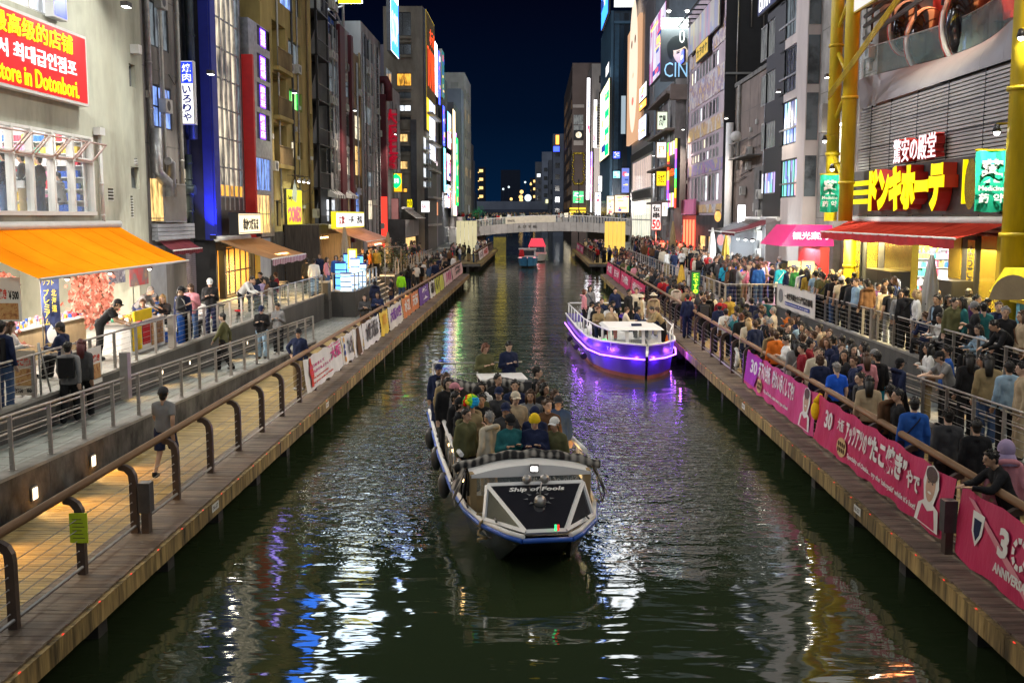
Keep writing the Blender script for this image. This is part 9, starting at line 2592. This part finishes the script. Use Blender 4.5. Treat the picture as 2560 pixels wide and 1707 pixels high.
aboard(FB,((2.75,.62,-.02,Lf*.4,'s','c','white','j','olive','black','man in white cap and olive jacket, front right of'),(2.7,.22,-.02,C_,'p','n','yellow','j','navy','black','man in yellow beanie and navy top at the front of'),(3.3,.32,.1,C_,'s','n','navy','j','navy','black','man in navy beanie behind the yellow beanie on'),(3.4,-.25,.1,C_+.3,'x','c','navy','j','dark grey','black','man in charcoal shirt and blue cap in the middle of'),(3.0,-.62,.1,A+.7,'r','s','grey','j','cream','khaki','grey haired person in long cream coat, front left of'),(3.9,-.88,.1,Lf*.3,'p','w','black','j','khaki','olive','person in a rainbow curly wig and khaki top on'),(4.0,-1.1,.12,Rt,'s','c','black','j','black','black','man in black jacket and cap at the left rail of'),(4.6,.12,.1,C_+.2,'s','c','cream','j','beige','khaki','man in beige shirt and cream cap on'),(4.2,.95,.1,C_,'s','c','dark grey','j','denim','black','long haired woman in denim jacket and cap at the right rail of'),(4.9,1.0,.12,Rt*.4,'r','b','brown','j','black','black','bobbed woman in black with a hand at her face on'),(5.6,.9,.12,Rt*.5,'r','b','black','j','black','black','black bobbed woman with a raised hand on the right of'),(6.2,.95,.12,Rt*.6,'s','l','brown','j','olive','black','long haired person in olive at the right rail of'),(7.2,1.0,.3,Rt,'s','s','black','j','black','black','short haired man in black looking right from'),(5.6,-.1,.1,C_-.2,'s','c','navy','j','dark grey','black','man in navy cap and dark jacket looking left on'),(5.4,-.6,.1,C_,'p','c','black','j','olive','olive','man in black cap and olive top at the middle of'),(5.1,-1.1,.12,Rt*.7,'s','s','black','j','black','black','man in black behind the left rail of'),(5.9,-1.05,.12,Rt,'s','c','pink','j','dark grey','black','man in pink cap and grey top at the left rail of'),(6.5,-1.15,.14,C_+.4,'s','b','black','j','black','black','bobbed woman in black near the left rail of'),(7.1,-1.15,.2,Rt*.4,'s','l','brown','j','khaki','black','long haired woman in khaki near the rear left of'),(9.6,-1.15,.1,C_+.2,'s','c','navy','j','navy','navy','crew member in navy and a peaked cap at the stern corner of'),(10.5,.15,.45,C_+.5,'p','b','auburn','j','olive','black','auburn bobbed woman in olive coat behind the white table of'),(10.6,.8,.5,C_+.5,'p','s','black','j','navy','black','man in navy shirt behind the white table of'),(4.6,-.6,.1,C_,'s','s','black','j','black','black','man in black behind the wig wearer on'),(2.75,-.25,-.02,C_+.3,'p','c','black','j','teal','black','man in black cap and teal top right behind the roof of'),(3.7,.65,.1,C_-.3,'o','s','brown','j','brown','black','brown haired man in brown on'),(5.0,.5,.1,C_,'s','l','brown','j','grey','black','long haired woman in grey in the middle of'),(6.3,.35,.1,C_+.2,'x','s','black','j','navy','black','man in navy with folded arms on'),(6.4,-.4,.1,C_,'s','b','black','j','white','black','bobbed woman in white by the rear panel of'),(7.3,.1,.1,C_,'o','s','black','j','black','black','man in black by the rear panel of'),(3.2,-1.05,.1,Rt*.5,'s','s','black','j','olive','black','man in olive at the left rail near the front of')),.45,'passengers on the near party boat','the near boat')
FP=lambda s,l,z:PO+fp(s,l,z)
aboard(FP,((8.6,-1.2,.0,Rt,'q','c','black','j','white','black','man in white top and black cap at the left rail of'),(9.4,-.55,.05,C_,'q','s','brown','j','navy','black','brown haired man in navy near the back of'),(8.9,-.2,.0,Rt,'q','s','black','j','black','black','man in black looking right on'),(6.9,-1.1,.0,C_,'q','s','black','j','black','black','seated person in black, left side of'),(6.9,-.5,.0,C_,'q','b','black','j','white','black','seated bobbed person in white on'),(5.7,-1.15,.0,C_,'q','s','auburn','j','khaki','navy','seated auburn haired person in khaki, front left of'),(5.6,-.6,.0,C_,'Q','b','black','j','beige','red','person in beige taking a picture, seated at the front of'),(5.6,-.05,.0,Rt,'q','s','brown','j','cream','black','seated person in cream looking right on'),(5.7,.45,.0,Rt,'q','s','black','j','navy','black','seated man in dark navy looking right on'),(8.4,.55,.0,Rt*.5,'s','s','black','j','black','black','standing man in all black on'),(6.3,.75,.0,Rt,'s','k','cream','j','beige','beige','crew member in cream bucket hat and beige vest, left one on'),(7.2,.95,.0,Rt,'s','s','black','j','white','black','man in white shirt between the two bucket hats on'),(6.6,1.35,.0,A,'s','k','cream','j','beige','cream','crew member in cream bucket hat and suit seen from behind on'),(7.4,1.5,.0,C_,'s','l','brown','j','red','black','long haired woman in red shirt on'),(5.4,1.4,.0,Lf,'q','s','brown','j','navy','black','seated man in navy, front right of'),(4.7,1.45,-.2,Lf,'b','s','black','j','khaki','black','person in khaki bending by the wheelhouse of'),(10.4,.2,0,C_,'s','s','black','j','navy','black','man in navy standing at the back of'),(11.2,-.9,0,C_+.4,'s','l','black','j','grey','black','long haired woman in grey at the stern of'),(9.8,1.1,0,C_,'s','s','brown','j','cream','black','brown haired man in cream at the back of'),(8.0,-.9,0,C_,'q','l','black','j','dark grey','black','seated long haired person in charcoal on'),(10.0,-1.3,0,Rt,'s','b','auburn','j','pink','black','auburn bobbed woman in pink at the stern rail of')),.92,'passengers on the purple boat','the purple boat')
person(6.55,44.8,DECK,A,'stand','hair','black','jacket','navy','trousers','navy','dock hand in navy boiler suit at the rail opening by the purple boat',group=RP)
for x,y,tc_,bc,ha,po,lb in((-15.1,29.7,'navy','denim','hair','stand','shopper in navy at the left edge of the upper shop window'),(-15.3,31.2,'dark grey','khaki','hair_bun','cross','shopper in grey sweater and khaki trousers in the shop window'),(-15.2,32.1,'black','navy','hair','stand','shopper in black sweater seen from behind in the shop window'),(-15.1,33.3,'grey','black','hair','sit','shopper in pale grey hoodie sitting in the shop window')):
 person(x,y,6.1,Rt+PI+random.uniform(-.3,.3),po,ha,'black','jacket',tc_,'trousers',bc,lb,group='shoppers in the upper window')
TCS=['black']*20+['navy']*10+['dark grey']*9+['grey','white','white','cream','beige','khaki','brown','olive','denim','blue','pale blue','red','dark red','pink','teal','mustard','purple']
def free(x,y,d):
 return all((x-a)**2+(y-b)**2>d*d for a,b in OCC)
def fill(n,x0,x1,y0,y1,zf,zone,grp,near,d=.5,poses=('stand','stand','look','phone','raise','cross','walk','akimbo'),shared=None,tcs=TCS):
 k=tries=0
 while k<n and tries<n*30:
  tries+=1;x=random.uniform(x0,x1);y=random.uniform(y0,y1)
  if not free(x,y,d):continue
  OCC.append((x,y));k+=1
  hair=random.choice(['hair','hair','hair','long_hair','bob_hair','hair_bun','cap','long_hair']);hc=random.choice(['black','black','brown','white' if hair=='cap' else 'brown','grey'])
  tc_=random.choice(tcs);top='jacket' if random.random()<.75 or not near else 't_shirt';bc=random.choice(['black','denim','khaki','navy','grey']);po=random.choice(poses)
  lb=shared or auto(hair,hc,top,tc_,'trousers',bc,po,zone)
  person(x,y,zf(y)if callable(zf)else zf,random.uniform(-PI,PI),po,hair,hc,top,tc_,'trousers',bc,lb,group=grp,detail=near,h=random.uniform(.9,1.04))
fill(26,7.2,8.8,24,40,DECK,'behind the right rail between the big banners and the purple boat',RP,True)
fill(9,7.2,8.2,46,62,DECK,'behind the right rail past the purple boat',RP,True)
fill(16,8.8,13.0,47,62,UP,'on the right terrace by the grill stall',RP,True)
fill(9,11.1,13.4,24,40,UP,'before the store entrance',RP,True)
FL_='people sitting by the left steps'
fill(9,-9.1,-7.2,71,90,DECK,'among the far left crowd by the steps',FL_,False,.6,('sit','sit2','stand'))
fill(10,6.9,8.0,64,78,DECK,'in the far right crowd along the crimson banners',RP,False,.5)
for i in range(2):person(-10.3+i*.85,163,4.2,C_,'stand','hair','black','jacket','navy','trousers','black','dark figure standing on the bridge stairs, %s of two'%('left' if i==0 else 'right'),group='pair on the bridge stairs',detail=False)
import numpy as np
PAL=['black','navy','dark grey','grey','white','cream','beige','khaki','brown','olive','denim','red','pink','blue']
cm_=[CM[c]for c in PAL]+[SKIN[1],HM_['black'],HM_['brown']]
protos=[]
for po,ha in(('stand','hair'),('look','long_hair'),('raise','hair'),('cross','bob_hair'),('phone','cap')):
 o=bpy.data.objects.new('tmp',lod_mesh(po,'trousers',ha).copy());COL.objects.link(o)
 d_=o.modifiers.new('d','DECIMATE');d_.ratio=.10
 protos.append(o)
dg=bpy.context.evaluated_depsgraph_get();PR=[]
for o in protos:
 me=bpy.data.meshes.new_from_object(o.evaluated_get(dg));me.calc_loop_triangles()
 co=np.empty(len(me.vertices)*3,'f');me.vertices.foreach_get('co',co)
 tri=np.empty(len(me.loop_triangles)*3,'i');me.loop_triangles.foreach_get('vertices',tri)
 mi=np.empty(len(me.loop_triangles),'i');me.loop_triangles.foreach_get('material_index',mi)
 PR.append((co.reshape(-1,3),tri.reshape(-1,3),mi));bpy.data.meshes.remove(me);bpy.data.objects.remove(o)
def mass(pts):
 vs,ts,ms,base=[],[],[],0
 for x,y,z in pts:
  co,tri,mi=random.choice(PR);a=random.uniform(-PI,PI);h=random.uniform(.9,1.03)
  q=co*h*1.06;c,s=math.cos(a),math.sin(a)
  vs.append(np.stack([q[:,0]*c-q[:,1]*s+x,q[:,0]*s+q[:,1]*c+y,q[:,2]+z],1));ts.append(tri+base);base+=len(co)
  lut=np.array([14,random.choice([0,0,0,0,0,1,1,1,2,2,2,3,4,4,5,6,7,8,9,10,11,12]),random.choice([0,0,1,2,7,10]),random.choice([15,15,16])]);ms.append(lut[mi])
 v=np.concatenate(vs).astype('f');t=np.concatenate(ts).astype('i');m=np.concatenate(ms).astype('i')
 me=bpy.data.meshes.new('crowd');me.vertices.add(len(v));me.vertices.foreach_set('co',v.ravel());me.loops.add(t.size);me.loops.foreach_set('vertex_index',t.ravel())
 me.polygons.add(len(t));me.polygons.foreach_set('loop_start',np.arange(0,t.size,3,dtype='i'))
 for q in cm_:me.materials.append(q)
 me.polygons.foreach_set('material_index',m);me.polygons.foreach_set('use_smooth',np.ones(len(t),bool));me.update(calc_edges=True)
 o=bpy.data.objects.new('crowd',me);COL.objects.link(o);return tag(o,kind='stuff')
pts=[]
def scat(n,x0,x1,y0,y1,z,d=.45):
 k=t=0
 while k<n and t<n*25:
  t+=1;x,y=random.uniform(x0,x1),random.uniform(y0,y1)
  if free(x,y,d):OCC.append((x,y));pts.append((x,y,z(x)if callable(z)else z));k+=1
scat(40,8.8,13,47,62,UP);scat(30,7.2,8.3,46,66,DECK);scat(16,11.1,13.3,32,46,UP);scat(60,6.9,8.2,66,94,DECK);scat(75,8.7,13.2,62,95,UP);scat(50,11,13.4,95,125,UP);scat(34,8.5,10.6,96,115,DECK);scat(70,6.9,10.4,117,164,DECK)
scat(16,-9.2,-7.0,72,94,DECK);scat(26,-12.5,-9.8,74,94,UP);scat(14,-10.6,-8.6,97,114,DECK);scat(50,-10.4,-6.9,118,164,DECK)
scat(150,-16,18,172.6,180,4.95,.4);scat(36,-9,14,165.8,170,lambda x:camber(x)-.1)
mass(pts)
